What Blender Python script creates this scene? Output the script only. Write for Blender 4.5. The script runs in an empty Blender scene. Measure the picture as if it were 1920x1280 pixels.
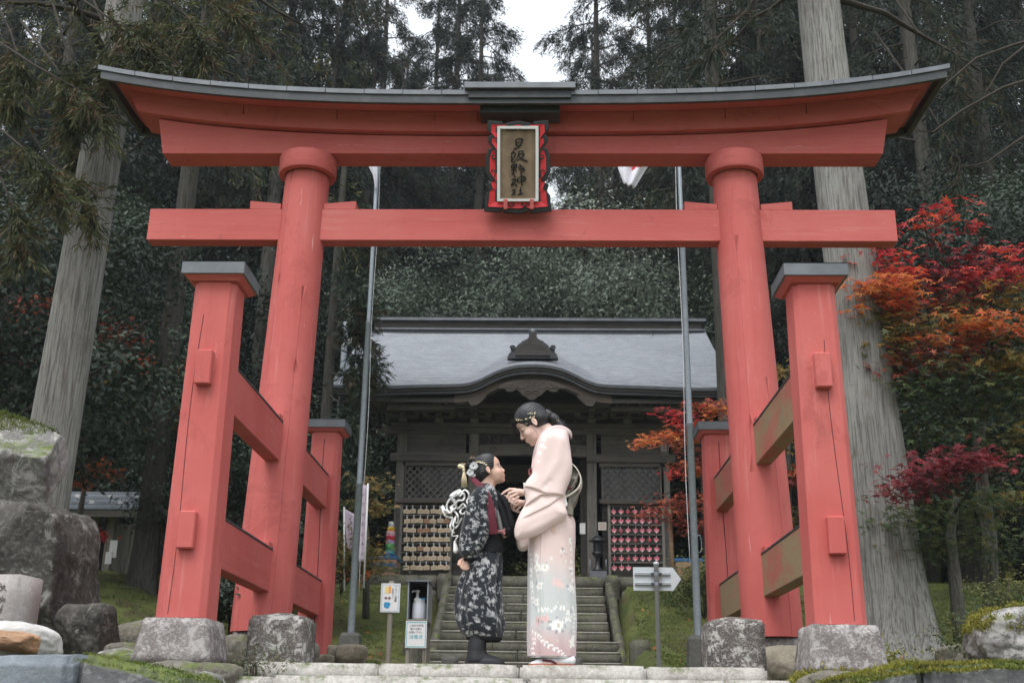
import bpy, bmesh, math, random
import numpy as np
from math import sin, cos, pi, radians, sqrt, atan2, tan
from mathutils import Vector, Matrix

S = bpy.context.scene
C = bpy.context.scene.collection
rng = np.random.default_rng(7)
random.seed(7)

# ------------------------------------------------------------------ camera
F_PX, PITCH, YAW, ROLL = 2087.8, radians(18.7255), radians(1.4395), radians(-0.72)
CAM = np.array([.1623, 0.0, -.3026])
_fw = np.array([-sin(YAW)*cos(PITCH), cos(YAW)*cos(PITCH), sin(PITCH)])
_r0 = np.array([cos(YAW), sin(YAW), 0.0])
_u0 = np.cross(_r0, _fw)
_R = _r0*cos(ROLL) - _u0*sin(ROLL)
_U = _u0*cos(ROLL) + _r0*sin(ROLL)
cd = bpy.data.cameras.new('camera')
cam = bpy.data.objects.new('camera', cd)
C.objects.link(cam)
cam.matrix_world = Matrix(((_R[0], _U[0], -_fw[0], CAM[0]), (_R[1], _U[1], -_fw[1], CAM[1]), (_R[2], _U[2], -_fw[2], CAM[2]), (0, 0, 0, 1)))
cd.sensor_width = 36
cd.lens = F_PX*36/1920
cd.clip_start = .05
cd.clip_end = 600
cd.dof.use_dof = True
cd.dof.focus_distance = 7.1
cd.dof.aperture_fstop = 5.0
S.camera = cam

# ------------------------------------------------------------------ light
W = bpy.data.worlds.new('World')
S.world = W
W.use_nodes = True
nt = W.node_tree
bg = nt.nodes['Background']
sky = nt.nodes.new('ShaderNodeTexSky')
sky.sky_type = 'NISHITA'
sky.sun_disc = False
sky.sun_elevation = radians(60)
sky.sun_rotation = radians(200)
sky.air_density = 1.0
sky.dust_density = 6.0
sky.ozone_density = 1.0
hs = nt.nodes.new('ShaderNodeHueSaturation')
hs.inputs['Saturation'].default_value = .28
hs.inputs['Value'].default_value = 1.0
nt.links.new(sky.outputs[0], hs.inputs['Color'])
# an even cloud layer over most of the sky
ov = nt.nodes.new('ShaderNodeMix')
ov.data_type = 'RGBA'
ov.inputs[0].default_value = .75
tcw = nt.nodes.new('ShaderNodeTexCoord')
spw = nt.nodes.new('ShaderNodeSeparateXYZ')
nt.links.new(tcw.outputs['Generated'], spw.inputs[0])
gr = nt.nodes.new('ShaderNodeMapRange')      # overcast sky: three times brighter overhead than at the horizon
gr.inputs['To Min'].default_value = .34
gr.inputs['To Max'].default_value = 1.0
nt.links.new(spw.outputs[2], gr.inputs['Value'])
vm = nt.nodes.new('ShaderNodeVectorMath')
vm.operation = 'SCALE'
vm.inputs[0].default_value = (7.3, 7.75, 8.3)
nt.links.new(gr.outputs[0], vm.inputs['Scale'])
nt.links.new(vm.outputs[0], ov.inputs[7])
nt.links.new(hs.outputs[0], ov.inputs[6])
nt.links.new(ov.outputs[2], bg.inputs['Color'])
bg.inputs['Strength'].default_value = .15
sd = bpy.data.lights.new('sun', 'SUN')
sun = bpy.data.objects.new('sun', sd)
C.objects.link(sun)
sd.energy = 1.0
sd.angle = radians(30)
sd.color = (1.0, .98, .96)
# light comes from the open sky behind the photographer, high up
az, el = radians(200), radians(60)
dv = Vector((sin(az)*cos(el), cos(az)*cos(el), sin(el)))
sun.rotation_euler = dv.to_track_quat('Z', 'Y').to_euler()
S.view_settings.view_transform = 'Standard'
S.view_settings.look = 'None'
S.view_settings.exposure = 0.95
S.view_settings.gamma = 1
S.view_settings.use_curve_mapping = False
S.cycles.max_bounces = 6
S.cycles.diffuse_bounces = 3
S.cycles.glossy_bounces = 2
S.cycles.transmission_bounces = 4
S.cycles.transparent_max_bounces = 6


def P(px, py, Y):
    """the point of the place seen at photo pixel (px, py) at distance Y"""
    d = _fw + _R*(px-960)/F_PX - _U*(py-640)/F_PX
    return CAM + d*Y/d[1]


# ------------------------------------------------------------------ object helpers
def link(o, parent=None):
    C.objects.link(o)
    if parent is not None:
        o.parent = parent
    return o


def tag(o, label=None, cat=None, group=None, kind=None):
    if label: o['label'] = label
    if cat: o['category'] = cat
    if group: o['group'] = group
    if kind: o['kind'] = kind
    return o


def empty(name, loc=(0, 0, 0), rz=0.0, label=None, cat=None, group=None):
    o = bpy.data.objects.new(name, None)
    o.empty_display_size = .1
    C.objects.link(o)
    o.location = loc
    o.rotation_euler = (0, 0, rz)
    return tag(o, label, cat, group)


def mesh_fast(name, V, Fq, smooth=False, attrs=None):
    """V (n,3) array, Fq (m,k) int array with equal-size polygons"""
    me = bpy.data.meshes.new(name)
    V = np.ascontiguousarray(V, dtype=np.float32)
    Fq = np.ascontiguousarray(Fq, dtype=np.int32)
    m, k = Fq.shape
    me.vertices.add(len(V))
    me.vertices.foreach_set('co', V.ravel())
    me.loops.add(m*k)
    me.loops.foreach_set('vertex_index', Fq.ravel())
    me.polygons.add(m)
    me.polygons.foreach_set('loop_start', np.arange(0, m*k, k, dtype=np.int32))
    me.polygons.foreach_set('loop_total', np.full(m, k, dtype=np.int32))
    if smooth:
        me.polygons.foreach_set('use_smooth', np.ones(m, dtype=bool))
    me.update(calc_edges=True)
    for an, (typ, arr) in (attrs or {}).items():
        if typ == 'UV':
            uv = me.uv_layers.new(name=an)
            uv.data.foreach_set('uv', np.ascontiguousarray(arr[Fq.ravel()], dtype=np.float32).ravel())
        else:
            a = me.attributes.new(an, typ, 'POINT')
            key = 'value' if typ == 'FLOAT' else 'color'
            a.data.foreach_set(key, np.ascontiguousarray(arr, dtype=np.float32).ravel())
    return me


def obj_fast(name, V, Fq, mat, parent=None, smooth=False, attrs=None):
    me = mesh_fast(name, V, Fq, smooth, attrs)
    o = bpy.data.objects.new(name, me)
    if mat is not None: me.materials.append(mat)
    return link(o, parent)


class MB:
    """collects simple solids and builds them as ONE mesh object"""
    def __init__(s): s.v = []; s.f = []; s.sm = []

    def add(s, V, Fc, smooth=False, M=None):
        n = len(s.v)
        for p in V:
            p = Vector(p)
            if M is not None: p = M @ p
            s.v.append((p.x, p.y, p.z))
        for f in Fc:
            s.f.append([i+n for i in f]); s.sm.append(smooth)
        return s

    def box(s, x0, x1, y0, y1, z0, z1, ch=0.0, M=None):
        if ch <= 0:
            V = [(x, y, z) for x in (x0, x1) for y in (y0, y1) for z in (z0, z1)]
            Fc = [(0, 1, 3, 2), (4, 6, 7, 5), (0, 4, 5, 1), (2, 3, 7, 6), (0, 2, 6, 4), (1, 5, 7, 3)]
            return s.add(V, Fc, False, M)
        # chamfered box from 24 points
        V = []; idx = {}
        for ix, (X, sx) in enumerate(((x0, 1), (x1, -1))):
            for iy, (Y, sy) in enumerate(((y0, 1), (y1, -1))):
                for iz, (Z, sz) in enumerate(((z0, 1), (z1, -1))):
                    for a in range(3):
                        p = [X+sx*ch, Y+sy*ch, Z+sz*ch]
                        p[a] = (X, Y, Z)[a]
                        idx[(ix, iy, iz, a)] = len(V); V.append(tuple(p))
        Fc = []
        for a in range(3):
            b, c = [(1, 2), (0, 2), (0, 1)][a]
            for side in (0, 1):
                q = []
                for (u, w) in ((0, 0), (1, 0), (1, 1), (0, 1)):
                    k = [0, 0, 0]; k[a] = side; k[b] = u; k[c] = w
                    q.append(idx[(k[0], k[1], k[2], a)])
                Fc.append(q)
        for c in range(3):           # edge faces along axis c
            a, b = [(1, 2), (0, 2), (0, 1)][c]
            for ua in (0, 1):
                for ub in (0, 1):
                    q = []
                    for e, ax in ((0, a), (0, b), (1, b), (1, a)):
                        k = [0, 0, 0]; k[a] = ua; k[b] = ub; k[c] = e
                        q.append(idx[(k[0], k[1], k[2], ax)])
                    Fc.append(q)
        for ix in (0, 1):
            for iy in (0, 1):
                for iz in (0, 1):
                    Fc.append([idx[(ix, iy, iz, a)] for a in range(3)])
        return s.add(V, Fc, False, M)

    def lathe(s, prof, n=24, M=None, cap=True, smooth=True):
        V = []; Fc = []
        for (r, z) in prof:
            for i in range(n):
                a = 2*pi*i/n
                V.append((r*cos(a), r*sin(a), z))
        for j in range(len(prof)-1):
            for i in range(n):
                k = (i+1) % n
                Fc.append((j*n+i, j*n+k, (j+1)*n+k, (j+1)*n+i))
        s.add(V, Fc, smooth, M)
        if cap:
            L = len(prof)-1
            s.add([V[i] for i in range(n)], [list(range(n))[::-1]], False, M)
            s.add([V[L*n+i] for i in range(n)], [list(range(n))], False, M)
        return s

    def tube(s, pts, r, n=8, smooth=True, closed=False):
        """round tube along points; r number or list"""
        pts = [Vector(p) for p in pts]
        m = len(pts)
        if m < 2: return s
        rr = r if hasattr(r, '__len__') else [r]*m
        V = []; Fc = []
        t0 = (pts[1]-pts[0]).normalized()
        nrm = t0.orthogonal().normalized()
        for i, p in enumerate(pts):
            t = (pts[min(i+1, m-1)]-pts[max(i-1, 0)])
            if t.length < 1e-9: t = t0
            t.normalize()
            nrm = (nrm - t*nrm.dot(t))
            if nrm.length < 1e-6: nrm = t.orthogonal()
            nrm.normalize()
            b = t.cross(nrm)
            for k in range(n):
                a = 2*pi*k/n
                V.append(p + (nrm*cos(a)+b*sin(a))*rr[i])
        for i in range(m-1):
            for k in range(n):
                k2 = (k+1) % n
                Fc.append((i*n+k, i*n+k2, (i+1)*n+k2, (i+1)*n+k))
        Fc.append(list(range(n))[::-1]); Fc.append([(m-1)*n+k for k in range(n)])
        return s.add(V, Fc, smooth)

    def prism(s, poly, y0, y1, M=None, smooth=False):
        """polygon of (x,z) points extruded from y0 to y1"""
        n = len(poly)
        V = [(x, y0, z) for x, z in poly]+[(x, y1, z) for x, z in poly]
        Fc = [list(range(n)), list(range(n, 2*n))[::-1]]
        s.add(V, Fc, False, M)
        return s.add(V, [(i, i+n, (i+1) % n+n, (i+1) % n) for i in range(n)], smooth, M)

    def build(s, name, mat, parent=None, loc=None, rz=0.0, weld=True):
        me = bpy.data.meshes.new(name)
        me.from_pydata(s.v, [], s.f)
        me.polygons.foreach_set('use_smooth', s.sm)
        bm = bmesh.new(); bm.from_mesh(me)
        if weld: bmesh.ops.remove_doubles(bm, verts=bm.verts, dist=1e-5)
        bmesh.ops.recalc_face_normals(bm, faces=bm.faces)
        bm.to_mesh(me); bm.free()
        me.update()
        if mat is not None: me.materials.append(mat)
        o = bpy.data.objects.new(name, me)
        if loc is not None: o.location = loc
        o.rotation_euler = (0, 0, rz)
        return link(o, parent)


def bevel(o, w=.006, seg=2, ang=30):
    m = o.modifiers.new('bevel', 'BEVEL')
    m.width = w; m.segments = seg; m.limit_method = 'ANGLE'; m.angle_limit = radians(ang)
    m.harden_normals = False
    return o


def copy_tree(o, parent=None, **kw):
    c = o.copy(); C.objects.link(c)
    if parent is not None: c.parent = parent
    for ch in list(o.children):
        copy_tree(ch, c)
    return c


def vnoise(P3, scale=1.0, seed=0, octaves=3):
    """value noise on (n,3) points, about -1..1"""
    P3 = np.asarray(P3, dtype=np.float64)*scale
    out = np.zeros(len(P3)); amp = 1.0; tot = 0
    for o in range(octaves):
        Q = P3*(2**o)+seed*17.13+o*5.7
        I = np.floor(Q).astype(np.int64); f = Q-I; f = f*f*(3-2*f)
        acc = np.zeros(len(P3))
        for dx in (0, 1):
            for dy in (0, 1):
                for dz in (0, 1):
                    h = (I[:, 0]+dx)*374761393+(I[:, 1]+dy)*668265263+(I[:, 2]+dz)*2147483647*3+seed*69069
                    h = (h ^ (h >> 13))*1274126177
                    h = ((h ^ (h >> 16)) & 0xffffff)/float(0xffffff)
                    w = (f[:, 0] if dx else 1-f[:, 0])*(f[:, 1] if dy else 1-f[:, 1])*(f[:, 2] if dz else 1-f[:, 2])
                    acc += h*w
        out += (acc*2-1)*amp; tot += amp; amp *= .5
    return out/tot


# ------------------------------------------------------------------ materials
def sr(r, g, b):
    """sRGB 0-255 to linear rgba"""
    f = lambda c: (c/255/12.92) if c/255 <= .04045 else ((c/255+.055)/1.055)**2.4
    return (f(r), f(g), f(b), 1)


class NM:
    """small node material builder: a base colour with layers mixed over it"""
    def __init__(s, name, base, rough=.7, coord='Object', spec=.3):
        s.m = bpy.data.materials.new(name); s.m.use_nodes = True
        s.t = s.m.node_tree; s.n = s.t.nodes; s.l = s.t.links
        s.b = s.n['Principled BSDF']
        s.b.inputs['Roughness'].default_value = rough
        s.b.inputs['Specular IOR Level'].default_value = spec
        tc = s.n.new('ShaderNodeTexCoord'); s.tc = tc.outputs[coord]; s.tcn = tc
        rgb = s.n.new('ShaderNodeRGB'); rgb.outputs[0].default_value = base
        s.col = rgb.outputs[0]
        s.h = None

    def map(s, scale=(1, 1, 1), rot=(0, 0, 0), coord=None):
        mp = s.n.new('ShaderNodeMapping')
        mp.inputs['Scale'].default_value = scale
        mp.inputs['Rotation'].default_value = rot
        s.l.new(s.tcn.outputs[coord] if coord else s.tc, mp.inputs['Vector'])
        return mp.outputs[0]

    def noise(s, scale=5, detail=5, rough=.6, vec=(1, 1, 1), dist=0.0, coord=None):
        nn = s.n.new('ShaderNodeTexNoise')
        nn.inputs['Scale'].default_value = scale; nn.inputs['Detail'].default_value = detail
        nn.inputs['Roughness'].default_value = rough; nn.inputs['Distortion'].default_value = dist
        s.l.new(s.map(vec, coord=coord), nn.inputs['Vector'])
        return nn.outputs[0]

    def vor(s, scale=5, vec=(1, 1, 1), feature='F1', out='Distance', rnd=1.0):
        nn = s.n.new('ShaderNodeTexVoronoi'); nn.feature = feature
        nn.inputs['Scale'].default_value = scale; nn.inputs['Randomness'].default_value = rnd
        s.l.new(s.map(vec), nn.inputs['Vector'])
        return nn.outputs[out]

    def wave(s, scale=5, dist=3, vec=(1, 1, 1), dirn='X', detail=2):
        nn = s.n.new('ShaderNodeTexWave'); nn.bands_direction = dirn
        nn.inputs['Scale'].default_value = scale; nn.inputs['Distortion'].default_value = dist
        nn.inputs['Detail'].default_value = detail
        s.l.new(s.map(vec), nn.inputs['Vector'])
        return nn.outputs['Fac']

    def attr(s, name, out='Fac'):
        a = s.n.new('ShaderNodeAttribute'); a.attribute_name = name
        return a.outputs[out]

    def rnd(s):
        return s.n.new('ShaderNodeObjectInfo').outputs['Random']

    def ramp(s, src, lo, hi, inv=False):
        mr = s.n.new('ShaderNodeMapRange')
        mr.inputs['From Min'].default_value = lo; mr.inputs['From Max'].default_value = hi
        if inv: mr.inputs['To Min'].default_value = 1; mr.inputs['To Max'].default_value = 0
        mr.clamp = True
        s.l.new(src, mr.inputs['Value'])
        return mr.outputs[0]

    def mul(s, a, b, op='MULTIPLY'):
        m = s.n.new('ShaderNodeMath'); m.operation = op
        for i, q in enumerate((a, b)):
            if isinstance(q, (int, float)): m.inputs[i].default_value = q
            else: s.l.new(q, m.inputs[i])
        return m.outputs[0]

    def mix(s, fac, color, blend='MIX', amt=1.0):
        if amt != 1.0: fac = s.mul(fac, amt)
        m = s.n.new('ShaderNodeMix'); m.data_type = 'RGBA'; m.blend_type = blend
        s.l.new(fac, m.inputs[0]); s.l.new(s.col, m.inputs[6])
        if isinstance(color, (tuple, list)): m.inputs[7].default_value = color
        else: s.l.new(color, m.inputs[7])
        s.col = m.outputs[2]
        return s

    def nz(s):
        """up-facing amount (world normal z)"""
        g = s.n.new('ShaderNodeNewGeometry')
        sp = s.n.new('ShaderNodeSeparateXYZ'); s.l.new(g.outputs['Normal'], sp.inputs[0])
        return sp.outputs[2]

    def bump(s, src, strength=.3, dist=.02):
        b = s.n.new('ShaderNodeBump'); b.inputs['Strength'].default_value = strength
        b.inputs['Distance'].default_value = dist
        s.l.new(src, b.inputs['Height'])
        if s.h is not None: s.l.new(s.h, b.inputs['Normal'])
        s.h = b.outputs[0]
        return s

    def done(s, **kw):
        s.l.new(s.col, s.b.inputs['Base Color'])
        if s.h is not None: s.l.new(s.h, s.b.inputs['Normal'])
        for k, v in kw.items():
            s.b.inputs[k.replace('_', ' ')].default_value = v
        return s.m


M = {}
def plain(name, c, rough=.6, spec=.3, var=.12, scale=18, bump=.05, **kw):
    n = NM(name, c, rough, spec=spec)
    d = tuple(x*(1-var*2.2) for x in c[:3])+(1,)
    n.mix(n.ramp(n.noise(scale, 4), .35, .7), d, amt=.8)
    if bump: n.bump(n.noise(scale*3, 3), bump, .004)
    return n.done(**kw)

# vermilion painted timber, faded, with grain, rubbed patches and grime
def red_paint(name, grain, c=(.50, .108, .098, 1), dirt=.95):
    n = NM(name, c, .72, spec=.25)
    n.mix(n.ramp(n.noise(1.3, 5), .35, .7), (.57, .155, .140, 1), amt=.8)
    n.mix(n.ramp(n.noise(7, 6, .7, grain), .52, .75), (.42, .078, .072, 1), amt=.7)
    n.mix(n.ramp(n.noise(22, 5, .6, grain), .58, .7), (.62, .25, .22, 1), amt=.35)
    n.mix(n.ramp(n.noise(3.1, 8, .8), .62, .78), (.20, .055, .045, 1), amt=dirt)
    n.mix(n.ramp(n.noise(34, 4, .6, grain), .70, .74), (.72, .50, .46, 1), amt=.5)
    n.mix(n.ramp(n.noise(60, 3, .5), .70, .76), (.66, .46, .42, 1), amt=.35)
    n.mix(n.ramp(n.noise(1.6, 7, .8, dist=.8), .56, .62), (.43, .095, .085, 1), amt=.6)
    n.mix(n.ramp(n.noise(2.4, 6, .75, (grain[0]**.5, 1, grain[2]**.5)), .60, .74), (.26, .085, .072, 1), amt=.6)
    n.bump(n.noise(30, 6, .6, grain), .45, .005)
    n.bump(n.noise(2.2, 2), .15, .02)
    return n.done()
M['red_v'] = red_paint('vermilion_upright', (1, 1, .07))
M['red_h'] = red_paint('vermilion_crossbeam', (.07, 1, 1))
M['red_y'] = red_paint('vermilion_brace', (1, .07, 1), (.48, .10, .09, 1))
n = NM('bare_brace', (.42, .13, .10, 1), .8)
n.mix(n.ramp(n.noise(2.5, 5, .6, (1, .5, 1)), .42, .55), (.30, .22, .13, 1))
n.mix(n.ramp(n.noise(9, 5, .7, (1, .3, .2)), .5, .7), (.22, .19, .11, 1), amt=.8)
n.mix(n.ramp(n.noise(14, 5, .7, (1, .2, 1)), .55, .7), (.38, .09, .06, 1), amt=.5)
n.bump(n.noise(30, 6, .6, (1, .1, 1)), .3, .004)
M['brace_bare'] = n.done()
n = NM('grey_sheet_metal', (.12, .13, .145, 1), .5, spec=.5)
n.mix(n.ramp(n.noise(4, 5, .7), .4, .7), (.19, .205, .22, 1), amt=.8)
n.mix(n.ramp(n.noise(16, 5, .7), .6, .75), (.08, .085, .09, 1), amt=.5)
M['metal'] = n.done(Metallic=.25)
n = NM('dark_sheet_metal', (.045, .05, .055, 1), .55, spec=.4)
n.mix(n.ramp(n.noise(6, 5, .7), .45, .7), (.085, .09, .095, 1), amt=.7)
M['metal_dark'] = n.done()
n = NM('galvanised_steel', (.30, .33, .36, 1), .42, spec=.5)
n.mix(n.ramp(n.vor(30), .2, .6), (.22, .25, .28, 1), amt=.6)
n.mix(n.ramp(n.noise(3, 5, .7), .5, .7), (.15, .17, .19, 1), amt=.4)
M['steel'] = n.done(Metallic=.5)
def wood(name, c, c2, dark, grain=(1, 1, .06), rough=.85):
    n = NM(name, c, rough, spec=.2)
    n.mix(n.ramp(n.noise(5, 6, .7, grain), .4, .65), c2)
    n.mix(n.ramp(n.noise(24, 6, .7, grain), .52, .68), dark, amt=.75)
    n.mix(n.ramp(n.noise(1.7, 5, .7), .55, .75), dark, amt=.45)
    n.bump(n.noise(28, 6, .7, grain), .5, .006)
    return n.done()
M['wood_v'] = wood('weathered_timber_upright', (.16, .148, .133, 1), (.25, .235, .21, 1), (.035, .031, .028, 1))
M['wood_h'] = wood('weathered_timber_beam', (.125, .115, .102, 1), (.18, .168, .152, 1), (.028, .025, .022, 1), (.06, 1, 1))
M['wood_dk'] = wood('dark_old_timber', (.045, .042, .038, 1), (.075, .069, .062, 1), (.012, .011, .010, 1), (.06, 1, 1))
M['carving'] = wood('dark_carved_timber', (.055, .048, .041, 1), (.085, .075, .065, 1), (.022, .019, .016, 1), (.06, 1, 1))
M['wood_brown'] = wood('brown_barge_timber', (.075, .060, .048, 1), (.105, .085, .07, 1), (.035, .028, .022, 1), (.06, 1, 1))
M['wood_post'] = wood('grey_post_timber', (.22, .20, .165, 1), (.29, .27, .23, 1), (.09, .08, .065, 1))
M['wood_plank'] = wood('tan_board_timber', (.30, .19, .12, 1), (.36, .24, .16, 1), (.16, .10, .07, 1), (.06, 1, 1))
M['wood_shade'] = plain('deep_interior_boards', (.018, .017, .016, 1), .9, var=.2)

def stone(name, c, pale, dark, sc=1.0, moss=0.0, rough=.88, speck=.6, lich=.6, lo=.5):
    n = NM(name, c, rough, spec=.25)
    n.mix(n.ramp(n.noise(2.2*sc, 6, .65), .38, .66), dark, amt=.85)
    n.mix(n.ramp(n.noise(60*sc, 3, .6), .5, .62), pale, amt=speck*.6)
    n.mix(n.ramp(n.noise(90*sc, 2, .5), .58, .66), dark, amt=speck*.7)
    n.mix(n.ramp(n.noise(13*sc, 8, .75, dist=.6), lo, lo+.06), pale, amt=lich)
    if moss:
        up = n.ramp(n.nz(), .35, .8)
        mm = n.mul(up, n.ramp(n.noise(6*sc, 5, .7), .62-moss*.35, .72-moss*.3))
        n.mix(mm, (.085, .115, .03, 1))
        n.mix(n.mul(mm, n.ramp(n.noise(45*sc, 3), .45, .6)), (.16, .19, .055, 1), amt=.8)
    n.bump(n.noise(7*sc, 8, .7), .55, .03/sc)
    n.bump(n.noise(70*sc, 4, .7), .5, .005)
    return n.done()
M['granite'] = stone('pale_granite', (.44, .42, .39, 1), (.62, .60, .56, 1), (.24, .22, .19, 1), moss=.25, lich=.35)
M['granite_lichen'] = stone('lichen_spotted_stone', (.13, .115, .105, 1), (.46, .45, .42, 1), (.055, .048, .046, 1), 1.2, lich=.9, lo=.52)
M['granite_foot'] = stone('chiselled_granite', (.24, .215, .205, 1), (.52, .50, .48, 1), (.11, .09, .09, 1), 1.2, lich=.5)
M['boulder'] = stone('brown_grey_boulder', (.17, .155, .125, 1), (.27, .255, .22, 1), (.075, .066, .052, 1), .9, moss=.25, lich=.35)
M['boulder_dark'] = stone('dark_stained_boulder', (.085, .078, .068, 1), (.30, .29, .275, 1), (.030, .028, .026, 1), .5, moss=.2, speck=.3, lich=.7, lo=.56)
M['boulder_pale'] = stone('pale_blotched_boulder', (.24, .235, .225, 1), (.48, .47, .45, 1), (.06, .056, .052, 1), .55, moss=.35, speck=.3, lich=.6, lo=.5)
M['rock_blue'] = stone('blue_grey_split_rock', (.20, .225, .25, 1), (.36, .385, .40, 1), (.075, .085, .10, 1), .6, moss=.1, speck=.2, lich=.4, lo=.55)
M['rock_blue_moss'] = stone('grey_rock_moss_topped', (.16, .16, .165, 1), (.33, .33, .33, 1), (.045, .045, .048, 1), .8, moss=1.7, speck=.2, lich=.5, lo=.52)
M['rock_white'] = stone('white_rock', (.55, .545, .52, 1), (.68, .67, .64, 1), (.36, .345, .32, 1), .5, speck=.15, lich=.3)
M['rock_rust'] = stone('rust_brown_rock', (.42, .24, .13, 1), (.50, .36, .24, 1), (.18, .10, .06, 1), .7, speck=.2, lich=.3)
M['monument'] = stone('polished_pink_granite', (.36, .33, .315, 1), (.42, .40, .39, 1), (.27, .24, .235, 1), .9, speck=.9, lich=.2, rough=.6)
M['step_stone'] = stone('mossy_step_stone', (.105, .098, .075, 1), (.20, .19, .16, 1), (.048, .050, .034, 1), .9, moss=.3, lich=.25)
M['step_top'] = stone('worn_lit_step_edge', (.30, .285, .25, 1), (.38, .36, .32, 1), (.18, .17, .14, 1), .9, moss=.2, lich=.3)
M['concrete'] = stone('old_dark_concrete', (.10, .098, .09, 1), (.17, .165, .15, 1), (.055, .052, .048, 1), .9, moss=.2, lich=.3)

n = NM('moss_ground', (.075, .092, .032, 1), .95, spec=.1)
n.mix(n.ramp(n.noise(1.1, 6, .7), .40, .62), (.14, .155, .05, 1))
n.mix(n.ramp(n.noise(.8, 5, .7, dist=1), .52, .66), (.085, .064, .042, 1), amt=.95)
n.mix(n.ramp(n.noise(9, 6, .7), .5, .7), (.035, .042, .018, 1), amt=.6)
n.mix(n.ramp(n.noise(40, 3), .6, .7), (.17, .18, .07, 1), amt=.35)
n.bump(n.noise(5, 8, .75), .8, .08)
n.bump(n.noise(50, 4), .7, .012)
M['moss'] = n.done()
n = NM('path_earth', (.16, .145, .12, 1), .95, spec=.1)
n.mix(n.ramp(n.noise(2, 6, .7), .4, .65), (.09, .08, .06, 1))
n.mix(n.ramp(n.noise(60, 3), .5, .65), (.26, .24, .20, 1), amt=.5)
n.bump(n.noise(40, 4), .6, .01)
M['earth'] = n.done()

# bark: vertical fibrous ridges
def bark(name, c, pale, dark, sc=1.0):
    n = NM(name, c, .9, spec=.15)
    n.mix(n.ramp(n.noise(1.0*sc, 5, .7, (1, 1, .3)), .4, .62), pale)
    n.mix(n.ramp(n.noise(58*sc, 6, .75, (1, 1, .035), dist=.2), .49, .57), dark, amt=.7)
    n.mix(n.ramp(n.noise(24*sc, 6, .75, (1, 1, .05), dist=.4), .54, .62), dark, amt=.6)
    n.mix(n.ramp(n.noise(3.5*sc, 5, .7, (1, 1, .5)), .56, .70), (.13, .095, .070, 1), amt=.5)
    n.mix(n.ramp(n.noise(40*sc, 4, .7, (1, 1, .05)), .55, .7), pale, amt=.5)
    n.mix(n.ramp(n.noise(2.5, 5, .7), .6, .72), (.075, .085, .06, 1), amt=.4)
    n.bump(n.noise(26*sc, 7, .75, (1, 1, .06), dist=.3), 1.0, .03)
    n.bump(n.noise(70*sc, 4, .7, (1, 1, .06)), .6, .008)
    return n.done()
M['bark'] = bark('cedar_bark', (.24, .232, .215, 1), (.36, .355, .33, 1), (.085, .075, .068, 1))
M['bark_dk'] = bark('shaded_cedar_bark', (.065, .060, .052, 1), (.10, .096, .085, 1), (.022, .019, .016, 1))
M['bark_thin'] = bark('smooth_young_bark', (.11, .10, .085, 1), (.20, .195, .18, 1), (.05, .045, .038, 1), .8)
M['twig'] = plain('dark_twig_bark', (.045, .038, .030, 1), .9)

def leafmat(name, cols, rough=.55, trans=.25, spec=.3):
    """leaf colour chosen per leaf by the 'rnd' attribute, plus clump-scale drift"""
    n = NM(name, cols[0], rough, spec=spec)
    r = n.attr('rnd')
    k = len(cols)
    for i, c in enumerate(cols[1:], 1):
        n.mix(n.ramp(r, (i-.5)/k-.02, (i-.5)/k+.12), c)
    n.mix(n.ramp(n.noise(.9, 4, .6), .45, .68), tuple(x*.55 for x in cols[0][:3])+(1,), amt=.6)
    n.l.new(n.col, n.b.inputs['Base Color'])
    if trans:
        tr = n.n.new('ShaderNodeBsdfTranslucent'); n.l.new(n.col, tr.inputs['Color'])
        mx = n.n.new('ShaderNodeMixShader'); mx.inputs[0].default_value = trans
        n.l.new(n.b.outputs[0], mx.inputs[1]); n.l.new(tr.outputs[0], mx.inputs[2])
        out = n.n['Material Output']; n.l.new(mx.outputs[0], out.inputs['Surface'])
    return n.m
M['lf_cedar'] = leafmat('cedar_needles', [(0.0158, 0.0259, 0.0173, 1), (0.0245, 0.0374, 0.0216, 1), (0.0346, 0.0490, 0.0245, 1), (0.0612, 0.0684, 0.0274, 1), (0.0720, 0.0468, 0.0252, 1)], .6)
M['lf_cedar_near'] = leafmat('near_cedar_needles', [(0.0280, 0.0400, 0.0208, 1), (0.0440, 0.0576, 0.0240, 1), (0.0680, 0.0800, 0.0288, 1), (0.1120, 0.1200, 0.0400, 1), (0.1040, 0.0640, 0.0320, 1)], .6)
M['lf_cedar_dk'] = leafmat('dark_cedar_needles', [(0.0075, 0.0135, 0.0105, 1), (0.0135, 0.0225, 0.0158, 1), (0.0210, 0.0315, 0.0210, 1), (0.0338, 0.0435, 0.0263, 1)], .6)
M['lf_broad'] = leafmat('evergreen_leaves', [(0.0144, 0.0272, 0.0192, 1), (0.0240, 0.0416, 0.0264, 1), (0.0416, 0.0640, 0.0384, 1), (0.0600, 0.0840, 0.0480, 1)], .5, .2, .3)
M['lf_broad_dk'] = leafmat('darker_evergreen_leaves', [(.010, .019, .014, 1), (.018, .031, .021, 1), (.030, .047, .031, 1), (.055, .078, .05, 1)], .55, .15, .25)  # darker leaf variety for the largest evergreens
M['lf_broad_pale'] = leafmat('silvery_evergreen_leaves', [(0.0360, 0.0560, 0.0384, 1), (0.0760, 0.1080, 0.0736, 1), (0.1360, 0.1720, 0.1240, 1), (0.2160, 0.2560, 0.2000, 1)], .5, .2, .3)
M['lf_red'] = leafmat('scarlet_maple_leaves', [(.50, .035, .040, 1), (.62, .060, .050, 1), (.36, .025, .04, 1), (.66, .12, .06, 1)], .55, .45)
M['lf_crimson'] = leafmat('dark_crimson_maple_leaves', [(.15, .018, .028, 1), (.20, .024, .032, 1), (.30, .035, .042, 1), (.075, .010, .016, 1)], .55, .3)
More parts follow.
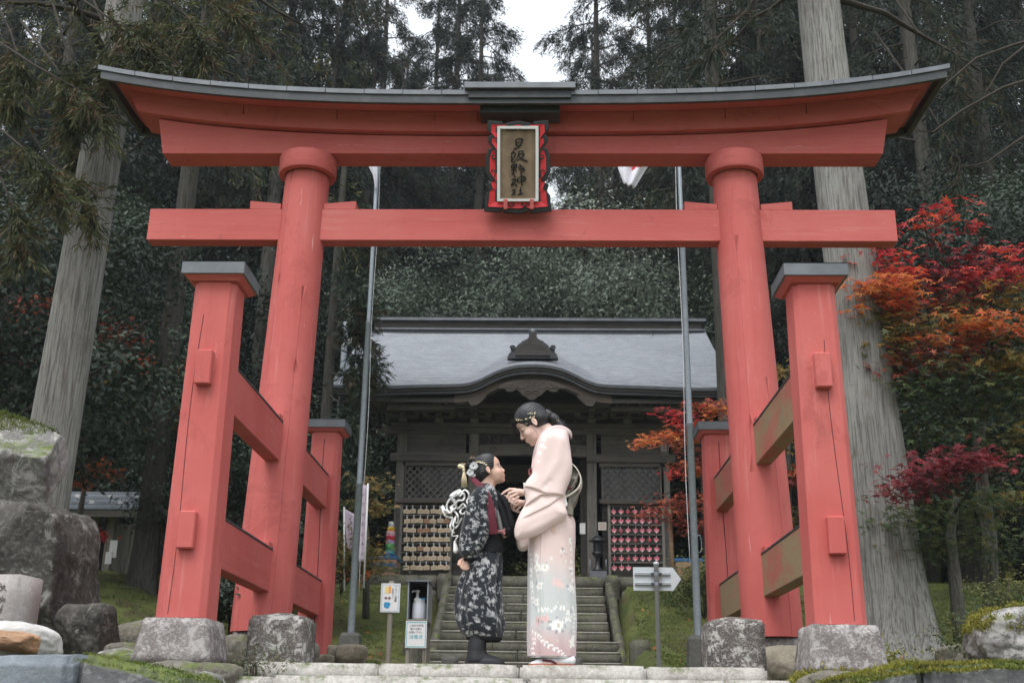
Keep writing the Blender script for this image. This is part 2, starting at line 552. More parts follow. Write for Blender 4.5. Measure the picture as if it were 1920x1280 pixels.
M['lf_orange'] = leafmat('orange_maple_leaves', [(.58, .14, .045, 1), (.66, .21, .055, 1), (.56, .09, .045, 1), (.62, .27, .07, 1)], .55, .45)
M['lf_rust'] = leafmat('rusty_maple_leaves', [(.26, .045, .028, 1), (.34, .07, .035, 1), (.20, .035, .03, 1), (.38, .10, .04, 1)], .55, .3)
M['lf_olive'] = leafmat('turning_maple_leaves', [(.085, .085, .022, 1), (.16, .13, .036, 1), (.32, .20, .05, 1), (.075, .095, .034, 1), (.46, .26, .06, 1)], .55, .35)
M['lf_green'] = leafmat('green_maple_leaves', [(.042, .070, .032, 1), (.062, .095, .038, 1), (.095, .13, .048, 1), (.16, .16, .05, 1)], .55, .4)
M['lf_moss'] = leafmat('moss_tufts', [(.055, .085, .020, 1), (.085, .12, .028, 1), (.125, .155, .040, 1), (.17, .19, .055, 1)], .8, .25, .1)
M['lf_yellow_moss'] = leafmat('yellow_moss_tufts', [(.16, .17, .035, 1), (.22, .22, .045, 1), (.27, .24, .055, 1), (.12, .15, .035, 1)], .8, .25, .1)
# ================================================================== terrain
def sstep(a, b, x):
    t = np.clip((x-a)/(b-a), 0, 1)
    return t*t*(3-2*t)

def gz(x, y):
    x = np.asarray(x, float); y = np.asarray(y, float)
    ax = np.abs(x)
    # bank either side of the stair
    prof = np.interp(y, [-40, 3.0, 5.6, 6.6, 7.6, 14.5, 17, 20.3, 30, 36, 60, 130, 320], [-1.1, -1.05, -.55, -.25, -.10, .30, .60, 2.02, 2.1, 3.2, 14, 32, 60])
    side = np.interp(y, [-40, 3.0, 5.6, 6.6, 8.5, 12, 16, 20.3, 30, 36, 60, 130, 320], [-1.1, -1.0, -.5, -.22, -.05, .55, 1.35, 2.1, 2.4, 4.0, 15, 33, 60])
    k = sstep(3.2, 6.5, ax)
    z = prof*(1-k)+side*k
    path = np.interp(y, [-40, 3.0, 6.9, 16.9, 17.2, 20.6, 21, 30], [-1.1, -1.05, -.12, .30, .30, 1.2, 1.9, 2.1])
    kp = (1-sstep(1.35, 1.75, ax))*(y < 21)*(y > 6)
    z = z*(1-kp)+np.minimum(path, z)*kp
    hill = sstep(9, 30, ax)*3.0*sstep(8, 30, y)
    return z+hill

def g1(x, y): return float(gz([x], [y])[0])

xs = np.concatenate([np.linspace(-300, -32, 18), np.linspace(-30, -8.5, 26), np.linspace(-8, 8, 129), np.linspace(8.5, 30, 26), np.linspace(32, 300, 18)])
ys = np.concatenate([np.linspace(-120, 2, 16), np.linspace(2.5, 24, 150), np.linspace(24.6, 60, 60), np.linspace(64, 320, 30)])
X, Y = np.meshgrid(xs, ys)
Z = gz(X.ravel(), Y.ravel())
PT = np.c_[X.ravel(), Y.ravel(), Z]
nearm = (np.abs(PT[:, 0]) > 1.3) & (PT[:, 1] > 8) & ~((PT[:, 1] > 20) & (PT[:, 1] < 32) & (np.abs(PT[:, 0]) < 7))
PT[:, 2] += np.where(nearm, vnoise(PT, .9, 3)*.15+vnoise(PT, 3.1, 5)*.10, 0)
PT[:, 2] += np.where(PT[:, 1] > 34, vnoise(PT, .12, 9)*1.4, 0)
ny, nx = X.shape
I = np.arange(nx*ny).reshape(ny, nx)
FQ = np.c_[I[:-1, :-1].ravel(), I[:-1, 1:].ravel(), I[1:, 1:].ravel(), I[1:, :-1].ravel()]
tag(obj_fast('ground', PT, FQ, M['moss'], smooth=True), kind='structure')

# a worn earth path from the slabs to the foot of the stair
def strip(name, x0, x1, y0, y1, nxx, nyy, off, mat):
    a = np.linspace(x0, x1, nxx); b = np.linspace(y0, y1, nyy)
    A, B = np.meshgrid(a, b)
    Zs = gz(A.ravel(), B.ravel())+off
    Q = np.c_[A.ravel(), B.ravel(), Zs]
    J = np.arange(nxx*nyy).reshape(nyy, nxx)
    f = np.c_[J[:-1, :-1].ravel(), J[:-1, 1:].ravel(), J[1:, 1:].ravel(), J[1:, :-1].ravel()]
    return tag(obj_fast(name, Q, f, mat, smooth=True), kind='structure')
strip('path', -1.25, 1.25, 7.4, 16.9, 12, 60, .03, M['earth'])
b = MB().box(-7, 7, 20.32, 32, 1.5, 2.09)
tag(b.build('terrace', M['earth']), kind='structure')

def rough_block(name, x0, x1, y0, y1, z0, z1, mat, parent=None, amp=.006, seg=.07, ch=.012, seed=0, taper=0.0, peak=0.0):
    """a hewn stone: subdivided box, worn arrises, uneven faces"""
    bm = bmesh.new()
    bmesh.ops.create_cube(bm, size=1.0)
    dx, dy, dz = x1-x0, y1-y0, z1-z0
    for v in bm.verts:
        v.co = Vector(((v.co.x+.5)*dx+x0, (v.co.y+.5)*dy+y0, (v.co.z+.5)*dz+z0))
    bmesh.ops.bevel(bm, geom=bm.edges[:], offset=ch, segments=2, affect='EDGES')
    cuts = 0
    for ax, d in enumerate((dx, dy, dz)):
        nn = min(48, max(1, int(d/seg)))
        for i in range(1, nn):
            o = [x0, y0, z0]; o[ax] += d*i/nn
            no = [0, 0, 0]; no[ax] = 1
            bmesh.ops.bisect_plane(bm, geom=bm.verts[:]+bm.edges[:]+bm.faces[:], plane_co=o, plane_no=no)
    co = np.array([v.co[:] for v in bm.verts])
    cx, cy = (x0+x1)/2, (y0+y1)/2
    t = (co[:, 2]-z0)/dz
    if taper:
        co[:, 0] = cx+(co[:, 0]-cx)*(1-taper*t); co[:, 1] = cy+(co[:, 1]-cy)*(1-taper*t)
    if peak:
        rr = np.maximum(np.abs(co[:, 0]-cx)/(dx/2), np.abs(co[:, 1]-cy)/(dy/2))
        co[:, 2] += np.where(t > .8, peak*(1-np.clip(rr, 0, 1)), 0)
    for a in range(3):
        co[:, a] += vnoise(co+a*31.7, 9, seed+a, 3)*amp + vnoise(co+a*11.7, 2.2, seed+a+5, 2)*amp*1.2
    for v, c in zip(bm.verts, co): v.co = c
    bmesh.ops.recalc_face_normals(bm, faces=bm.faces)
    me = bpy.data.meshes.new(name); bm.to_mesh(me); bm.free()
    me.polygons.foreach_set('use_smooth', [True]*len(me.polygons))
    me.materials.append(mat)
    o = bpy.data.objects.new(name, me)
    return link(o, parent)

# ------------------------------------------------------------------ front step slabs
fs = empty('front_step', (0, 6.9, 0), 0, 'pale granite kerb steps under the feet of the woman and girl', 'steps')
def F0(o, p):  # keep world position when parenting to an empty at a location
    o.matrix_parent_inverse = Matrix.Translation(p.location).inverted() if p.rotation_euler[2] == 0 else p.matrix_world.inverted()
    return o
for i, (a, b_) in enumerate(((-1.54, -.775), (-.765, .052), (.062, .80), (.81, 1.50))):
    F0(rough_block('slab', a, b_, 6.78, 7.32, -.13+.0*i, 0.0, M['granite'], fs, .005, .06, .014, seed=i), fs)
for i, (a, b_) in enumerate(((-1.72, -1.30), (-1.29, .1), (.11, 1.2), (1.21, 1.9))):
    F0(rough_block('slab', a, b_, 6.36, 6.775, -.30, -.088-.006*(i == 0), M['granite'], fs, .005, .06, .016, seed=i+9), fs)
for i, (a, b_) in enumerate(((-1.6, .3), (.31, 1.9))):
    F0(rough_block('slab', a, b_, 5.9, 6.35, -.5, -.24, M['granite'], fs, .005, .08, .016, seed=i+19), fs)
fl = empty('paving', (0, 8, 0)); tag(fl, kind='structure')
for i, (a, b_, c, d) in enumerate(((-.36, .13, 7.36, 7.9), (.45, .95, 7.38, 7.8), (-.95, -.42, 7.4, 7.85))):
    F0(rough_block('paving_stone', a, b_, c, d, -.14, .006+.004*i, M['granite'], fl, .006, .07, .02, seed=30+i), fl)

# ------------------------------------------------------------------ long stair
st = empty('stone_stair', (0, 17, .4), 0, 'long worn stone stair rising between moss banks to the shrine', 'stairs')
rise, tread = .17, .32
for k in range(9):
    zt = .49+rise*k; y0 = 17.0+tread*k
    hw0, hw1 = (1.36 if k > 2 else 1.55+.06*(2-k)), (1.30 if k > 2 else 1.42)
    xs_ = [-hw0]
    random.seed(40+k)
    nb = 2 if k % 2 else 3
    for j in range(1, nb): xs_.append(-hw0+(hw0+hw1)*j/nb+random.uniform(-.15, .15))
    xs_.append(hw1)
    for j in range(nb):
        o = rough_block('step', xs_[j]+.004, xs_[j+1]-.004, y0, y0+.36, zt-.185, zt+random.uniform(-.004, .004), M['step_stone'], st, .006, .12, .006, seed=50+k*5+j)
        F0(o, st)
        e = rough_block('worn_lit_edge', xs_[j]+.012, xs_[j+1]-.012, y0-.006, y0+.34, zt-.020, zt+.008, M['step_top'], st, .003, .15, .005, seed=90+k*5+j)  # worn tread cap; the lit look of its lip is put into the colour
        F0(e, st)
for s in (-1, 1):       # cheek stones running up both sides
    for j in range(7):
        ya = 17.35+j*.44; za = .55+j*.232
        o = rough_block('cheek_stone', *(sorted((s*1.37+.0, s*1.50))), ya, ya+.43, za-.4, za+.035, M['step_stone'], st, .012, .12, .02, seed=140+j+20*(s > 0))
        for v in o.data.vertices: v.co.z += (v.co.y-ya)*.52
        F0(o, st)
    o = rough_block('cheek_stone', *(sorted((s*1.52, s*1.80))), 16.75, 17.1, .2, .82, M['step_stone'], st, .012, .12, .03, seed=170+s)
    F0(o, st)
    o = rough_block('newel_stone', *(sorted((s*1.36, s*1.62))), 20.05, 20.30, 1.6, 2.14, M['step_stone'], st, .008, .12, .03, seed=180+s)
    F0(o, st)
# kerb wall of the terrace
tw = empty('terrace_wall', (0, 20.3, 2), 0, 'low mossy stone kerb wall along the shrine terrace edge', 'wall')
for lo, hi in ((-6.2, -1.63), (1.60, 6.2), (-1.35, 1.35)):
    x = lo; j = 0
    while x < hi-.1:
        w = min(random.uniform(.8, 1.3), hi-x)
        if hi-x-w < .3: w = hi-x
        F0(rough_block('kerb_stone', x+.004, x+w-.004, 20.12, 20.42, 1.86, 2.115, M['step_stone'], tw, .007, .14, .012, seed=200+j), tw)
        if abs(lo) > 1.4: F0(rough_block('kerb_stone', x+.05, x+w-.01, 20.0, 20.36, 1.62, 1.852, M['step_stone'], tw, .010, .14, .015, seed=230+j), tw)
        x += w; j += 1
# two short kerb posts at the foot of the stair
for k, (x, w, lab) in enumerate(((-1.02, .22, 'short square stone post at the stair foot behind the girl'), (.66, .24, 'short square stone post at the stair foot right of the kimono'))):
    y = 15.6
    o = rough_block('stone_post', x-w/2, x+w/2, y-.09, y+.12, g1(x, y)-.1, .5, M['concrete'], None, .008, .07, .02, seed=300+k)
    tag(o, lab, 'stone post', 'short stone posts at the stair foot')

# ================================================================== torii
TY = 8.49
tor = empty('torii_gate', (0, TY, 0), 0, 'big vermilion torii gate with four braced side posts and metal roofed lintel', 'torii gate')
def TB(b, name, mat, bv=.007):
    o = b.build(name, mat, tor); F0(o, tor)
    if bv: bevel(o, bv)
    return o

def lerp(a, b, t): return a+(b-a)*t

# main pillars: battered, round, with a split running up
def pillar(s, crack_a):
    z0, z1 = .285, 4.19
    n = 56; rows = 26
    V = []; Fc = []
    for j in range(rows+1):
        t = j/rows; z = lerp(z0, z1, t)
        cx = s*lerp(1.899, 1.806, t); r = lerp(.222, .183, t)
        if j == 0: r *= .985
        for i in range(n):
            a = 2*pi*i/n
            rr = r
            for ca, wd, zl, zh in crack_a:
                cc = ca+.02*sin(z*1.7+ca*5)
                d = (a-cc+pi) % (2*pi)-pi
                if abs(d) < pi/n and zl < z < zh: rr = r-.022
            V.append((cx+rr*cos(a), 8.5+rr*sin(a), z))
    # sharpen: shift neighbours of crack towards it
    V2 = []
    for j in range(rows+1):
        t = j/rows; z = lerp(z0, z1, t); cx = s*lerp(1.899, 1.806, t)
        for i in range(n):
            x, y, zz = V[j*n+i]
            r = sqrt((x-cx)**2+(y-8.5)**2); a = 2*pi*i/n
            for ca, wd, zl, zh in crack_a:
                cc = ca+.02*sin(z*1.7+ca*5)
                d = (a-cc+pi) % (2*pi)-pi
                if pi/n <= abs(d) < 3*pi/n and zl < z < zh:
                    a = cc+(wd if d > 0 else -wd); break
                if abs(d) < pi/n and zl < z < zh: a = cc; break
            V2.append((cx+r*cos(a), 8.5+r*sin(a), z))
    for j in range(rows):
        for i in range(n):
            k = (i+1) % n
            Fc.append((j*n+i, j*n+k, (j+1)*n+k, (j+1)*n+i))
    b = MB(); b.add(V2, Fc, True)
    b.add([V2[i] for i in range(n)], [list(range(n))[::-1]])
    o = TB(b, 'main_pillar', M['red_v'], 0)
    m = o.modifiers.new('split', 'EDGE_SPLIT'); m.split_angle = radians(40)
    # collar ring under the lintel
    rb = MB().lathe([(.19, 4.03), (.236, 4.035), (.243, 4.05), (.243, 4.185), (.237, 4.198), (.17, 4.199)], 40, Matrix.Translation((s*1.808, 8.48, 0)), cap=False)
    r = rb.build('collar_ring', M['red_h'], o)
    m = r.modifiers.new('split', 'EDGE_SPLIT'); m.split_angle = radians(40)
    return o
pillar(-1, [(radians(-126), .006, .2, 4.0), (radians(-60), .004, .2, 2.9)])
pillar(1, [(radians(-65), .006, .2, 2.2), (radians(-112), .003, 1.6, 3.4)])

# side posts: square with chamfered corners
def side_post(s, yc, front):
    x = s*1.867; zb, zt = (.219, 2.27)
    b = MB(); V = []
    for z, w in ((zb, .292), (zt, .262)):
        h = w/2; c = .034
        V += [(x-h+c, yc-h, z), (x+h-c, yc-h, z), (x+h, yc-h+c, z), (x+h, yc+h-c, z), (x+h-c, yc+h, z), (x-h+c, yc+h, z), (x-h, yc+h-c, z), (x-h, yc-h+c, z)]
    b.add(V, [tuple(range(8))[::-1], tuple(range(8, 16))]+[(i, (i+1) % 8, (i+1) % 8+8, i+8) for i in range(8)])
    o = TB(b, 'side_post', M['red_v'], .004)
    # red cap board and the metal cover on it
    cb = MB(); V = []
    for z, h in ((2.272, .150), (2.305, .188)):
        V += [(x-h, yc-h, z), (x+h, yc-h, z), (x+h, yc+h, z), (x-h, yc+h, z)]
    cb.add(V, [(3, 2, 1, 0), (4, 5, 6, 7)]+[(i, (i+1) % 4, (i+1) % 4+4, i+4) for i in range(4)])
    cb.build('cap_board', M['red_h'], o)
    mb = MB().box(x-.197, x+.197, yc-.197, yc+.197, 2.300, 2.382)
    V = [(x-.2, yc-.2, 2.382), (x+.2, yc-.2, 2.382), (x+.2, yc+.2, 2.382), (x-.2, yc+.2, 2.382), (x, yc, 2.425)]
    mb.add(V, [(0, 1, 4), (1, 2, 4), (2, 3, 4), (3, 0, 4)])
    bevel(mb.build('metal_cap', M['metal'], o), .004)
    # tenon pegs of the braces showing through the outer end
    yo = yc-.146 if front else yc+.146
    for z in (1.69, .705):
        pb = MB().box(x-.048, x+.048, *sorted((yo+(.02 if front else -.02), yo-(.045 if front else -.045))), z-.10, z+.115, .006)
        pb.build('tenon', M['red_v'], o)
    # hairline split down the face
    if front:
        gx = x+(.03 if s > 0 else -.045)
        gb = MB()
        pts = [(gx+.012*sin(z*3.1)+(.015*(2.2-z)*s), yc-.146+.0135*(z-.22)/2.05-.0008, z) for z in np.linspace(.24, 2.05 if s < 0 else 1.9, 24)]
        for i in range(23):
            a, c = pts[i], pts[i+1]
            gb.add([(a[0]-.0016, a[1], a[2]), (a[0]+.0016, a[1], a[2]), (c[0]+.0016, c[1], c[2]), (c[0]-.0016, c[1], c[2])], [(0, 1, 2, 3)])
        gb.build('drying_crack', M['wood_shade'], o)
    else:
        gb = MB()
        for i, z in enumerate(np.linspace(.3, 2.2, 20)[:-1]):
            zz = z+.1; f = lambda q: x+.01+.012*sin(q*2.3)
            yy = lambda q: yc-.146+.0073*(q-.22)-.001
            gb.add([(f(z)-.003, yy(z), z), (f(z)+.003, yy(z), z), (f(zz)+.003, yy(zz), zz), (f(zz)-.003, yy(zz), zz)], [(0, 1, 2, 3)])
        gb.build('drying_crack', M['wood_shade'], o)
    return o
YF, YR = 6.578, 10.42
for s in (-1, 1):
    side_post(s, YF, True); side_post(s, YR, False)
    for z, h in ((1.842, .30), (.864, .30)):
        xc = s*1.867
        for (ya, yb) in ((YF+.12, 8.36), (8.64, YR-.12)):
            bare = (s > 0)
            b = MB().box(xc-.058, xc+.058, ya, yb, z-h, z)
            o = TB(b, 'brace_beam', M['brace_bare'] if bare else M['red_y'], .005)
            b = MB().box(xc-.062, xc+.062, ya, yb, z+.001, z+.014)
            b.build('brace_cover', M['metal_dark'], o)
        # wedge seated where the brace meets the pillar
        b = MB().box(xc-.055, xc+.055, 8.20, 8.33, z+.0145, z+.055, .004)
        TB(b, 'wedge', M['red_y'], 0)

# tie beam
b = MB()
V = [(-3.098, 8.42, 3.430), (3.098, 8.42, 3.430), (3.098, 8.42, 3.713), (-3.098, 8.42, 3.713)]
V += [(x, 8.56, z) for x, _, z in V]
b.add(V, [(0, 1, 2, 3), (7, 6, 5, 4), (0, 4, 5, 1), (1, 5, 6, 2), (2, 6, 7, 3), (3, 7, 4, 0)])
TB(b, 'tie_beam', M['red_h'], .006)
for s in (-1, 1):
    for side in (-1, 1):
        x0 = s*1.82+side*.18; x1 = s*1.82+side*(.44 if side*s > 0 else .45)
        b = MB().prism([(x0, 3.714), (x1, 3.714), (x1, 3.79), (x0, 3.765)] if x1 > x0 else [(x0, 3.714), (x0, 3.765), (x1, 3.79), (x1, 3.714)], 8.425, 8.555)
        TB(b, 'wedge', M['red_h'], .004)

def cv(x): return .24*(abs(x)/3.5)**3.1

def curved_beam(name, xb, xt, zb, zt, y0b, y0t, y1b, y1t, mat, nseg=60, flatb=False, bv=.005):
    V = []; Fc = []
    for i in range(nseg+1):
        u = i/nseg*2-1
        xbv, xtv = u*xb, u*xt
        V += [(xbv, y0b, zb+(0 if flatb else cv(xbv))), (xtv, y0t, zt+cv(xtv)), (xtv, y1t, zt+cv(xtv)), (xbv, y1b, zb+(0 if flatb else cv(xbv)))]
    for i in range(nseg):
        for k in range(4):
            k2 = (k+1) % 4
            Fc.append((i*4+k, (i+1)*4+k, (i+1)*4+k2, i*4+k2))
    Fc += [(0, 1, 2, 3), tuple(nseg*4+k for k in (3, 2, 1, 0))]
    b = MB().add(V, Fc)
    return TB(b, name, mat, bv)
curved_beam('lower_lintel', 3.03, 3.10, 4.200, 4.365, 8.36, 8.36, 8.60, 8.60, M['red_h'], flatb=True)
curved_beam('top_lintel', 3.27, 3.36, 4.378, 4.548, 8.30, 8.27, 8.68, 8.71, M['red_h'])
# the beam's cut in the top lintel: vertical scarf line
# roof over the lintel: red soffit boards + grey metal cover with standing joints
curved_beam('soffit', 3.43, 3.45, 4.550, 4.562, 8.05, 8.05, 8.93, 8.93, M['red_h'], bv=0)
rf = curved_beam('roof_rim', 3.49, 3.50, 4.500, 4.535, 8.022, 8.012, 8.958, 8.968, M['metal_dark'], bv=0)
# hollow it: the rim is only a band, so rebuild as two side strips + ends
rf.data.clear_geometry()
b = MB()
def band(b, x0, x1, ya, yb, za, zb, nseg=60):
    V = []; Fc = []
    for i in range(nseg+1):
        x = lerp(x0, x1, i/nseg)
        V += [(x, ya, za+cv(x)), (x, ya, zb+cv(x)), (x, yb, zb+cv(x)), (x, yb, za+cv(x))]
    for i in range(nseg):
        for k in range(4):
            k2 = (k+1) % 4
            Fc.append((i*4+k, (i+1)*4+k, (i+1)*4+k2, i*4+k2))
    Fc += [(0, 1, 2, 3), tuple(nseg*4+k for k in (3, 2, 1, 0))]
    b.add(V, Fc)
band(b, -3.50, 3.50, 8.012, 8.046, 4.475, 4.547)
band(b, -3.50, 3.50, 8.934, 8.968, 4.475, 4.547)
for s in (-1, 1):
    b.box(*sorted((s*3.455, s*3.50)), 8.0465, 8.9335, 4.478+cv(3.48), 4.548+cv(3.48))
tmp = b.build('roof_rim_tmp', None)
rf.data = tmp.data; bpy.data.objects.remove(tmp); rf.data.materials.clear(); rf.data.materials.append(M['metal_dark'])
# metal sheets, one per bay, with small lips between them
sheet_x = np.linspace(-3.53, 3.53, 23)
for i in range(22):
    xa, xb_ = sheet_x[i]+.003, sheet_x[i+1]-.003
    if -.46 < (xa+xb_)/2 < .46 and abs((xa+xb_)/2) < .4: pass
    b = MB(); V = []; nn = 3
    for j in range(nn+1):
        x = lerp(xa, xb_, j/nn); c = cv(x); e = .002*(i % 2)
        V += [(x, 8.0-e, 4.549+c), (x, 8.0-e, 4.590+c), (x, 8.49, 4.665+c+e), (x, 8.98+e, 4.590+c), (x, 8.98+e, 4.549+c), (x, 8.49, 4.570+c)]
    Fc = []
    for j in range(nn):
        for k in range(6):
            k2 = (k+1) % 6
            Fc.append((j*6+k, (j+1)*6+k, (j+1)*6+k2, j*6+k2))
    Fc += [tuple(range(6)), tuple(nn*6+k for k in range(5, -1, -1))]
    b.add(V, Fc)
    TB(b, 'roof_sheet', M['metal'], 0)
# small raised roof over the centre
b = MB(); V = []
for x in (-.455, .455):
    V += [(x, 7.955, 4.585), (x, 7.955, 4.640), (x, 8.49, 4.735), (x, 9.02, 4.640), (x, 9.02, 4.585), (x, 8.49, 4.668)]
b.add(V, [tuple(range(6)), tuple(range(11, 5, -1))]+[(k, 6+k, 6+(k+1) % 6, (k+1) % 6) for k in range(6)])
TB(b, 'centre_roof', M['metal'], .003)
b = MB().box(-.42, .42, 7.99, 8.06, 4.515, 4.582).box(-.33, .33, 8.10, 8.28, 4.44, 4.549)
TB(b, 'centre_block', M['metal_dark'], .003)
# board joints on the soffit shadow line
for x in (-2.35, -1.55, -.72, -.36, -.02, .28, .95, 1.72, 2.4):
    b = MB().box(x-.0012, x+.0012, 8.268, 8.30, 4.46+cv(x), 4.546+cv(x))
    TB(b, 'board_joint', M['wood_shade'], 0)
# foundation stones
for k, (s, y, w0, w1, h0, h1, lab) in enumerate((
        (-1, YF-.02, .44, .36, -.035, .216, 'squat chiselled granite footing under the near left post'),
        (1, YF-.02, .44, .36, -.060, .216, 'squat chiselled granite footing under the near right post'),
        (-1, YR, .46, .40, -.1, .216, 'low stone footing under the far left post'),
        (1, YR, .46, .40, -.1, .216, 'low stone footing under the far right post'),
        (-1, 8.5, .34, .32, -.2, .283, 'stone footing tucked under the left round pillar'),
        (1, 8.5, .34, .32, -.2, .283, 'stone footing tucked under the right round pillar'))):
    x = s*(1.867 if y != 8.5 else 1.9)
    o = rough_block('footing_stone', x-w0/2, x+w0/2, y-w0/2, y+w0/2, h0, h1, M['granite_foot'], None, .004, .05, .008, seed=400+k, taper=1-w1/w0)
    tag(o, lab, 'footing stone', 'footing stones of the torii')
for k, (x0, x1, lab) in enumerate(((-1.60, -1.24, 'dark lichen spotted stone post with pyramid top, left end of the step'),
                                   (1.185, 1.54, 'dark lichen spotted stone post with pyramid top, right end of the step'))):
    o = rough_block('step_end_post', x0, x1, 6.93, 7.27, -.2, .275, M['granite_lichen'], None, .006, .045, .016, seed=420+k, taper=.02, peak=.045)
    tag(o, lab, 'stone post', 'square stone posts at the step ends')

# ------------------------------------------------------------------ name plaque
pl = empty('shrine_plaque', (0, 8.3, 3.6), 0, 'black and red carved name plaque with brushed characters hung on the torii', 'plaque')
PB = np.array([-.012, 8.345, 3.635]); tilt = atan2(.235, .725)
ux, uz, un = Vector((1, 0, 0)), Vector((-.006, -sin(tilt), cos(tilt))), Vector((0, -cos(tilt), -sin(tilt)))
PM = Matrix(((ux.x, -un.x, uz.x, PB[0]), (ux.y, -un.y, uz.y, PB[1]), (ux.z, -un.z, uz.z, PB[2]), (0, 0, 0, 1)))   # local x right, -y towards viewer, z up
def LP(px, py):   # plaque zoom pixels -> local plaque coords (w .525, h .765)
    return ((px-513)/660*.525, (1160-py)/1000*.765)
half = [(163, 1135), (175, 1040), (178, 965), (215, 925), (192, 850), (240, 825), (180, 720), (180, 560), (205, 470), (250, 455), (203, 380), (205, 330), (240, 320), (193, 250), (200, 160), (350, 172), (372, 240), (385, 190), (513, 165)]
def mirror(h):
    L = [LP(*p) for p in h]
    return L+[(-x, z) for x, z in L[::-1][1:]]
top = mirror(half)
bot = [(660, 1155), (615, 1130), (590, 1150), (513, 1158), (370, 1150), (350, 1125), (300, 1145)]
outline = top+[(-LP(*p)[0], LP(*p)[1]) for p in bot[::-1][:0]]+[LP(*p) for p in bot]
M['lacq'] = plain('black_lacquer', (.018, .020, .023, 1), .45, .5)
M['bright_red'] = plain('bright_red_lacquer', (.66, .035, .045, 1), .5, .4, var=.05)
M['white_frame'] = plain('white_painted_frame', (.72, .72, .71, 1), .5, var=.03)
n = NM('plaque_board', (.22, .155, .10, 1), .6)
n.mix(n.wave(3, 9, (1, 1, .5), 'X', 3), (.15, .105, .068, 1), amt=.7)
n.mix(n.ramp(n.noise(12, 5), .5, .7), (.30, .22, .145, 1), amt=.6)
M['plaque_board'] = n.done()
M['ink'] = plain('black_ink', (.010, .010, .011, 1), .5)
def PO(b, name, mat, parent=pl, bv=0):
    o = b.build(name, mat, parent)
    o.matrix_parent_inverse = parent.matrix_world.inverted() if parent != pl else Matrix.Translation(pl.location).inverted()
    o.matrix_basis = PM if parent == pl else Matrix()
    if bv: bevel(o, bv)
    return o
fr = PO(MB().prism(outline, -.035, .02), 'carved_rim', M['lacq'], bv=.004)
def inset(poly, d):
    cx = sum(p[0] for p in poly)/len(poly); cz = sum(p[1] for p in poly)/len(poly)
    out = []
    for x, z in poly:
        out.append((x-d*np.sign(x)*min(1, abs(x)/.12), cz+(z-cz)*(1-d/.36)))
    return out
# dished red border: outer edge proud, inner edge sunk
ro = inset(outline, .034); cxp = 0; czp = .385
b = MB(); nO = len(ro)
inner = []
for x, z in ro:
    sx = np.clip(x, -.165, .165); sz = np.clip(z, .115, .70)
    if abs(x) > .165 or z > .70 or z < .115: inner.append((sx, sz))
    else: inner.append((sx, sz))
b.add([(x, -.046, z) for x, z in ro]+[(x, -.030, z) for x, z in inner]+[(x, -.033, z) for x, z in ro], [(i, (i+1) % nO, (i+1) % nO+nO, i+nO) for i in range(nO)]+[(i, (i+1) % nO, (i+1) % nO+2*nO, i+2*nO) for i in range(nO)])
PO(b, 'red_border', M['bright_red'])
b = MB()
for (a, c, d, e) in ((-.168, .168, .095, .115), (-.168, .168, .690, .712), (-.168, -.145, .115, .690), (.145, .168, .115, .690)):
    b.box(a, c, -.062, -.032, d, e)
PO(b, 'white_frame', M['white_frame'], bv=.002)
PO(MB().box(-.146, .146, -.040, -.028, .113, .692), 'board', M['plaque_board'])
for x in (-.10, .115):
    PO(MB().box(x-.016, x+.016, -.075, -.047, .03, .112, .003), 'bracket', M['red_v'])
def stroke(b, pts, w, y=-.0435, depth=.003):
    """brush stroke through zoom-pixel points; w half widths in zoom px"""
    L = [LP(*p) for p in pts]
    m = len(L); n_ = 6
    P_, Wd = [], []
    for i in range(m-1):
        for j in range(n_):
            t = j/n_
            p0 = L[max(i-1, 0)]; p1 = L[i]; p2 = L[i+1]; p3 = L[min(i+2, m-1)]
            q = [.5*((2*p1[k])+(-p0[k]+p2[k])*t+(2*p0[k]-5*p1[k]+4*p2[k]-p3[k])*t*t+(-p0[k]+3*p1[k]-3*p2[k]+p3[k])*t**3) for k in (0, 1)]
            P_.append(q); Wd.append(lerp(w[i], w[i+1], t))
    P_.append(L[-1]); Wd.append(w[-1])
    V = []
    for i, (p, wd) in enumerate(zip(P_, Wd)):
        a = P_[max(i-1, 0)]; c = P_[min(i+1, len(P_)-1)]
        dx, dz = c[0]-a[0], c[1]-a[1]; l = sqrt(dx*dx+dz*dz) or 1
        nx_, nz_ = -dz/l, dx/l; h = wd*.00078
        V += [(p[0]+nx_*h, y, p[1]+nz_*h), (p[0]-nx_*h, y, p[1]-nz_*h), (p[0]+nx_*h, y-depth, p[1]+nz_*h), (p[0]-nx_*h, y-depth, p[1]-nz_*h)]
    Fc = []
    for i in range(len(P_)-1):
        a = i*4
        Fc += [(a+2, a+3, a+7, a+6), (a, a+2, a+6, a+4), (a+1, a+5, a+7, a+3)]
    Fc += [(0, 1, 3, 2), tuple(len(V)-4+k for k in (0, 2, 3, 1))]
    b.add(V, Fc)
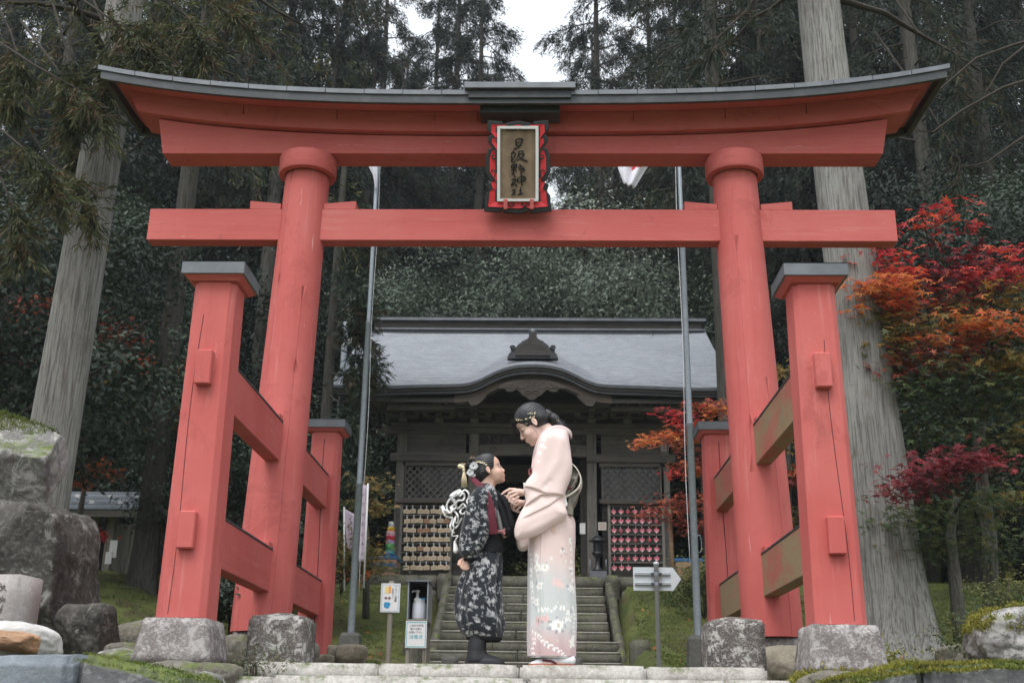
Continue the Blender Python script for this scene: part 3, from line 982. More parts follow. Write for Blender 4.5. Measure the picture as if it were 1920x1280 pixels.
# five brushed characters, traced stroke by stroke
chars = [
 [([(492, 372), (490, 405), (500, 440)], (8, 9, 6)), ([(490, 375), (525, 362), (558, 370), (548, 405), (540, 435)], (6, 6, 11, 9, 7)), ([(500, 405), (535, 398)], (5, 5)), ([(503, 436), (540, 430)], (6, 6)), ([(468, 466), (490, 468), (520, 452), (538, 440)], (6, 8, 5, 3))],
 [([(474, 488), (455, 510), (438, 532)], (5, 9, 5)), ([(450, 525), (468, 512), (486, 520), (478, 560), (452, 590)], (5, 5, 8, 6, 4)), ([(448, 540), (452, 575), (448, 612)], (7, 9, 6)), ([(448, 612), (470, 610), (492, 592)], (6, 6, 3)), ([(515, 500), (545, 493), (572, 496)], (6, 5, 8)), ([(520, 505), (515, 545), (495, 590)], (6, 6, 3)), ([(520, 530), (560, 520), (575, 530), (548, 565), (505, 598)], (5, 6, 9, 6, 3)), ([(522, 545), (555, 580), (612, 604)], (4, 8, 9))],
 [([(452, 640), (448, 665), (455, 685)], (8, 8, 6)), ([(452, 645), (485, 632), (500, 645), (490, 680)], (5, 6, 9, 6)), ([(455, 662), (490, 658)], (4, 4)), ([(458, 684), (488, 680)], (5, 5)), ([(475, 640), (472, 690), (462, 745)], (5, 6, 8)), ([(445, 705), (478, 700), (500, 705)], (5, 5, 5)), ([(450, 742), (480, 735)], (8, 4)), ([(520, 640), (548, 648), (530, 665)], (5, 6, 4)), ([(515, 672), (545, 662), (575, 672)], (5, 6, 7)), ([(520, 690), (550, 684), (582, 690), (560, 715)], (5, 5, 8, 5)), ([(548, 690), (545, 725), (540, 748)], (5, 7, 5))],
 [([(478, 752), (490, 775)], (6, 8)), ([(448, 805), (475, 790), (492, 800), (465, 830), (440, 862)], (6, 6, 8, 7, 6)), ([(440, 862), (465, 855), (490, 835)], (5, 7, 3)), ([(492, 845), (500, 875)], (4, 9)), ([(512, 780), (508, 815), (520, 835)], (6, 7, 4)), ([(510, 785), (555, 765), (588, 780), (580, 815), (520, 832)], (4, 6, 10, 7, 3)), ([(508, 808), (580, 795)], (4, 4)), ([(553, 740), (550, 800), (556, 865)], (5, 7, 9))],
 [([(452, 915), (480, 908), (488, 920)], (6, 7, 7)), ([(480, 918), (465, 945), (448, 968)], (6, 6, 7)), ([(476, 930), (484, 965)], (6, 9)), ([(525, 922), (552, 914)], (5, 5)), ([(540, 880), (540, 920), (538, 958)], (5, 8, 6)), ([(508, 962), (540, 955), (568, 944)], (5, 8, 6))],
]
for ch in chars:
    b = MB()
    for pts, w in ch: stroke(b, pts, w)
    PO(b, 'character', M['ink'])
# cloud scroll curls on the border
curl = [([(232, 800), (262, 790), (282, 745), (270, 705), (248, 698), (240, 712), (252, 722)], 5), ([(285, 570), (258, 580), (246, 560), (256, 540), (268, 550)], 5), ([(250, 470), (278, 490), (286, 530), (283, 575), (262, 588)], 5),
        ([(390, 262), (430, 270), (480, 268), (498, 248), (485, 232), (462, 236)], 5), ([(400, 1050), (440, 1082), (468, 1075), (470, 1058), (452, 1056)], 5)]
b = MB()
for pts, w in curl:
    stroke(b, pts, [w]*len(pts), -.049, .003)
    stroke(b, [(1026-p[0], p[1]) for p in pts], [w]*len(pts), -.049, .003)
PO(b, 'scroll_curls', M['lacq'])
# ================================================================== shrine hall
XB = .055; YH = 22.5; ZB = 2.092
hall = empty('shrine_hall', (XB, YH, ZB), 0, 'dark weathered timber shrine hall with grey shingled roof and curved central gable', 'shrine')
HI = Matrix.Translation(hall.location).inverted()
def HB(b, name, mat, parent=None, bv=0):
    o = b.build(name, mat, parent or hall)
    if parent is None: o.matrix_parent_inverse = HI
    if bv: bevel(o, bv)
    return o

EY, RY = 21.0, 25.0          # eave and ridge lines
HW = 4.02                    # half length of the roof
kx = np.array([0, .30, .57, .80, .93, 1.10, 1.30, 1.60, 2.0, 2.42, 3.0, 3.4, 4.1])
kz = np.array([.49, .475, .41, .31, .235, .145, .085, .070, .060, .048, .018, .0, .0])
def bump_(x):
    return np.interp(np.abs(x), kx, kz)
def smooth_bump(x):
    return (bump_(x)*2+bump_(x-.07)+bump_(x+.07)+bump_(x-.14)*.5+bump_(x+.14)*.5)/5
ZE = 5.84
def zmain(x, y):
    t = (y-EY)/(RY-EY)
    up = .05*np.clip((np.abs(x)-2.6)/1.4, 0, 1)**2
    return ZE+up+2.62*(t*.86+.14*t*t)
def zroof(x, y):
    zm = zmain(x, y)
    zk = ZE+smooth_bump(x)+.43*(y-EY)
    d = zk-zm
    return np.where(d > 0, zk, zm)+.02*np.exp(-(d/.04)**2)
# shingled front slope with one lip per course
nc, nxr = 30, 161
xr = np.linspace(-HW, HW, nxr)
rows = []
yy = np.linspace(EY, RY-.1, nc+1)
for j in range(nc):
    rows.append((yy[j], .0)); rows.append((yy[j]+.002, .032)); rows.append((yy[j+1]-.001, .006))
V = []
for (y, o_) in rows:
    V.append(np.c_[xr+XB, np.full(nxr, y), zroof(xr, np.full(nxr, y))+o_])
V = np.concatenate(V); J = np.arange(len(rows)*nxr).reshape(len(rows), nxr)
FQ = np.c_[J[:-1, :-1].ravel(), J[:-1, 1:].ravel(), J[1:, 1:].ravel(), J[1:, :-1].ravel()]
n = NM('silver_grey_shingles', (.30, .325, .35, 1), .42, spec=.6)
br = n.n.new('ShaderNodeTexBrick'); br.inputs['Scale'].default_value = 1
br.inputs['Color1'].default_value = (.38, .40, .43, 1); br.inputs['Color2'].default_value = (.30, .32, .35, 1)
br.inputs['Mortar'].default_value = (.17, .18, .20, 1); br.inputs['Mortar Size'].default_value = .003
br.inputs['Brick Width'].default_value = .16; br.inputs['Row Height'].default_value = 3.9/30
mp = n.map((1, 1, 1)); n.l.new(mp, br.inputs['Vector']); n.col = br.outputs['Color']
n.mix(n.ramp(n.noise(.8, 5, .7), .4, .7), (.19, .205, .225, 1), amt=.6)
n.mix(n.ramp(n.noise(3, 5, .7, (1, .25, 1)), .5, .75), (.36, .38, .40, 1), amt=.4)
M['shingle'] = n.done(Metallic=.15)
o = obj_fast('shingle_slope', V, FQ, M['shingle'], hall); o.matrix_parent_inverse = HI
n = NM('shaded_butt_ends', (.15, .16, .18, 1), .6); n.mix(n.ramp(n.noise(4, 4), .4, .7), (.21, .225, .245, 1))
o.data.materials.append(n.done())      # dark end grain, with each course's gap shadow put into the colour
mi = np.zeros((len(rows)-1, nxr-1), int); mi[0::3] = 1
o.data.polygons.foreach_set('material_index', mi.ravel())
# back slope (seen from below at the gable overhang)
yb = np.linspace(RY, 29.3, 9)
V = []
for y in yb:
    zb_ = zmain(xr, np.full(nxr, 2*RY-y))
    V.append(np.c_[xr+XB, np.full(nxr, y), zb_])
V = np.concatenate(V); J = np.arange(len(yb)*nxr).reshape(len(yb), nxr)
FQ = np.c_[J[:-1, :-1].ravel(), J[:-1, 1:].ravel(), J[1:, 1:].ravel(), J[1:, :-1].ravel()]
o = obj_fast('shingle_slope', V, FQ, M['shingle'], hall); o.matrix_parent_inverse = HI
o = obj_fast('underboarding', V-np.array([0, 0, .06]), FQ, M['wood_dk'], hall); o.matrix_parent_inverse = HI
# underside of the front slope
V = []
ya = np.linspace(EY+.02, RY, 10)
for y in ya: V.append(np.c_[xr+XB, np.full(nxr, y), zmain(xr, np.full(nxr, y))+np.minimum(smooth_bump(xr), .49)*max(0, 1-(y-EY)/1.6)*.9-.17])
V = np.concatenate(V); J = np.arange(len(ya)*nxr).reshape(len(ya), nxr)
FQ = np.c_[J[:-1, :-1].ravel(), J[:-1, 1:].ravel(), J[1:, 1:].ravel(), J[1:, :-1].ravel()]
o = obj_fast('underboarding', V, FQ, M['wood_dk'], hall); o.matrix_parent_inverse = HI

def curve_band(name, xa, xb_, zlo, zhi, y0, y1, mat, ns=90, fn=None, th=None):
    fn = fn or (lambda x: ZE+float(smooth_bump(np.array([x]))[0])+.05*max(0, (abs(x)-2.6)/1.4)**2)
    b = MB(); V = []; Fc = []
    for i in range(ns+1):
        x = lerp(xa, xb_, i/ns); z = fn(x)
        V += [(x+XB, y0, z+zlo), (x+XB, y0, z+zhi), (x+XB, y1, z+zhi), (x+XB, y1, z+zlo)]
    for i in range(ns):
        for k in range(4):
            k2 = (k+1) % 4
            Fc.append((i*4+k, (i+1)*4+k, (i+1)*4+k2, i*4+k2))
    Fc += [(0, 1, 2, 3), tuple(ns*4+k for k in (3, 2, 1, 0))]
    b.add(V, Fc)
    return HB(b, name, mat)
# layered eave edge
curve_band('eave_edge', -HW, HW, -.045, .016, EY-.015, EY+.12, M['metal_dark'])
curve_band('eave_edge', -HW+.02, HW-.02, -.105, -.046, EY+.015, EY+.14, M['wood_dk'])
curve_band('eave_edge', -HW+.04, HW-.04, -.165, -.106, EY+.045, EY+.16, M['metal_dark'])
# bargeboard of the curved gable
curve_band('gable_board', -1.55, 1.55, -.335, -.175, EY+.09, EY+.17, M['wood_brown'], 60)
curve_band('gable_board', -1.5, 1.5, -.375, -.3355, EY+.12, EY+.19, M['wood_dk'], 60)
for s in (-1, 1):       # straight eave boards outside the curve
    b = MB().box(*sorted((XB+s*1.552, XB+s*(HW-.3))), EY+.10, EY+.18, ZE-.25, ZE-.17)
    HB(b, 'eave_board', M['wood_dk'])
    b = MB().box(*sorted((XB+s*1.552, XB+s*2.9)), EY+.32, EY+.42, ZE-.345, ZE-.255)
    HB(b, 'eave_board', M['wood_h'])
# rafters
rm = None
def rafters(xlist, y0, z0, y1, z1, w=.045, h=.06, mat=None):
    global rm
    L = sqrt((y1-y0)**2+(z1-z0)**2); me = None
    for x in xlist:
        if me is None:
            b = MB().box(-w/2, w/2, 0, L, -h, 0)
            o = b.build('rafter', mat or M['wood_v'], hall); me = o.data
        else:
            o = bpy.data.objects.new('rafter', me); link(o, hall)
        o.matrix_parent_inverse = HI
        o.location = (x+XB, y0, z0); o.rotation_euler = (atan2(z1-z0, y1-y0), 0, 0)
xl = [x for x in np.arange(-3.85, 3.86, .112) if abs(x) > 1.6]
rafters(xl, EY+.2, ZE-.19, YH+.4, ZE+.05, mat=M['wood_h'])
xl = [x for x in np.arange(-3.95, 3.96, .125) if abs(x) > 2.75]
rafters(xl, 26.2, 7.42, 29.1, 5.72, .055, .085, mat=M['wood_v'])
for s in (-1, 1):
    HB(MB().box(*sorted((XB+s*2.6, XB+s*4.0)), 27.3, 27.5, 6.42, 6.62), 'purlin', M['wood_h'])
    HB(MB().box(*sorted((XB+s*2.6, XB+s*3.95)), 24.1, 24.3, 6.5, 6.7), 'purlin', M['wood_h'])
    # gable wall and its verge
    b = MB(); x = XB+s*2.78
    b.add([(x, 22.6, ZB), (x, 28.3, ZB), (x, 28.3, 6.1), (x, 25, 8.1), (x, 22.6, 6.5), (x-s*.08, 22.6, ZB), (x-s*.08, 28.3, ZB), (x-s*.08, 28.3, 6.1), (x-s*.08, 25, 8.1), (x-s*.08, 22.6, 6.5)],
          [(0, 1, 2, 3, 4), (9, 8, 7, 6, 5)]+[(i, (i+1) % 5, (i+1) % 5+5, i+5) for i in range(5)])
    HB(b, 'side_wall', M['wood_dk'])
# main ridge: stacked box ridge with two pale caps
rz = 8.30
HB(MB().box(XB-HW+.05, XB+HW-.05, RY-.30, RY+.30, rz-.15, rz+.05), 'ridge_base', M['metal_dark'])
HB(MB().box(XB-HW+.02, XB+HW-.02, RY-.34, RY+.34, rz+.0505, rz+.085), 'ridge_cap', M['metal'], bv=.004)
HB(MB().box(XB-HW+.07, XB+HW-.07, RY-.22, RY+.22, rz+.0855, rz+.30), 'ridge_box', M['wood_dk'])
HB(MB().box(XB-HW-.02, XB+HW+.02, RY-.30, RY+.30, rz+.3005, rz+.345), 'ridge_cap', M['metal'], bv=.004)
HB(MB().box(XB-HW-.02, XB+HW+.02, RY-.24, RY+.24, rz+.3455, rz+.395), 'ridge_top', M['metal_dark'], bv=.004)
# dark carved ornament sitting on the curved gable
def OL(px, py, Y=EY+.55):
    q = P(660+px/2.743, 570+py/2.743, Y); return (q[0], q[2])
orn = [(798, 284), (806, 262), (822, 245), (815, 232), (828, 222), (842, 228), (855, 212), (868, 204), (880, 192), (895, 188), (908, 178), (912, 160), (908, 145), (920, 136), (930, 134)]
cx_ = OL(930, 200)[0]
pol = [OL(*p) for p in orn]; pol = pol+[(2*cx_-x, z) for x, z in pol[::-1][1:]]
HB(MB().prism(pol, EY+.48, EY+.66), 'ridge_ornament', M['lacq'], bv=.004)
orn2 = [(840, 272), (850, 240), (880, 214), (905, 200), (915, 165), (930, 150)]
pol = [OL(*p) for p in orn2]; pol = pol+[(2*cx_-x, z) for x, z in pol[::-1][1:]]
o = HB(MB().prism(pol, EY+.44, EY+.479), 'ridge_ornament_face', M['wood_dk'], bv=.006)
q = OL(930, 142)
HB(MB().lathe([(.02, -.08), (.050, -.07), (.060, 0), (.045, .04), (.01, .055)], 12, Matrix.Translation((q[0], EY+.52, q[1]))), 'ornament_finial', M['metal'])
for s in (-1, 1):
    q = OL(930+s*102, 232)
    b = MB(); pts = []
    for i in range(18):
        a = i/17*2.2*pi; r_ = .055*(1-i/26)
        pts.append((q[0]+s*(r_*cos(a)), EY+.46, q[1]+r_*sin(a)))
    b.tube(pts, .016, 6); HB(b, 'ornament_curl', M['lacq'])
# carved pendant hanging in the gable (gegyo) + carved ends
def CL(px, py, Y=EY+.10):
    q = P(820+px/5.333, 640+py/5.333, Y); return (q[0], q[2])
pen = [(600, 475), (640, 440), (690, 420), (760, 402), (850, 398), (945, 400)]
pen2 = [(945, 598), (915, 590), (880, 560), (845, 545), (820, 510), (790, 490), (750, 512), (700, 512), (670, 482), (630, 480)]
cxp_ = CL(945, 500)[0]
hl = [CL(*p) for p in pen]; hb = [CL(*p) for p in pen2]
pol = hl+[(2*cxp_-x, z) for x, z in hl[::-1][1:]]+[(2*cxp_-x, z) for x, z in hb[::-1][:-1]]+hb
HB(MB().prism(pol, EY+.03, EY+.088), 'carved_pendant', M['carving'], bv=.008)
b = MB(); random.seed(5)
for s in (-1, 1):
    for (px, py, r0) in ((740, 455, 45), (850, 450, 60), (905, 520, 40), (800, 470, 30), (690, 470, 28), (920, 440, 30)):
        q = CL(px, py); q = (cxp_+s*(q[0]-cxp_), q[1]); pts = []
        for i in range(16):
            a = i/15*2.0*pi+px; r_ = r0*.0018*(1-i/24)
            pts.append((q[0]+s*r_*cos(a), EY+.028, q[1]+r_*sin(a)*.75))
        b.tube(pts, .009, 5)
HB(b, 'carved_scrolls', M['wood_brown'])
for s in (-1, 1):
    pe = [(300, 600), (340, 650), (400, 640), (450, 600), (490, 555), (500, 530), (440, 545), (380, 560), (310, 565)]
    pol = [CL(*p) for p in pe]
    if s > 0: pol = [(2*cxp_-x, z) for x, z in pol[::-1]]
    HB(MB().prism(pol, EY+.07, EY+.16), 'carved_end', M['carving'], bv=.008)

# pillars, beams, brackets
def hx(x0, x1): return XB+x0, XB+x1
PX = (-2.70, -1.215, 1.205, 2.69)
for x in PX:
    for y in (YH, 26.2):
        b = MB().box(XB+x-.10, XB+x+.10, y-.10, y+.10, ZB+.05, 5.28, .012)
        HB(b, 'pillar', M['wood_v'])
        if y == YH:
            HB(MB().lathe([(.17, 0), (.165, .05), (.14, .055)], 16, Matrix.Translation((XB+x, y, ZB)), smooth=False), 'pillar_base_stone', M['step_top'])
HB(MB().box(*hx(-3.02, 3.02), YH-.08, YH+.08, 5.282, 5.42, .01), 'head_beam', M['wood_h'])
HB(MB().box(*hx(-2.95, 2.95), YH-.14, YH+.14, 5.4205, 5.50, .008), 'plate_beam', M['wood_h'])
for x0, x1 in ((-2.93, -1.11), (1.10, 2.92)):
    HB(MB().box(*hx(x0, x1), YH-.145, YH-.02, 4.685, 4.86, .01), 'waist_beam', M['wood_h'])
    HB(MB().box(*hx(x0+.26, x1-.22), YH-.10, YH+.02, 4.60, 4.683, .005), 'window_head', M['wood_h'])
    HB(MB().box(*hx(x0+.26, x1-.22), YH-.13, YH+.02, 3.85, 3.93, .005), 'window_sill', M['wood_h'])
    for zz in (4.865, 5.005, 5.145):
        HB(MB().box(*hx(x0+.31, x1-.27), YH-.03-.006*(zz > 5), YH+.02, zz, zz+.137), 'wall_board', M['wood_h'])
    HB(MB().box(*hx(x0+.31, x1-.27), YH-.02, YH+.02, ZB, 3.849), 'wall_board', M['wood_dk'])
    xa, xb_ = XB+x0+.33, XB+x1-.29
    for xx in (xa-.03, xb_-.01):
        HB(MB().box(xx, xx+.045, YH-.10, YH+.0, 3.931, 4.599), 'window_stile', M['wood_h'])
    # diagonal lattice, each slat its own piece
    za, zb_ = 3.935, 4.595; w_ = xb_-xa; h_ = zb_-za
    for sgn, dy in ((1, -.055), (-1, -.035)):
        c = -h_
        while c < w_:
            c += .145
            pts = []
            # line x = xa + c + (z-za) for sgn=1 ; mirrored otherwise
            t0, t1 = max(0, -c), min(h_, w_-c)
            if t1-t0 < .06: continue
            p0 = (c+t0, t0); p1 = (c+t1, t1)
            if sgn < 0: p0 = (w_-p0[0], p0[1]); p1 = (w_-p1[0], p1[1])
            L = sqrt(2)*(t1-t0); ang = radians(45) if sgn > 0 else radians(135)
            T = Matrix.Translation((xa+p0[0], YH+dy, za+p0[1])) @ Matrix.Rotation(-ang, 4, 'Y')
            HB(MB().box(0, L, -.009, .009, -.014, .014, M=T), 'lattice_slat', M['wood_v'])
    n_ = NM('dark_window_glass', (.010, .011, .012, 1), .08, spec=.5)
    if 'win_glass' not in M: M['win_glass'] = n_.done()
    HB(MB().box(xa, xb_, YH-.018, YH-.012, za, zb_), 'window_pane', M['win_glass'])
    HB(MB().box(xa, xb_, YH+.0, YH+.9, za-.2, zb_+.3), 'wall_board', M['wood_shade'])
# rainbow beam across the middle bay with carved swirls
b = MB(); V = []; Fc = []; ns = 24
for i in range(ns+1):
    u = i/ns*2-1; x = XB+u*1.11; c = .035*(1-u*u)
    V += [(x, YH-.11, 4.80+c), (x, YH-.11, 5.045+c*.6), (x, YH+.05, 5.045+c*.6), (x, YH+.05, 4.80+c)]
for i in range(ns):
    for k in range(4): Fc.append((i*4+k, (i+1)*4+k, (i+1)*4+(k+1) % 4, i*4+(k+1) % 4))
Fc += [(0, 1, 2, 3), tuple(ns*4+k for k in (3, 2, 1, 0))]
HB(b.add(V, Fc), 'rainbow_beam', M['wood_h'])
b = MB()
for s in (-1, 1):
    pts = []
    for i in range(20):
        a = i/19*2.3*pi; r_ = .075*(1-i/24)
        pts.append((XB+s*(.82-r_*cos(a)), YH-.115, 4.93+r_*sin(a)))
    b.tube(pts, .008, 5)
HB(b, 'beam_swirl', M['wood_dk'])
HB(MB().box(*hx(-1.11, 1.10), YH-.03, YH+.04, 5.075, 5.281), 'transom_panel', M['wood_dk'])
# frog-leg strut and bracket sets
def cluster(x, zb0, sc=1.0, w=.34):
    b = MB()
    b.box(XB+x-.085*sc, XB+x+.085*sc, YH-.20, YH-.02, zb0, zb0+.085*sc, .012)
    HB(b, 'bearing_block', M['wood_v'])
    b = MB()
    V = [(XB+x-w, zb0+.15*sc), (XB+x-w, zb0+.11*sc), (XB+x-w*.7, zb0+.087*sc), (XB+x+w*.7, zb0+.087*sc), (XB+x+w, zb0+.11*sc), (XB+x+w, zb0+.15*sc)]
    b.prism(V[::-1], YH-.17, YH-.06); HB(b, 'bracket_arm', M['wood_h'])
    HB(MB().box(XB+x-.05, XB+x+.05, YH-.55, YH-.172, zb0+.085*sc, zb0+.15*sc, .01), 'bracket_arm', M['wood_h'])
    for dx in (-w*.85, 0, w*.85):
        HB(MB().box(XB+x+dx-.06*sc, XB+x+dx+.06*sc, YH-.19, YH-.04, zb0+.151*sc, zb0+.21*sc, .010), 'bearing_block', M['wood_v'])
    HB(MB().box(XB+x-.06, XB+x+.06, YH-.60, YH-.48, zb0+.151*sc, zb0+.21*sc, .010), 'bearing_block', M['wood_v'])
for x in PX+(-1.95, 1.95): cluster(x, 5.501)
HB(MB().box(*hx(-3.1, 3.1), YH-.17, YH-.05, 5.715, 5.80), 'purlin', M['wood_h'])
HB(MB().box(*hx(-3.3, 3.3), YH-.62, YH-.50, 5.715, 5.79), 'purlin', M['wood_h'])
HB(MB().box(*hx(-3.0, 3.0), YH-.02, YH+.05, 5.501, 6.3), 'wall_board', M['wood_dk'])
b = MB()
fl_ = [(-.42, 5.50), (-.40, 5.56), (-.27, 5.60), (-.15, 5.70), (0, 5.74), (.15, 5.70), (.27, 5.60), (.40, 5.56), (.42, 5.50), (.20, 5.50), (.12, 5.57), (0, 5.60), (-.12, 5.57), (-.20, 5.50)]
HB(b.prism([(XB+x, z) for x, z in fl_[::-1]], YH-.13, YH-.04), 'frog_leg_strut', M['wood_h'])
for s in (-1, 1):      # carved beam noses at the corners
    pol = [(s*2.80, 5.30), (s*3.06, 5.30), (s*3.16, 5.36), (s*3.13, 5.44), (s*3.04, 5.42), (s*2.80, 5.42)]
    pol = [(XB+x, z) for x, z in (pol if s < 0 else pol[::-1])]
    HB(MB().prism(pol, YH-.06, YH+.04), 'beam_nose', M['wood_v'])
# carved infill behind the curved gable
random.seed(11); b = MB()
for i in range(46):
    x = random.uniform(-1.15, 1.15); z = random.uniform(5.1, 5.26) if i % 2 else random.uniform(5.52, 5.70)
    if z > 5.3 and abs(x) < .45: continue
    pts = []; r0 = random.uniform(.04, .07); a0 = random.uniform(0, 6)
    for k in range(9):
        a = a0+k*.6; r_ = r0*(1-k/14)
        pts.append((XB+x+r_*cos(a)*1.4, YH-.05+.03*sin(k), z+r_*sin(a)*.7))
    b.tube(pts, .012, 5)
tag(HB(b, 'carved_infill', M['wood_h']), kind='stuff')
# passage: floor, ceiling, inner walls, inner beams, open rear side
HB(MB().box(*hx(-2.65, 2.65), YH+.11, 28.2, ZB-.02, ZB+.06), 'floor', M['wood_dk'])
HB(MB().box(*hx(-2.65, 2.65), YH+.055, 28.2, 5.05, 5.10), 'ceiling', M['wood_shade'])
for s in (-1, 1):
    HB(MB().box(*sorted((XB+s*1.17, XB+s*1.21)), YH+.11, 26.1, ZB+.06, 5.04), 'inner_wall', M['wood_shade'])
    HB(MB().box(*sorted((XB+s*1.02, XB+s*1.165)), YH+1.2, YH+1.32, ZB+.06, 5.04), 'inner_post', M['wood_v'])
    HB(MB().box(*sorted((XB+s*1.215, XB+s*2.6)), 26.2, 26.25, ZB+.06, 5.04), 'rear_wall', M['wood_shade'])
HB(MB().box(*hx(-1.16, 1.16), 24.0, 24.12, 4.62, 4.98), 'inner_beam', M['wood_h'])
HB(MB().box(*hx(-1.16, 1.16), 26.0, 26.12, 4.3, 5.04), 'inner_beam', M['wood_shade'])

# small plaque on the right pillar, paper notice and door fittings
b = MB().box(XB+2.69-.055, XB+2.69+.055, YH-.118, YH-.101, 4.93, 5.09)
tag(b.build('paper_charm', plain('old_white_paper', (.50, .47, .46, 1), .8)), 'small faded paper charm pasted high on the right pillar', 'charm')
b = MB()
for (a, c) in ((5.065, .03), (5.035, .02), (5.00, .03), (4.965, .02)):
    b.box(XB+2.69-c, XB+2.69+c, YH-.1195, YH-.1182, a-.008, a+.008)
o = b.build('print', plain('faded_red_print', (.42, .10, .10, 1), .8)); o.parent = bpy.data.objects['paper_charm']
x0, z0 = P(1087, 984, YH-.3)[0], P(1087, 1001, YH-.3)[2]
b = MB().box(x0, x0+.11, YH-.32, YH-.30, z0, z0+.22, .005)
tag(b.build('notice', plain('white_card', (.72, .72, .70, 1), .6)), 'small white card notice hung on the passage side pillar', 'notice')
q = P(1129, 986, YH-.25)
b = MB().box(q[0]-.08, q[0]+.085, YH-.26, YH-.245, q[2]-.08, q[2]+.08)
nb = tag(b.build('notice_board', plain('cream_card', (.60, .56, .50, 1), .7)), 'small square cream notice beside the heart plaque rack', 'notice')
b = MB()
for i in range(4): b.box(q[0]-.055, q[0]+.05-.02*(i % 2), YH-.2645, YH-.2605, q[2]+.045-i*.03, q[2]+.051-i*.03)
o = b.build('writing', plain('pink_print', (.55, .28, .28, 1), .8), nb)

# ---------------------------------------------------------------- votive racks
def rack(name, xa, xb_, zt, label, nrows, rowz):
    y = YH-.34
    r = empty(name, ((xa+xb_)/2, y, ZB), 0, label, 'plaque rack')
    RI = Matrix.Translation(r.location).inverted()
    def RB(b, nm, mt):
        o = b.build(nm, mt, r); o.matrix_parent_inverse = RI; return o
    for x in (xa, xb_-.05): RB(MB().box(x, x+.05, y-.03, y+.03, ZB, zt-.03), 'rack_post', M['wood_v'])
    RB(MB().box(xa-.1, xb_+.1, y-.09, y+.12, zt-.029, zt), 'rack_roof', M['wood_brown'])
    RB(MB().box(xa+.05, xb_-.05, y+.02, y+.04, ZB+.1, zt-.06), 'back_board', M['wood_dk'])
    for z in rowz: RB(MB().box(xa+.051, xb_-.051, y-.022, y+.019, z, z+.028), 'rail', M['wood_h'])
    RB(MB().box(xa+.051, xb_-.051, y-.022, y+.019, ZB+.10, ZB+.15), 'rail', M['wood_h'])
    return y
exa, exb = P(749, 1000, YH-.34)[0], P(848, 1000, YH-.34)[0]
erows = [P(800, 957.5-8+17.5*i, YH-.34)[2] for i in range(7)]
y = rack('votive_rack', exa, exb, P(800, 941, YH-.34)[2], 'dark rack of pale wooden votive plaques in the left bay', 7, [z-.0 for z in erows])
M['ema'] = plain('pale_votive_wood', (.64, .51, .36, 1), .7, var=.1, bump=.1)
M['ema2'] = plain('orange_votive_wood', (.42, .24, .15, 1), .7, var=.1, bump=.1)
M['white_string'] = plain('white_string', (.62, .63, .64, 1), .7)
M['ink_faint'] = plain('faded_ink', (.25, .17, .11, 1), .8)
me_e = me_h = me_w = None
ORD = ('first', 'second', 'third', 'fourth', 'fifth', 'sixth', 'seventh')
random.seed(3)
for j in range(7):
    for i in range(7):
        if j == 6 and i == 0: pass
        q = P(762.5+12.55*i+random.uniform(-1.1, 1.1), 957.5+17.5*j+random.uniform(-.6, .8), YH-.40)
        x, z = q[0], q[2]
        w, h = .062, .049
        special = (j, i) in ((1, 3), (1, 6), (2, 3), (2, 2), (4, 2))
        if me_e is None:
            b = MB().prism([(-w, -h), (w, -h), (w, h*.55), (0, h), (-w, h*.55)], -.006, .006)
            o = b.build('votive_plaque', M['ema']); me_e = o.data
            me_e2 = me_e.copy(); me_e2.materials.clear(); me_e2.materials.append(M['ema2'])
            b = MB().box(-.009, .009, -.012, .0, .036, .115)
            hk = b.build('hanging_string', M['white_string']); me_h = hk.data; bpy.data.objects.remove(hk)
            b = MB()
            for k in range(4): b.box(-.035+k*.02, -.031+k*.02, -.0075, -.0062, -.028, .012+.006*(k % 2))
            wr = b.build('writing', M['ink_faint']); me_w = wr.data; bpy.data.objects.remove(wr)
        else:
            o = bpy.data.objects.new('votive_plaque', me_e); link(o)
        if special: o.data = me_e2
        o.location = (x, YH-.385, z); o.rotation_euler = (random.uniform(-.1, .1), random.uniform(-.13, .13), random.uniform(-.3, .3))
        tag(o, '%s wooden votive plaque, %s row, %s from the left on the left rack' % ('darker orange' if special else 'pale', ORD[j], ORD[i]), 'votive plaque', 'votive plaques on the left rack')
        link(bpy.data.objects.new('hanging_string', me_h), o); link(bpy.data.objects.new('writing', me_w), o)
hxa, hxb = P(1140, 1000, YH-.34)[0], P(1246, 1000, YH-.34)[0]
hrows = [P(1190, 959+17.6*i-9, YH-.34)[2] for i in range(7)]
rack('heart_rack', hxa, hxb, P(1190, 943, YH-.34)[2], 'dark rack of pink heart shaped votive plaques in the right bay', 7, hrows)
n = NM('pink_to_white_heart', (.62, .10, .16, 1), .6)
gr = n.n.new('ShaderNodeSeparateXYZ'); n.l.new(n.tc, gr.inputs[0])
n.mix(n.ramp(gr.outputs[2], .01, -.045), (.78, .66, .64, 1))
n.mix(n.ramp(n.noise(30, 3), .45, .7), (.70, .30, .32, 1), amt=.6)
M['heart'] = n.done()
n = NM('deep_red_heart', (.45, .05, .08, 1), .6)
n.mix(n.ramp(n.noise(30, 3), .45, .7), (.60, .25, .22, 1), amt=.6)
M['heart2'] = n.done()
me_e = None
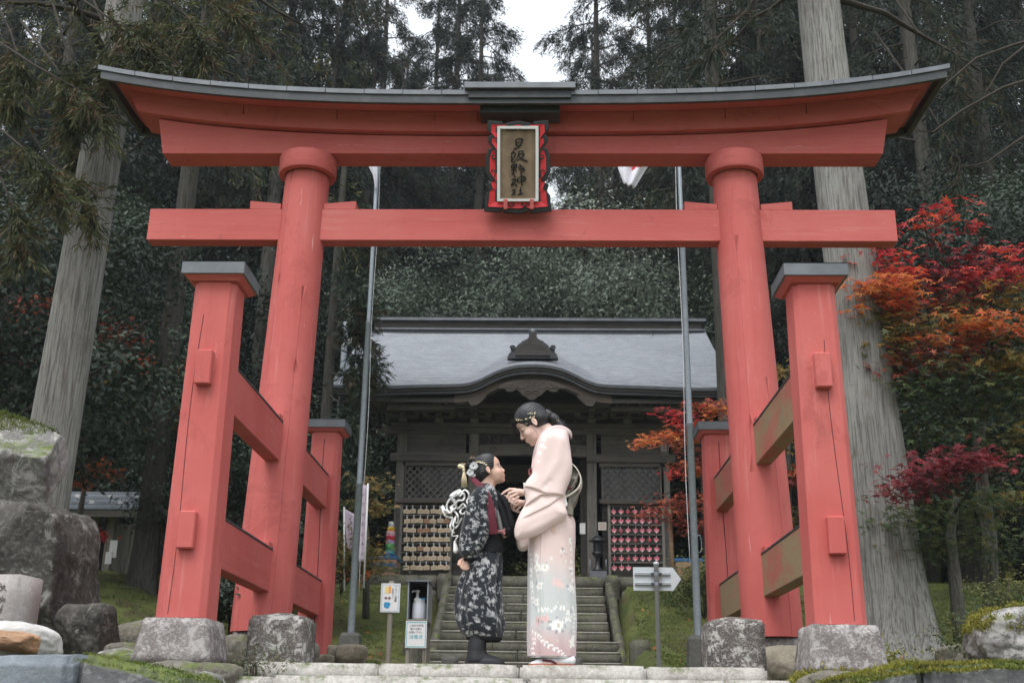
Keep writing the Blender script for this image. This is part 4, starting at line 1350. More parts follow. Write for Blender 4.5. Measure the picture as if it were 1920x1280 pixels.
for j in range(7):
    for i in range(7):
        if j == 6 and i > 2: continue
        q = P(1151+13.2*i+random.uniform(-.6, .6)+.6*j*.3, 959+17.6*j, YH-.40)
        if me_e is None:
            pts = []
            for k in range(22):
                t = 2*pi*k/22
                pts.append((.0032*16*sin(t)**3, .0033*(13*cos(t)-5*cos(2*t)-2*cos(3*t)-cos(4*t))))
            o = MB().prism(pts[::-1], -.006, .006).build('heart_plaque', M['heart']); me_e = o.data
            me_e2 = me_e.copy(); me_e2.materials.clear(); me_e2.materials.append(M['heart2'])
            hk = MB().box(-.004, .004, -.008, .0, .025, .085).build('hanging_string', M['white_string']); me_h = hk.data; bpy.data.objects.remove(hk)
        else:
            o = link(bpy.data.objects.new('heart_plaque', me_e))
        sp = (i*7+j*5) % 11 in (3, 6)
        if sp: o.data = me_e2; o.scale = (.72, 1, .95)
        o.location = (q[0], YH-.385, q[2]); o.rotation_euler = (random.uniform(-.1, .1), random.uniform(-.15, .15), random.uniform(-.35, .35))
        tag(o, '%s, %s row, %s from the left on the right rack' % ('narrow dark red heart plaque' if sp else 'pink and white heart plaque', ORD[j], ORD[i]), 'heart plaque', 'heart plaques on the right rack')
        link(bpy.data.objects.new('hanging_string', me_h), o)
# dark bronze lantern / font standing between passage and heart rack
q = P(1121, 1078, YH-.6)
t = empty('bronze_lantern', (q[0], YH-.6, ZB), 0, 'small dark bronze standing lantern on a grey block right of the passage', 'lantern')
def LB(b, nm, mt):
    o = b.build(nm, mt, t); return o
LB(MB().box(-.17, .17, -.14, .14, 0, .33, .01), 'plinth', M['metal'])
LB(MB().lathe([(.11, .331), (.12, .36), (.05, .42), (.045, .6), (.10, .66), (.115, .70)], 14), 'stem', M['lacq'])
LB(MB().lathe([(.08, .701), (.085, .90), (.08, .91)], 8, smooth=False), 'fire_box', M['lacq'])
LB(MB().lathe([(.17, .911), (.15, .94), (.05, 1.02), (.02, 1.05), (.025, 1.09), (.003, 1.12)], 14), 'lantern_roof', M['lacq'])
for s in (-1, 1): LB(MB().tube([(s*.155, -.13, .331), (s*.155, -.13, .55)], .008, 6), 'guard_post', M['steel'])
# ================================================================== vegetation
def unit(v):
    return v/np.maximum(np.linalg.norm(v, axis=-1, keepdims=True), 1e-9)

def rot_basis(d, r):
    """perpendicular unit vectors for directions d (n,3)"""
    a = unit(np.cross(d, r.normal(size=d.shape)))
    return a, np.cross(d, a)

def blades(p, d, L, Wd, r, fold=.0):
    """rhombus blades: base p (n,3), direction d, length L, width Wd"""
    d = unit(d); s, nrm = rot_basis(d, r)
    L = np.broadcast_to(L, (len(p),))[:, None]; Wd = np.broadcast_to(Wd, (len(p),))[:, None]
    a = p; c = p+d*L+np.array([0, 0, -1])*L*.12
    m = p+d*L*.45
    V = np.stack([a, m+s*Wd*.5, c, m-s*Wd*.5], 1).reshape(-1, 3)
    Fq = np.arange(len(V)).reshape(-1, 4)
    return V, Fq

def leaves(p, nrm, L, Wd, r):
    """leaf quads lying roughly in the plane with normal nrm"""
    nrm = unit(nrm); d, s = rot_basis(nrm, r)
    L = np.broadcast_to(L, (len(p),))[:, None]; Wd = np.broadcast_to(Wd, (len(p),))[:, None]
    V = np.stack([p-d*L*.5, p+s*Wd*.5+d*L*.05, p+d*L*.5-nrm*L*.15, p-s*Wd*.5+d*L*.05], 1).reshape(-1, 3)
    return V, np.arange(len(V)).reshape(-1, 4)

def stars(p, nrm, L, r, lobes=5):
    """palmate maple leaves made of narrow lobes"""
    nrm = unit(nrm); d, s = rot_basis(nrm, r)
    Vs = []
    for k in range(lobes):
        a = radians((k-(lobes-1)/2)*(52 if lobes == 5 else 42)); l = L*(1-.22*abs(k-(lobes-1)/2)/((lobes-1)/2))
        dd = d*cos(a)+s*sin(a); ss = -d*sin(a)+s*cos(a); l = l[:, None]
        tip = p+dd*l-nrm*l*.18
        m = p+dd*l*.42
        Vs.append(np.stack([p-dd*l*.05, m+ss*l*.15, tip, m-ss*l*.15], 1))
    V = np.stack(Vs, 1).reshape(-1, 3)
    return V, np.arange(len(V)).reshape(-1, 4)

def leaf_mesh(name, parts, per=4):
    """parts: list of (V,F,rnd per leaf)"""
    Vs, Fs, Rs = [], [], []; n = 0
    for V, Fq, rn in parts:
        Vs.append(V); Fs.append(Fq+n); n += len(V)
        Rs.append(np.repeat(rn, len(V)//len(rn)))
    return mesh_fast(name, np.concatenate(Vs), np.concatenate(Fs), False, {'rnd': ('FLOAT', np.concatenate(Rs))})

def trunk_mesh(H, r0, r1, flare=.5, lean=(0, 0), seed=0, n=20, rows=34, lobes=5, wob=.04):
    V = []; r = np.random.default_rng(seed); ph = r.uniform(0, 6, 4)
    zs = np.concatenate([np.linspace(-.5, 2.2, 14), np.linspace(2.6, H, rows-14)])
    for z in zs:
        t = max(z, 0)/H
        rr = lerp(r0, r1, t**.9)*(1+flare*math.exp(-max(z+.1, 0)/.42))
        cx = lean[0]*t+wob*sin(z*.35+ph[0])*(t > .02); cy = lean[1]*t+wob*cos(z*.3+ph[1])*(t > .02)
        for i in range(n):
            a = 2*pi*i/n
            q = rr*(1+.16*math.exp(-max(z, 0)/.6)*cos(lobes*a+ph[2])+.03*cos(3*a+ph[3]+z*.3)+.02*cos(7*a+z*.7))
            V.append((cx+q*cos(a), cy+q*sin(a), z))
    J = np.arange(len(zs)*n).reshape(len(zs), n)
    K = np.roll(J, -1, axis=1)
    FQ = np.c_[J[:-1].ravel(), K[:-1].ravel(), K[1:].ravel(), J[1:].ravel()]
    return mesh_fast('trunk', np.array(V), FQ, True)

def conifer(seed, H, z0, R, nb, nsp, nbl, bl, bw, mat, top=True, droop=.35, spread=.16, shape=1.0):
    """returns (crown mesh, limb mesh) of a cedar: drooping limbs with feathery sprays"""
    r = np.random.default_rng(seed)
    mb = MB(); P_ = []; D_ = []
    for i in range(nb):
        t = (i+r.uniform(0, 1))/nb
        z = z0+(H-z0)*t
        L = R*(1-t)**.75*r.uniform(.6, 1.1)*shape+.4
        a = i*2.39996+r.uniform(-.5, .5)
        dirh = np.array([cos(a), sin(a), 0])
        up = r.uniform(-.05, .35)
        pts = []
        m = 8
        for k in range(m+1):
            s = k/m
            pts.append(dirh*L*s+np.array([0, 0, z+L*(up*s-droop*s*s)])+r.normal(size=3)*.03*L*s)
        mb.tube(pts[:7], list(np.linspace(.045, .012, 7)*(L/2.5)**.6), 5)
        pts = np.array(pts)
        ns = int(nsp*(.4+.6*L/R))
        s = r.uniform(.18, 1.0, ns)**.8
        idx = s*m; i0 = np.clip(idx.astype(int), 0, m-1); f = (idx-i0)[:, None]
        base = pts[i0]*(1-f)+pts[i0+1]*f
        side = np.cross(dirh, [0, 0, 1])
        off = side[None]*r.normal(0, spread*L*.55, (ns, 1))*(1.15-s[:, None])+np.array([0, 0, -1])*np.abs(r.normal(0, spread*L*.5, (ns, 1)))+dirh[None]*r.normal(0, .12, (ns, 1))*L*.4
        P_.append(base+off); D_.append(unit(dirh[None]*.6+off*.8/max(L*spread, .1)+np.array([0, 0, -.45])+r.normal(0, .25, (ns, 3))))
    Pc = np.concatenate(P_); Dc = np.concatenate(D_)
    n = len(Pc)
    # each spray: a curved shoot with needles fanning from it
    u = r.uniform(0, 1, (n, nbl, 1))
    sh = Dc[:, None]*u*bl*3.0+np.array([0, 0, -1])*(u**2)*bl*1.2
    base = (Pc[:, None]+sh+r.normal(0, bl*.25, (n, nbl, 3))).reshape(-1, 3)
    dd = (Dc[:, None]*.9+r.normal(0, .55, (n, nbl, 3))+np.array([0, 0, -.15])).reshape(-1, 3)
    V, Fq = blades(base, dd, r.uniform(.7, 1.3, len(base))*bl, bw, r)
    rn = np.clip(np.repeat(r.uniform(0, .75, n), nbl)+u.ravel()*.25+r.normal(0, .08, len(base)), 0, 1)
    me = leaf_mesh('crown', [(V, Fq, rn)])
    me.materials.append(mat)
    lo = mb.build('limbs', M['twig']); lm = lo.data; bpy.data.objects.remove(lo)
    return me, lm

def broad(seed, blobs, nl, L, Wd, mat, shell=.28, name='crown'):
    """evergreen crown: leaf clumps spread through several lobes"""
    r = np.random.default_rng(seed); Ps = []; Ns = []; Rn = []
    vol = sum(b[3]**2 for b in blobs)
    for (x, y, z, R_, *fl) in blobs:
        fz = fl[0] if fl else .8
        k = max(6, int(nl*R_**2/vol/26))
        d = unit(r.normal(size=(k, 3)))
        bo = r.uniform(0, .6)
        rad = R_*(1-shell*r.uniform(0, 1, (k, 1))**1.5)*(1+.22*vnoise(d*2+x, 1.3, seed)[:, None])
        c = d*rad*np.array([1, 1, fz])+np.array([x, y, z])
        cs = R_*.10+.10
        q = c[:, None]+r.normal(0, 1, (k, 26, 3))*np.array([cs, cs, cs*.55])
        nn = d[:, None]*1.0+np.array([0, 0, .8])+r.normal(0, .42, (k, 26, 3))
        Ps.append(q.reshape(-1, 3)); Ns.append(nn.reshape(-1, 3))
        Rn.append(np.clip(bo+np.repeat(r.uniform(0, .22, k)+.28*d[:, 2], 26)+r.normal(.05, .06, k*26), 0, 1))  # leaf colour shifts paler toward each lobe's top, painting in the top light
    p = np.concatenate(Ps); nn = np.concatenate(Ns); rn = np.concatenate(Rn)
    V, Fq = leaves(p, nn, r.uniform(.75, 1.3, len(p))*L, Wd, r)
    me = leaf_mesh(name, [(V, Fq, rn)]); me.materials.append(mat)
    return me

def put(name, parent, me, mat=None, loc=(0, 0, 0)):
    o = bpy.data.objects.new(name, me); o.location = loc
    if name == 'limbs': o['kind'] = 'stuff'
    if mat is not None and not me.materials: me.materials.append(mat)
    return link(o, parent)

def px_x(px, y, py=640): return float(P(px, py, y)[0])

# ---- the two big near cedars
def big_cedar(x, y, H, r0, r1, lean, seed, label, crown_args, flare):
    t = empty('cedar_tree', (x, y, g1(x, y)), 0, label, 'tree', 'tall cedars with bare grey trunks beside the gate')
    put('trunk', t, trunk_mesh(H, r0, r1, flare, lean, seed, 28, 46, 6, .03), M['bark'])
    cm, lm = conifer(seed, **crown_args)
    put('crown', t, cm); put('limbs', t, lm)
    return t
xL = -5.22; zL = g1(xL, 12)
tl = big_cedar(xL, 12, 20, .285, .15, (.10, 0), 21, 'tall near cedar with bare grey trunk behind the left boulder', dict(H=19, z0=6.4, R=3.3, nb=46, nsp=34, nbl=16, bl=.11, bw=.014, mat=M['lf_cedar_near'], droop=.45), .35)
xR = 4.22
tr_ = big_cedar(xR, 13, 22, .36, .17, (-.55, 0), 33, 'tall near cedar with grey trunk flaring at its root right of the torii', dict(H=21, z0=8.6, R=3.4, nb=40, nsp=34, nbl=16, bl=.11, bw=.014, mat=M['lf_cedar'], droop=.4), .75)

# low hanging branches of the near cedars, seen against the forest
def hanging(parent, pts, n, nbl, bl, bw, mat, seed, r0=.012, fan=.9):
    """a drooping twig in world coordinates with needle sprays toward its tip"""
    r = np.random.default_rng(seed); pts = [np.array(p, float) for p in pts]
    o = MB().tube(pts, list(np.linspace(r0, .004, len(pts))), 6).build('limbs', M['twig'], parent)
    o.matrix_parent_inverse = Matrix.Translation(parent.location).inverted()
    seg = np.array(pts); m = len(seg)-1
    s = r.uniform(.45, 1.0, n)*m; i0 = np.clip(s.astype(int), 0, m-1); f = (s-i0)[:, None]
    b_ = seg[i0]*(1-f)+seg[i0+1]*f
    dirn = unit(seg[-1]-seg[-2])
    D = unit(dirn[None]*.8+r.normal(0, .6, (n, 3))+np.array([0, 0, -.35]))
    u = r.uniform(0, 1, (n, nbl, 1))
    base = (b_[:, None]+D[:, None]*u*bl*2.0*fan).reshape(-1, 3)
    dd = (D[:, None]*1.2+r.normal(0, .4, (n, nbl, 3))).reshape(-1, 3)
    V, Fq = blades(base, dd, r.uniform(.7, 1.3, len(base))*bl, bw, r)
    me = leaf_mesh('needle_spray', [(V, Fq, np.clip(np.repeat(r.uniform(.1, .9, n), nbl)+r.normal(0, .1, n*nbl), 0, 1))])
    o = put('needle_spray', parent, me, mat)
    o.matrix_parent_inverse = Matrix.Translation(parent.location).inverted()
def pw(*a): return P(*a)
for k, pl_ in enumerate((
        ([pw(-60, 40, 11.7), pw(60, 120, 11.0), pw(150, 170, 10.8), pw(200, 250, 10.7)], 76),
        ([pw(60, -60, 11.5), pw(170, 10, 10.6), pw(240, 60, 10.2), pw(290, 120, 10.1)], 114),
        ([pw(100, -80, 11.5), pw(260, -30, 10.6), pw(350, 30, 10.3), pw(385, 100, 10.2)], 95),
        ([pw(-80, 180, 11.0), pw(10, 250, 10.6), pw(70, 300, 10.4), pw(110, 380, 10.3)], 114),
        ([pw(30, 200, 11.8), pw(90, 300, 11.3), pw(150, 340, 11.1), pw(175, 420, 11.0)], 87),
        ([pw(-60, 300, 11.0), pw(0, 330, 10.6), pw(30, 400, 10.5), pw(45, 470, 10.4)], 76),
        ([pw(200, -80, 11.8), pw(330, -40, 11.2), pw(420, 20, 11.0), pw(470, 60, 10.9)], 76),
        ([pw(150, -60, 11.6), pw(200, 60, 11.3), pw(215, 130, 11.2), pw(190, 200, 11.2)], 171),
        ([pw(80, -60, 11.6), pw(120, 80, 11.3), pw(150, 150, 11.2), pw(130, 240, 11.1)], 171),
        ([pw(240, -60, 11.8), pw(280, 20, 11.5), pw(290, 60, 11.4), pw(270, 120, 11.4)], 171),
        ([pw(260, -90, 12.2), pw(340, 20, 12.0), pw(370, 70, 11.9), pw(360, 140, 11.9)], 152),
        ([pw(-40, -60, 11.6), pw(20, 60, 11.3), pw(40, 130, 11.2), pw(20, 200, 11.1)], 133),
        ([pw(40, 40, 12.4), pw(130, 160, 12.2), pw(160, 240, 12.2), pw(150, 330, 12.2)], 152))):
    hanging(tl, pl_[0], pl_[1], 20, .12, .014, M['lf_cedar_near'], 500+k, .02, 1.5)
for k, pl_ in enumerate((
        ([pw(1560, -120, 10.6), pw(1440, -60, 9.6), pw(1400, 20, 9.3), pw(1345, 72, 9.2), pw(1325, 110, 9.2)], 26),
        ([pw(1640, -60, 12.5), pw(1720, 60, 12.0), pw(1790, 100, 11.8), pw(1800, 190, 11.7)], 46),
        ([pw(1640, 60, 13.5), pw(1740, 200, 13.2), pw(1800, 300, 13.0), pw(1790, 380, 13.0)], 40),
        ([pw(1560, -90, 12.7), pw(1440, -40, 12.2), pw(1330, 20, 12.0), pw(1290, 60, 12.0)], 34),
        ([pw(1980, 40, 12.0), pw(1880, 120, 12.0), pw(1840, 190, 12.0), pw(1790, 230, 12.0)], 40))):
    hanging(tr_, pl_[0], pl_[1], 18, .11, .011, M['lf_cedar'], 540+k, .018)
# one bare curved branch ends pale at the lintel tip
for k, pts in enumerate(([(1990, 60), (1900, 85), (1830, 110), (1760, 170), (1715, 240), (1720, 250)], [(1990, 130), (1880, 165), (1800, 210), (1750, 248), (1722, 245), (1718, 225)], [(1960, 230), (1900, 270), (1850, 305), (1800, 315)])):
    q = [P(a, b_, 11.2+.2*k) for a, b_ in pts]
    o = MB().tube(q, list(np.linspace(.022, .006, len(q))), 6).build('limbs', M['twig'], tr_)
    o.matrix_parent_inverse = Matrix.Translation(tr_.location).inverted()

# ---- forest cedars behind: three crown kinds shared by many trees
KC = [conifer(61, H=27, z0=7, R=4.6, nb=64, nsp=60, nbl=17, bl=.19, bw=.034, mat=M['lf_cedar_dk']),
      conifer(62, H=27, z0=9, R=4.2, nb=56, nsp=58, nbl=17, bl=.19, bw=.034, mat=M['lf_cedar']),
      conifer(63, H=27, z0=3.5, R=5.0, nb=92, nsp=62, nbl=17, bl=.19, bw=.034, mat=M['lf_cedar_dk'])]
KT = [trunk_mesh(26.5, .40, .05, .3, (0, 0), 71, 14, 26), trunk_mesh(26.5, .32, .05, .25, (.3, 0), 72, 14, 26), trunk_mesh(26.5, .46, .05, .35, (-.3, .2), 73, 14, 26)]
random.seed(21)
forest = [(110, 29, 2, .76), (440, 27.5, 2, .66), (590, 31, 2, .72), (660, 34, 2, .74), (1450, 29, 2, .72), (1530, 27, 2, .66), (1640, 27, 2, .8), (1900, 24, 2, .74), (740, 37, 2, .72), (1290, 36, 2, .8),
 # px, y, kind, scale, word
 (-90, 30, 2, 1.0), (45, 27, 0, .95), (300, 33, 2, .95), (395, 30, 0, 1.05), (505, 33, 1, 1.10), (592, 36, 1, 1.02), (690, 41, 0, .95), (800, 46, 0, .98), (905, 52, 0, .86),
 (1110, 50, 1, .92), (1225, 42, 1, .96), (1372, 33, 1, 1.08), (1480, 30, 2, 1.02), (1620, 35, 2, 1.1), (1752, 29, 0, 1.05), (1880, 27, 2, 1.0), (2010, 30, 2, 1.0),
 (120, 40, 2, 1.15), (240, 47, 2, 1.2), (430, 50, 2, 1.10), (560, 55, 0, 1.12), (740, 58, 0, .9), (850, 64, 2, .80), (1120, 62, 0, .80), (1290, 55, 2, 1.1), (1420, 48, 2, 1.2), (1560, 46, 2, 1.25), (1700, 42, 2, 1.2), (1830, 38, 2, 1.2), (1960, 44, 2, 1.2), (-20, 44, 2, 1.2), (-160, 40, 2, 1.2),
 (890, 40, 0, .92), (845, 43, 2, 1.0), (1128, 39, 0, 1.0), (340, 66, 2, 1.2), (1500, 64, 2, 1.3), (1010, 80, 2, .60), (955, 70, 2, .62)]
names_pos = {}
ORDN = ['first', 'second', 'third', 'fourth', 'fifth', 'sixth', 'seventh', 'eighth', 'ninth', 'tenth', 'eleventh', 'twelfth', 'thirteenth', 'fourteenth', 'fifteenth', 'sixteenth', 'seventeenth', 'eighteenth', 'nineteenth', 'twentieth', 'twenty first', 'twenty second', 'twenty third', 'twenty fourth', 'twenty fifth', 'twenty sixth', 'twenty seventh', 'twenty eighth', 'twenty ninth', 'thirtieth']
forest.sort(key=lambda q: (q[1] > 41, q[0]))
near_n = sum(1 for q in forest if q[1] <= 41)
for i, (px, y, k, sc) in enumerate(forest):
    x = px_x(px, y)
    back = 'far up the hill' if y > 41 else 'in the forest edge'
    side = 'left of the torii' if px < 330 else 'behind the left half of the torii' if px < 700 else 'above the shrine roof' if px < 1200 else 'behind the right half of the torii' if px < 1560 else 'right of the torii'
    kindw = ['dark cedar with bare lower trunk', 'slender cedar with visible dark trunk', 'bushy dark cedar'][k]
    kindw = kindw.replace(' with bare lower trunk', '').replace(' with visible dark trunk', '')
    lab = '%s, %s from the left in the %s row of forest cedars' % (kindw, ORDN[i if i < near_n else i-near_n], 'near' if i < near_n else 'far')
    t = empty('forest_cedar', (x, y, g1(x, y)-.3), random.uniform(0, 6.28), lab, 'tree', 'forest cedars behind the shrine')
    t.scale = (sc*random.uniform(.9, 1.1), sc*random.uniform(.9, 1.1), sc)
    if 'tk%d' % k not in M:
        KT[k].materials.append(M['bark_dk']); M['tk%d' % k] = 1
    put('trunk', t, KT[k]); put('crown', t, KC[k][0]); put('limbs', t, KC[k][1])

# thin far trunks readable between the leaves
for i, (px, y, r_, H, lab) in enumerate(((492, 26, .24, 14, 'grey mossy trunk glimpsed between the left pillar top and leaves'),
                                    (278, 17.5, .20, 13, 'dark cedar trunk beside the small hut'),
                                    (1358, 19.4, .19, 15, 'slim grey trunk between the shrine roof and the right pillar'),
                                    (1765, 22, .22, 14, 'dim trunk behind the red maple top'))):
    x = px_x(px, y, 1000 if i in (1, 4) else 600)
    t = empty('cedar_tree', (x, y, g1(x, y)-.1), .7*i, lab, 'tree', 'single trunks among the trees')
    put('trunk', t, trunk_mesh(H, r_, r_*.6, .35, (0, 0), 80+i, 16, 30, wob=.02), M['bark_dk'] if i != 4 else M['bark_thin'])
    if i not in (4,):
        c2 = conifer(600+i, H=H+1.5, z0=H*.62, R=2.0, nb=22, nsp=24, nbl=10, bl=.2, bw=.03, mat=M['lf_cedar_dk'])
        put('crown', t, c2[0]); put('limbs', t, c2[1])

# ---- broadleaf evergreens
def blobset(seed, w, h, n):
    r = np.random.default_rng(seed); B = []
    for i in range(n):
        a = r.uniform(0, 2*pi); rr = w*.62*sqrt(r.uniform(0, 1)); z = h*r.uniform(.22, .92)
        B.append((rr*cos(a), rr*sin(a), z, r.uniform(.13, .23)*w, .7))
    B.append((0, 0, h*.8, w*.35, .8))
    return B
def limbset(seed, w, h, r0):
    r = np.random.default_rng(seed); b = MB()
    b.tube([(0, 0, -.4), (.03*h, 0, h*.25), (-.02*h, .02*h, h*.55), (0, 0, h*.8)], [r0, r0*.8, r0*.55, r0*.2], 10)
    for i in range(7):
        a = r.uniform(0, 6.28); z = h*r.uniform(.25, .6)
        b.tube([(0, 0, z), (w*.25*cos(a), w*.25*sin(a), z+h*.12), (w*.48*cos(a), w*.48*sin(a), z+h*.2)], [r0*.45, r0*.3, r0*.1], 6)
    o = b.build('trunk', M['bark_dk']); me = o.data; bpy.data.objects.remove(o); return me
KB = [(broad(101, blobset(101, 4, 6, 30), 30000, .085, .036, M['lf_broad']), limbset(101, 4, 6, .14)),
      (broad(102, blobset(102, 4.5, 6.5, 34), 42000, .075, .034, M['lf_broad_pale']), limbset(102, 4.5, 6.5, .15)),
      (broad(103, blobset(103, 3, 4, 18), 16000, .085, .042, M['lf_broad']), limbset(103, 3, 4, .09)),
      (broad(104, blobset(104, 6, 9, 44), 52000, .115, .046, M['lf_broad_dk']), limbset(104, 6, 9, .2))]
ever = [
 # px, y, kind, scale, label
 (680, 29, 1, 1.35, 'leafy evergreen crowding the left end of the shrine roof'),
 (790, 30, 0, 1.50, 'dark rounded evergreen rising over the left of the shrine roof'),
 (905, 29.6, 1, 1.40, 'pale leaved tree over the shrine ridge left of its ornament'),
 (1000, 30.2, 1, 1.42, 'pale leaved tree right behind the middle of the shrine ridge'),
 (1115, 29.8, 1, 1.62, 'tall pale leaved tree over the right of the shrine ridge'),
 (1235, 29.6, 0, 1.60, 'dark evergreen over the right end of the shrine ridge'),
 (1330, 30, 0, 1.6, 'dark evergreen behind the right flagpole'),
 (1560, 24, 0, .6, 'dark evergreen seen between the right pillar and its near side post'),
 (1720, 23, 3, .6, 'dark evergreen behind the near right side post'),
 (590, 23.5, 2, .62, 'dark evergreen beside the left corner of the shrine'),
 (470, 19.5, 0, .62, 'glossy evergreen framed between the left pillar and posts'),
 (430, 17.5, 2, .85, 'glossy camellia like tree directly behind the left round pillar'),
 (250, 30, 3, 1.0, 'large dark evergreen filling the gap left of the round pillar'),
 (310, 27, 3, 1.0, 'large dark evergreen above the small hut'),
 (150, 29, 3, 1.0, 'big evergreen behind the near left cedar trunk'),
 (60, 18, 0, 1.15, 'dark evergreen at the left edge above the tall boulder'),
 (-40, 15, 2, 1.35, 'blue green bush at the left edge of the photo'),
 (1850, 25, 3, .9, 'dark evergreen behind the maples'),
 (1930, 20, 3, .8, 'dark evergreen at the right behind the autumn maple'),
 (1960, 17, 0, 1.1, 'dark bush at the right edge of the photo'),
 (715, 30.5, 0, .75, 'low evergreen seen below the left shrine eave'),
 (1330, 28.5, 0, .72, 'low evergreen seen right of the shrine wall'),
 (1000, 33, 2, .8, 'low bush seen through the open passage of the shrine'),
]
random.seed(5)
for i, (px, y, k, sc, lab) in enumerate(ever):
    x = px_x(px, y, 900)
    t = empty('evergreen_tree', (x, y, g1(x, y)-.2), random.uniform(0, 6.28), lab, 'tree', 'broadleaf evergreens under the cedars')
    t.scale = (sc, sc, sc*random.uniform(.95, 1.1))
    put('crown', t, KB[k][0]); put('trunk', t, KB[k][1])
# second tier: tall ones filling the middle band of the photo
tall = [(270, 36, 3, 1.3), (540, 36, 3, 1.2), (330, 30, 3, 1.25), (700, 38, 3, 1.1), (1400, 34, 3, 1.25), (1760, 33, 3, 1.3), (20, 33, 3, 1.3), (1290, 40, 3, 1.15), (860, 42, 3, .95), (960, 44, 3, .95), (1100, 44, 3, 1.05), (1190, 46, 3, 1.15), (1040, 50, 3, .9)]
tall.sort()
for i, (px, y, k, sc) in enumerate(tall):
    x = px_x(px, y, 700)
    lab = 'tall dark broadleaf tree, %s from the left in the forest band above the shrine' % ORDN[i]
    t = empty('evergreen_tree', (x, y, g1(x, y)-.2), random.uniform(0, 6.28), lab, 'tree', 'tall broadleaf trees of the forest')
    t.scale = (sc, sc, sc*1.15)
    put('crown', t, KB[k][0]); put('trunk', t, KB[k][1])
# the distant wooded slope reads as one mass
r = np.random.default_rng(77)
n_ = 60000
px_ = r.uniform(-700, 2620, n_); yd = r.uniform(72, 110, n_)
base = np.array([P(a, 640, b_) for a, b_ in zip(px_[:1], yd[:1])])
xx = CAM[0]+yd*((_fw[0]+_R[0]*(px_-960)/F_PX)/(_fw[1]+_R[1]*(px_-960)/F_PX))
gapd = np.exp(-((px_-1040)/120)**2)
zg = gz(xx, yd)
ztop = yd*np.tan(np.radians(27.5-3.5*gapd+3*vnoise(np.c_[px_/160, yd*0, yd*0], 1, 4)))
zz = zg+(np.maximum(ztop-zg, 2))*r.uniform(0, 1, n_)**.8
V, Fq = leaves(np.c_[xx, yd, zz], r.normal(size=(n_, 3))+np.array([0, -.5, .6]), r.uniform(1.0, 2.2, n_), r.uniform(.5, 1.0, n_), r)
me = leaf_mesh('far_forest', [(V, Fq, np.clip(.5+.5*vnoise(np.c_[xx, yd, zz], .15, 3)+r.normal(0, .15, n_), 0, 1))])
tag(put('far_forest', None, me, M['lf_cedar_dk']), kind='stuff')

# ---- maples: flat pads of palmate leaves carried by thin limbs
def maple(name, base, trunk_pts, trunk_r, limbs, pads, label, group, leafL=.075, lobes=5, extra=1.0):
    t = empty(name, base, 0, label, 'tree', group)
    inv = Matrix.Translation(base).inverted()
    b = MB().tube(trunk_pts, trunk_r, 12)
    o = b.build('trunk', M['bark_thin'], t); o.matrix_parent_inverse = inv
    b = MB()
    tag(o, kind=None)
    for lp, r0 in limbs: b.tube(lp, list(np.linspace(r0, r0*.25, len(lp))), 7)
    bycol = {}
    for k, (px, py, y, rx, rz, n, key) in enumerate(pads):
        r = np.random.default_rng(int(px*7+py*3+k))
        c = P(px, py, y); sx = rx*y/F_PX; sz = rz*y/F_PX
        n = int(n*extra*.66)
        ng = max(4, n//22)
        # sprays droop outwards; several small layers per pad
        g = np.c_[r.uniform(-1, 1, ng), r.uniform(-1, 1, ng), r.uniform(-1, 1, ng)]
        g = g[(g[:, 0]**2+g[:, 1]**2) < 1.15]
        gc = c+np.c_[g[:, 0]*sx, g[:, 1]*sx*.8, g[:, 2]*sz*.75-np.abs(g[:, 0])*sz*.35]
        per = max(6, n//len(gc)); spr = sx*.36+.05
        p = (gc[:, None]+r.normal(0, 1, (len(gc), per, 3))*np.array([spr, spr, .22*spr+.015])).reshape(-1, 3)
        nn = np.array([0, -.35, 1.0])+r.normal(0, .38, (len(p), 3))
        V, Fq = stars(p, nn, r.uniform(.7, 1.25, len(p))*leafL, r, lobes)
        rn = np.clip(np.repeat(r.uniform(0, 1, len(gc)), per)*.7+r.uniform(0, .3, len(p)), 0, 1)
        bycol.setdefault(key, []).append((V, Fq, rn))
        for q in gc[::3]: b.tube([c+np.array([0, .05, -sz*.3]), (c+q)/2+np.array([0, 0, .02]), q], [.006, .004, .002], 4)
    o = tag(b.build('limbs', M['twig'], t), kind='stuff'); o.matrix_parent_inverse = inv
    for key, parts in bycol.items():
        me = leaf_mesh('foliage', parts); me.materials.append(M[key])
        o = put('foliage', t, me); o.matrix_parent_inverse = inv
    return t
gb = lambda px, py, y: (lambda q: (float(q[0]), y, g1(q[0], y)))(P(px, py, y))
B0 = gb(1850, 1100, 13.6)
W3 = lambda *a: tuple(P(*a))
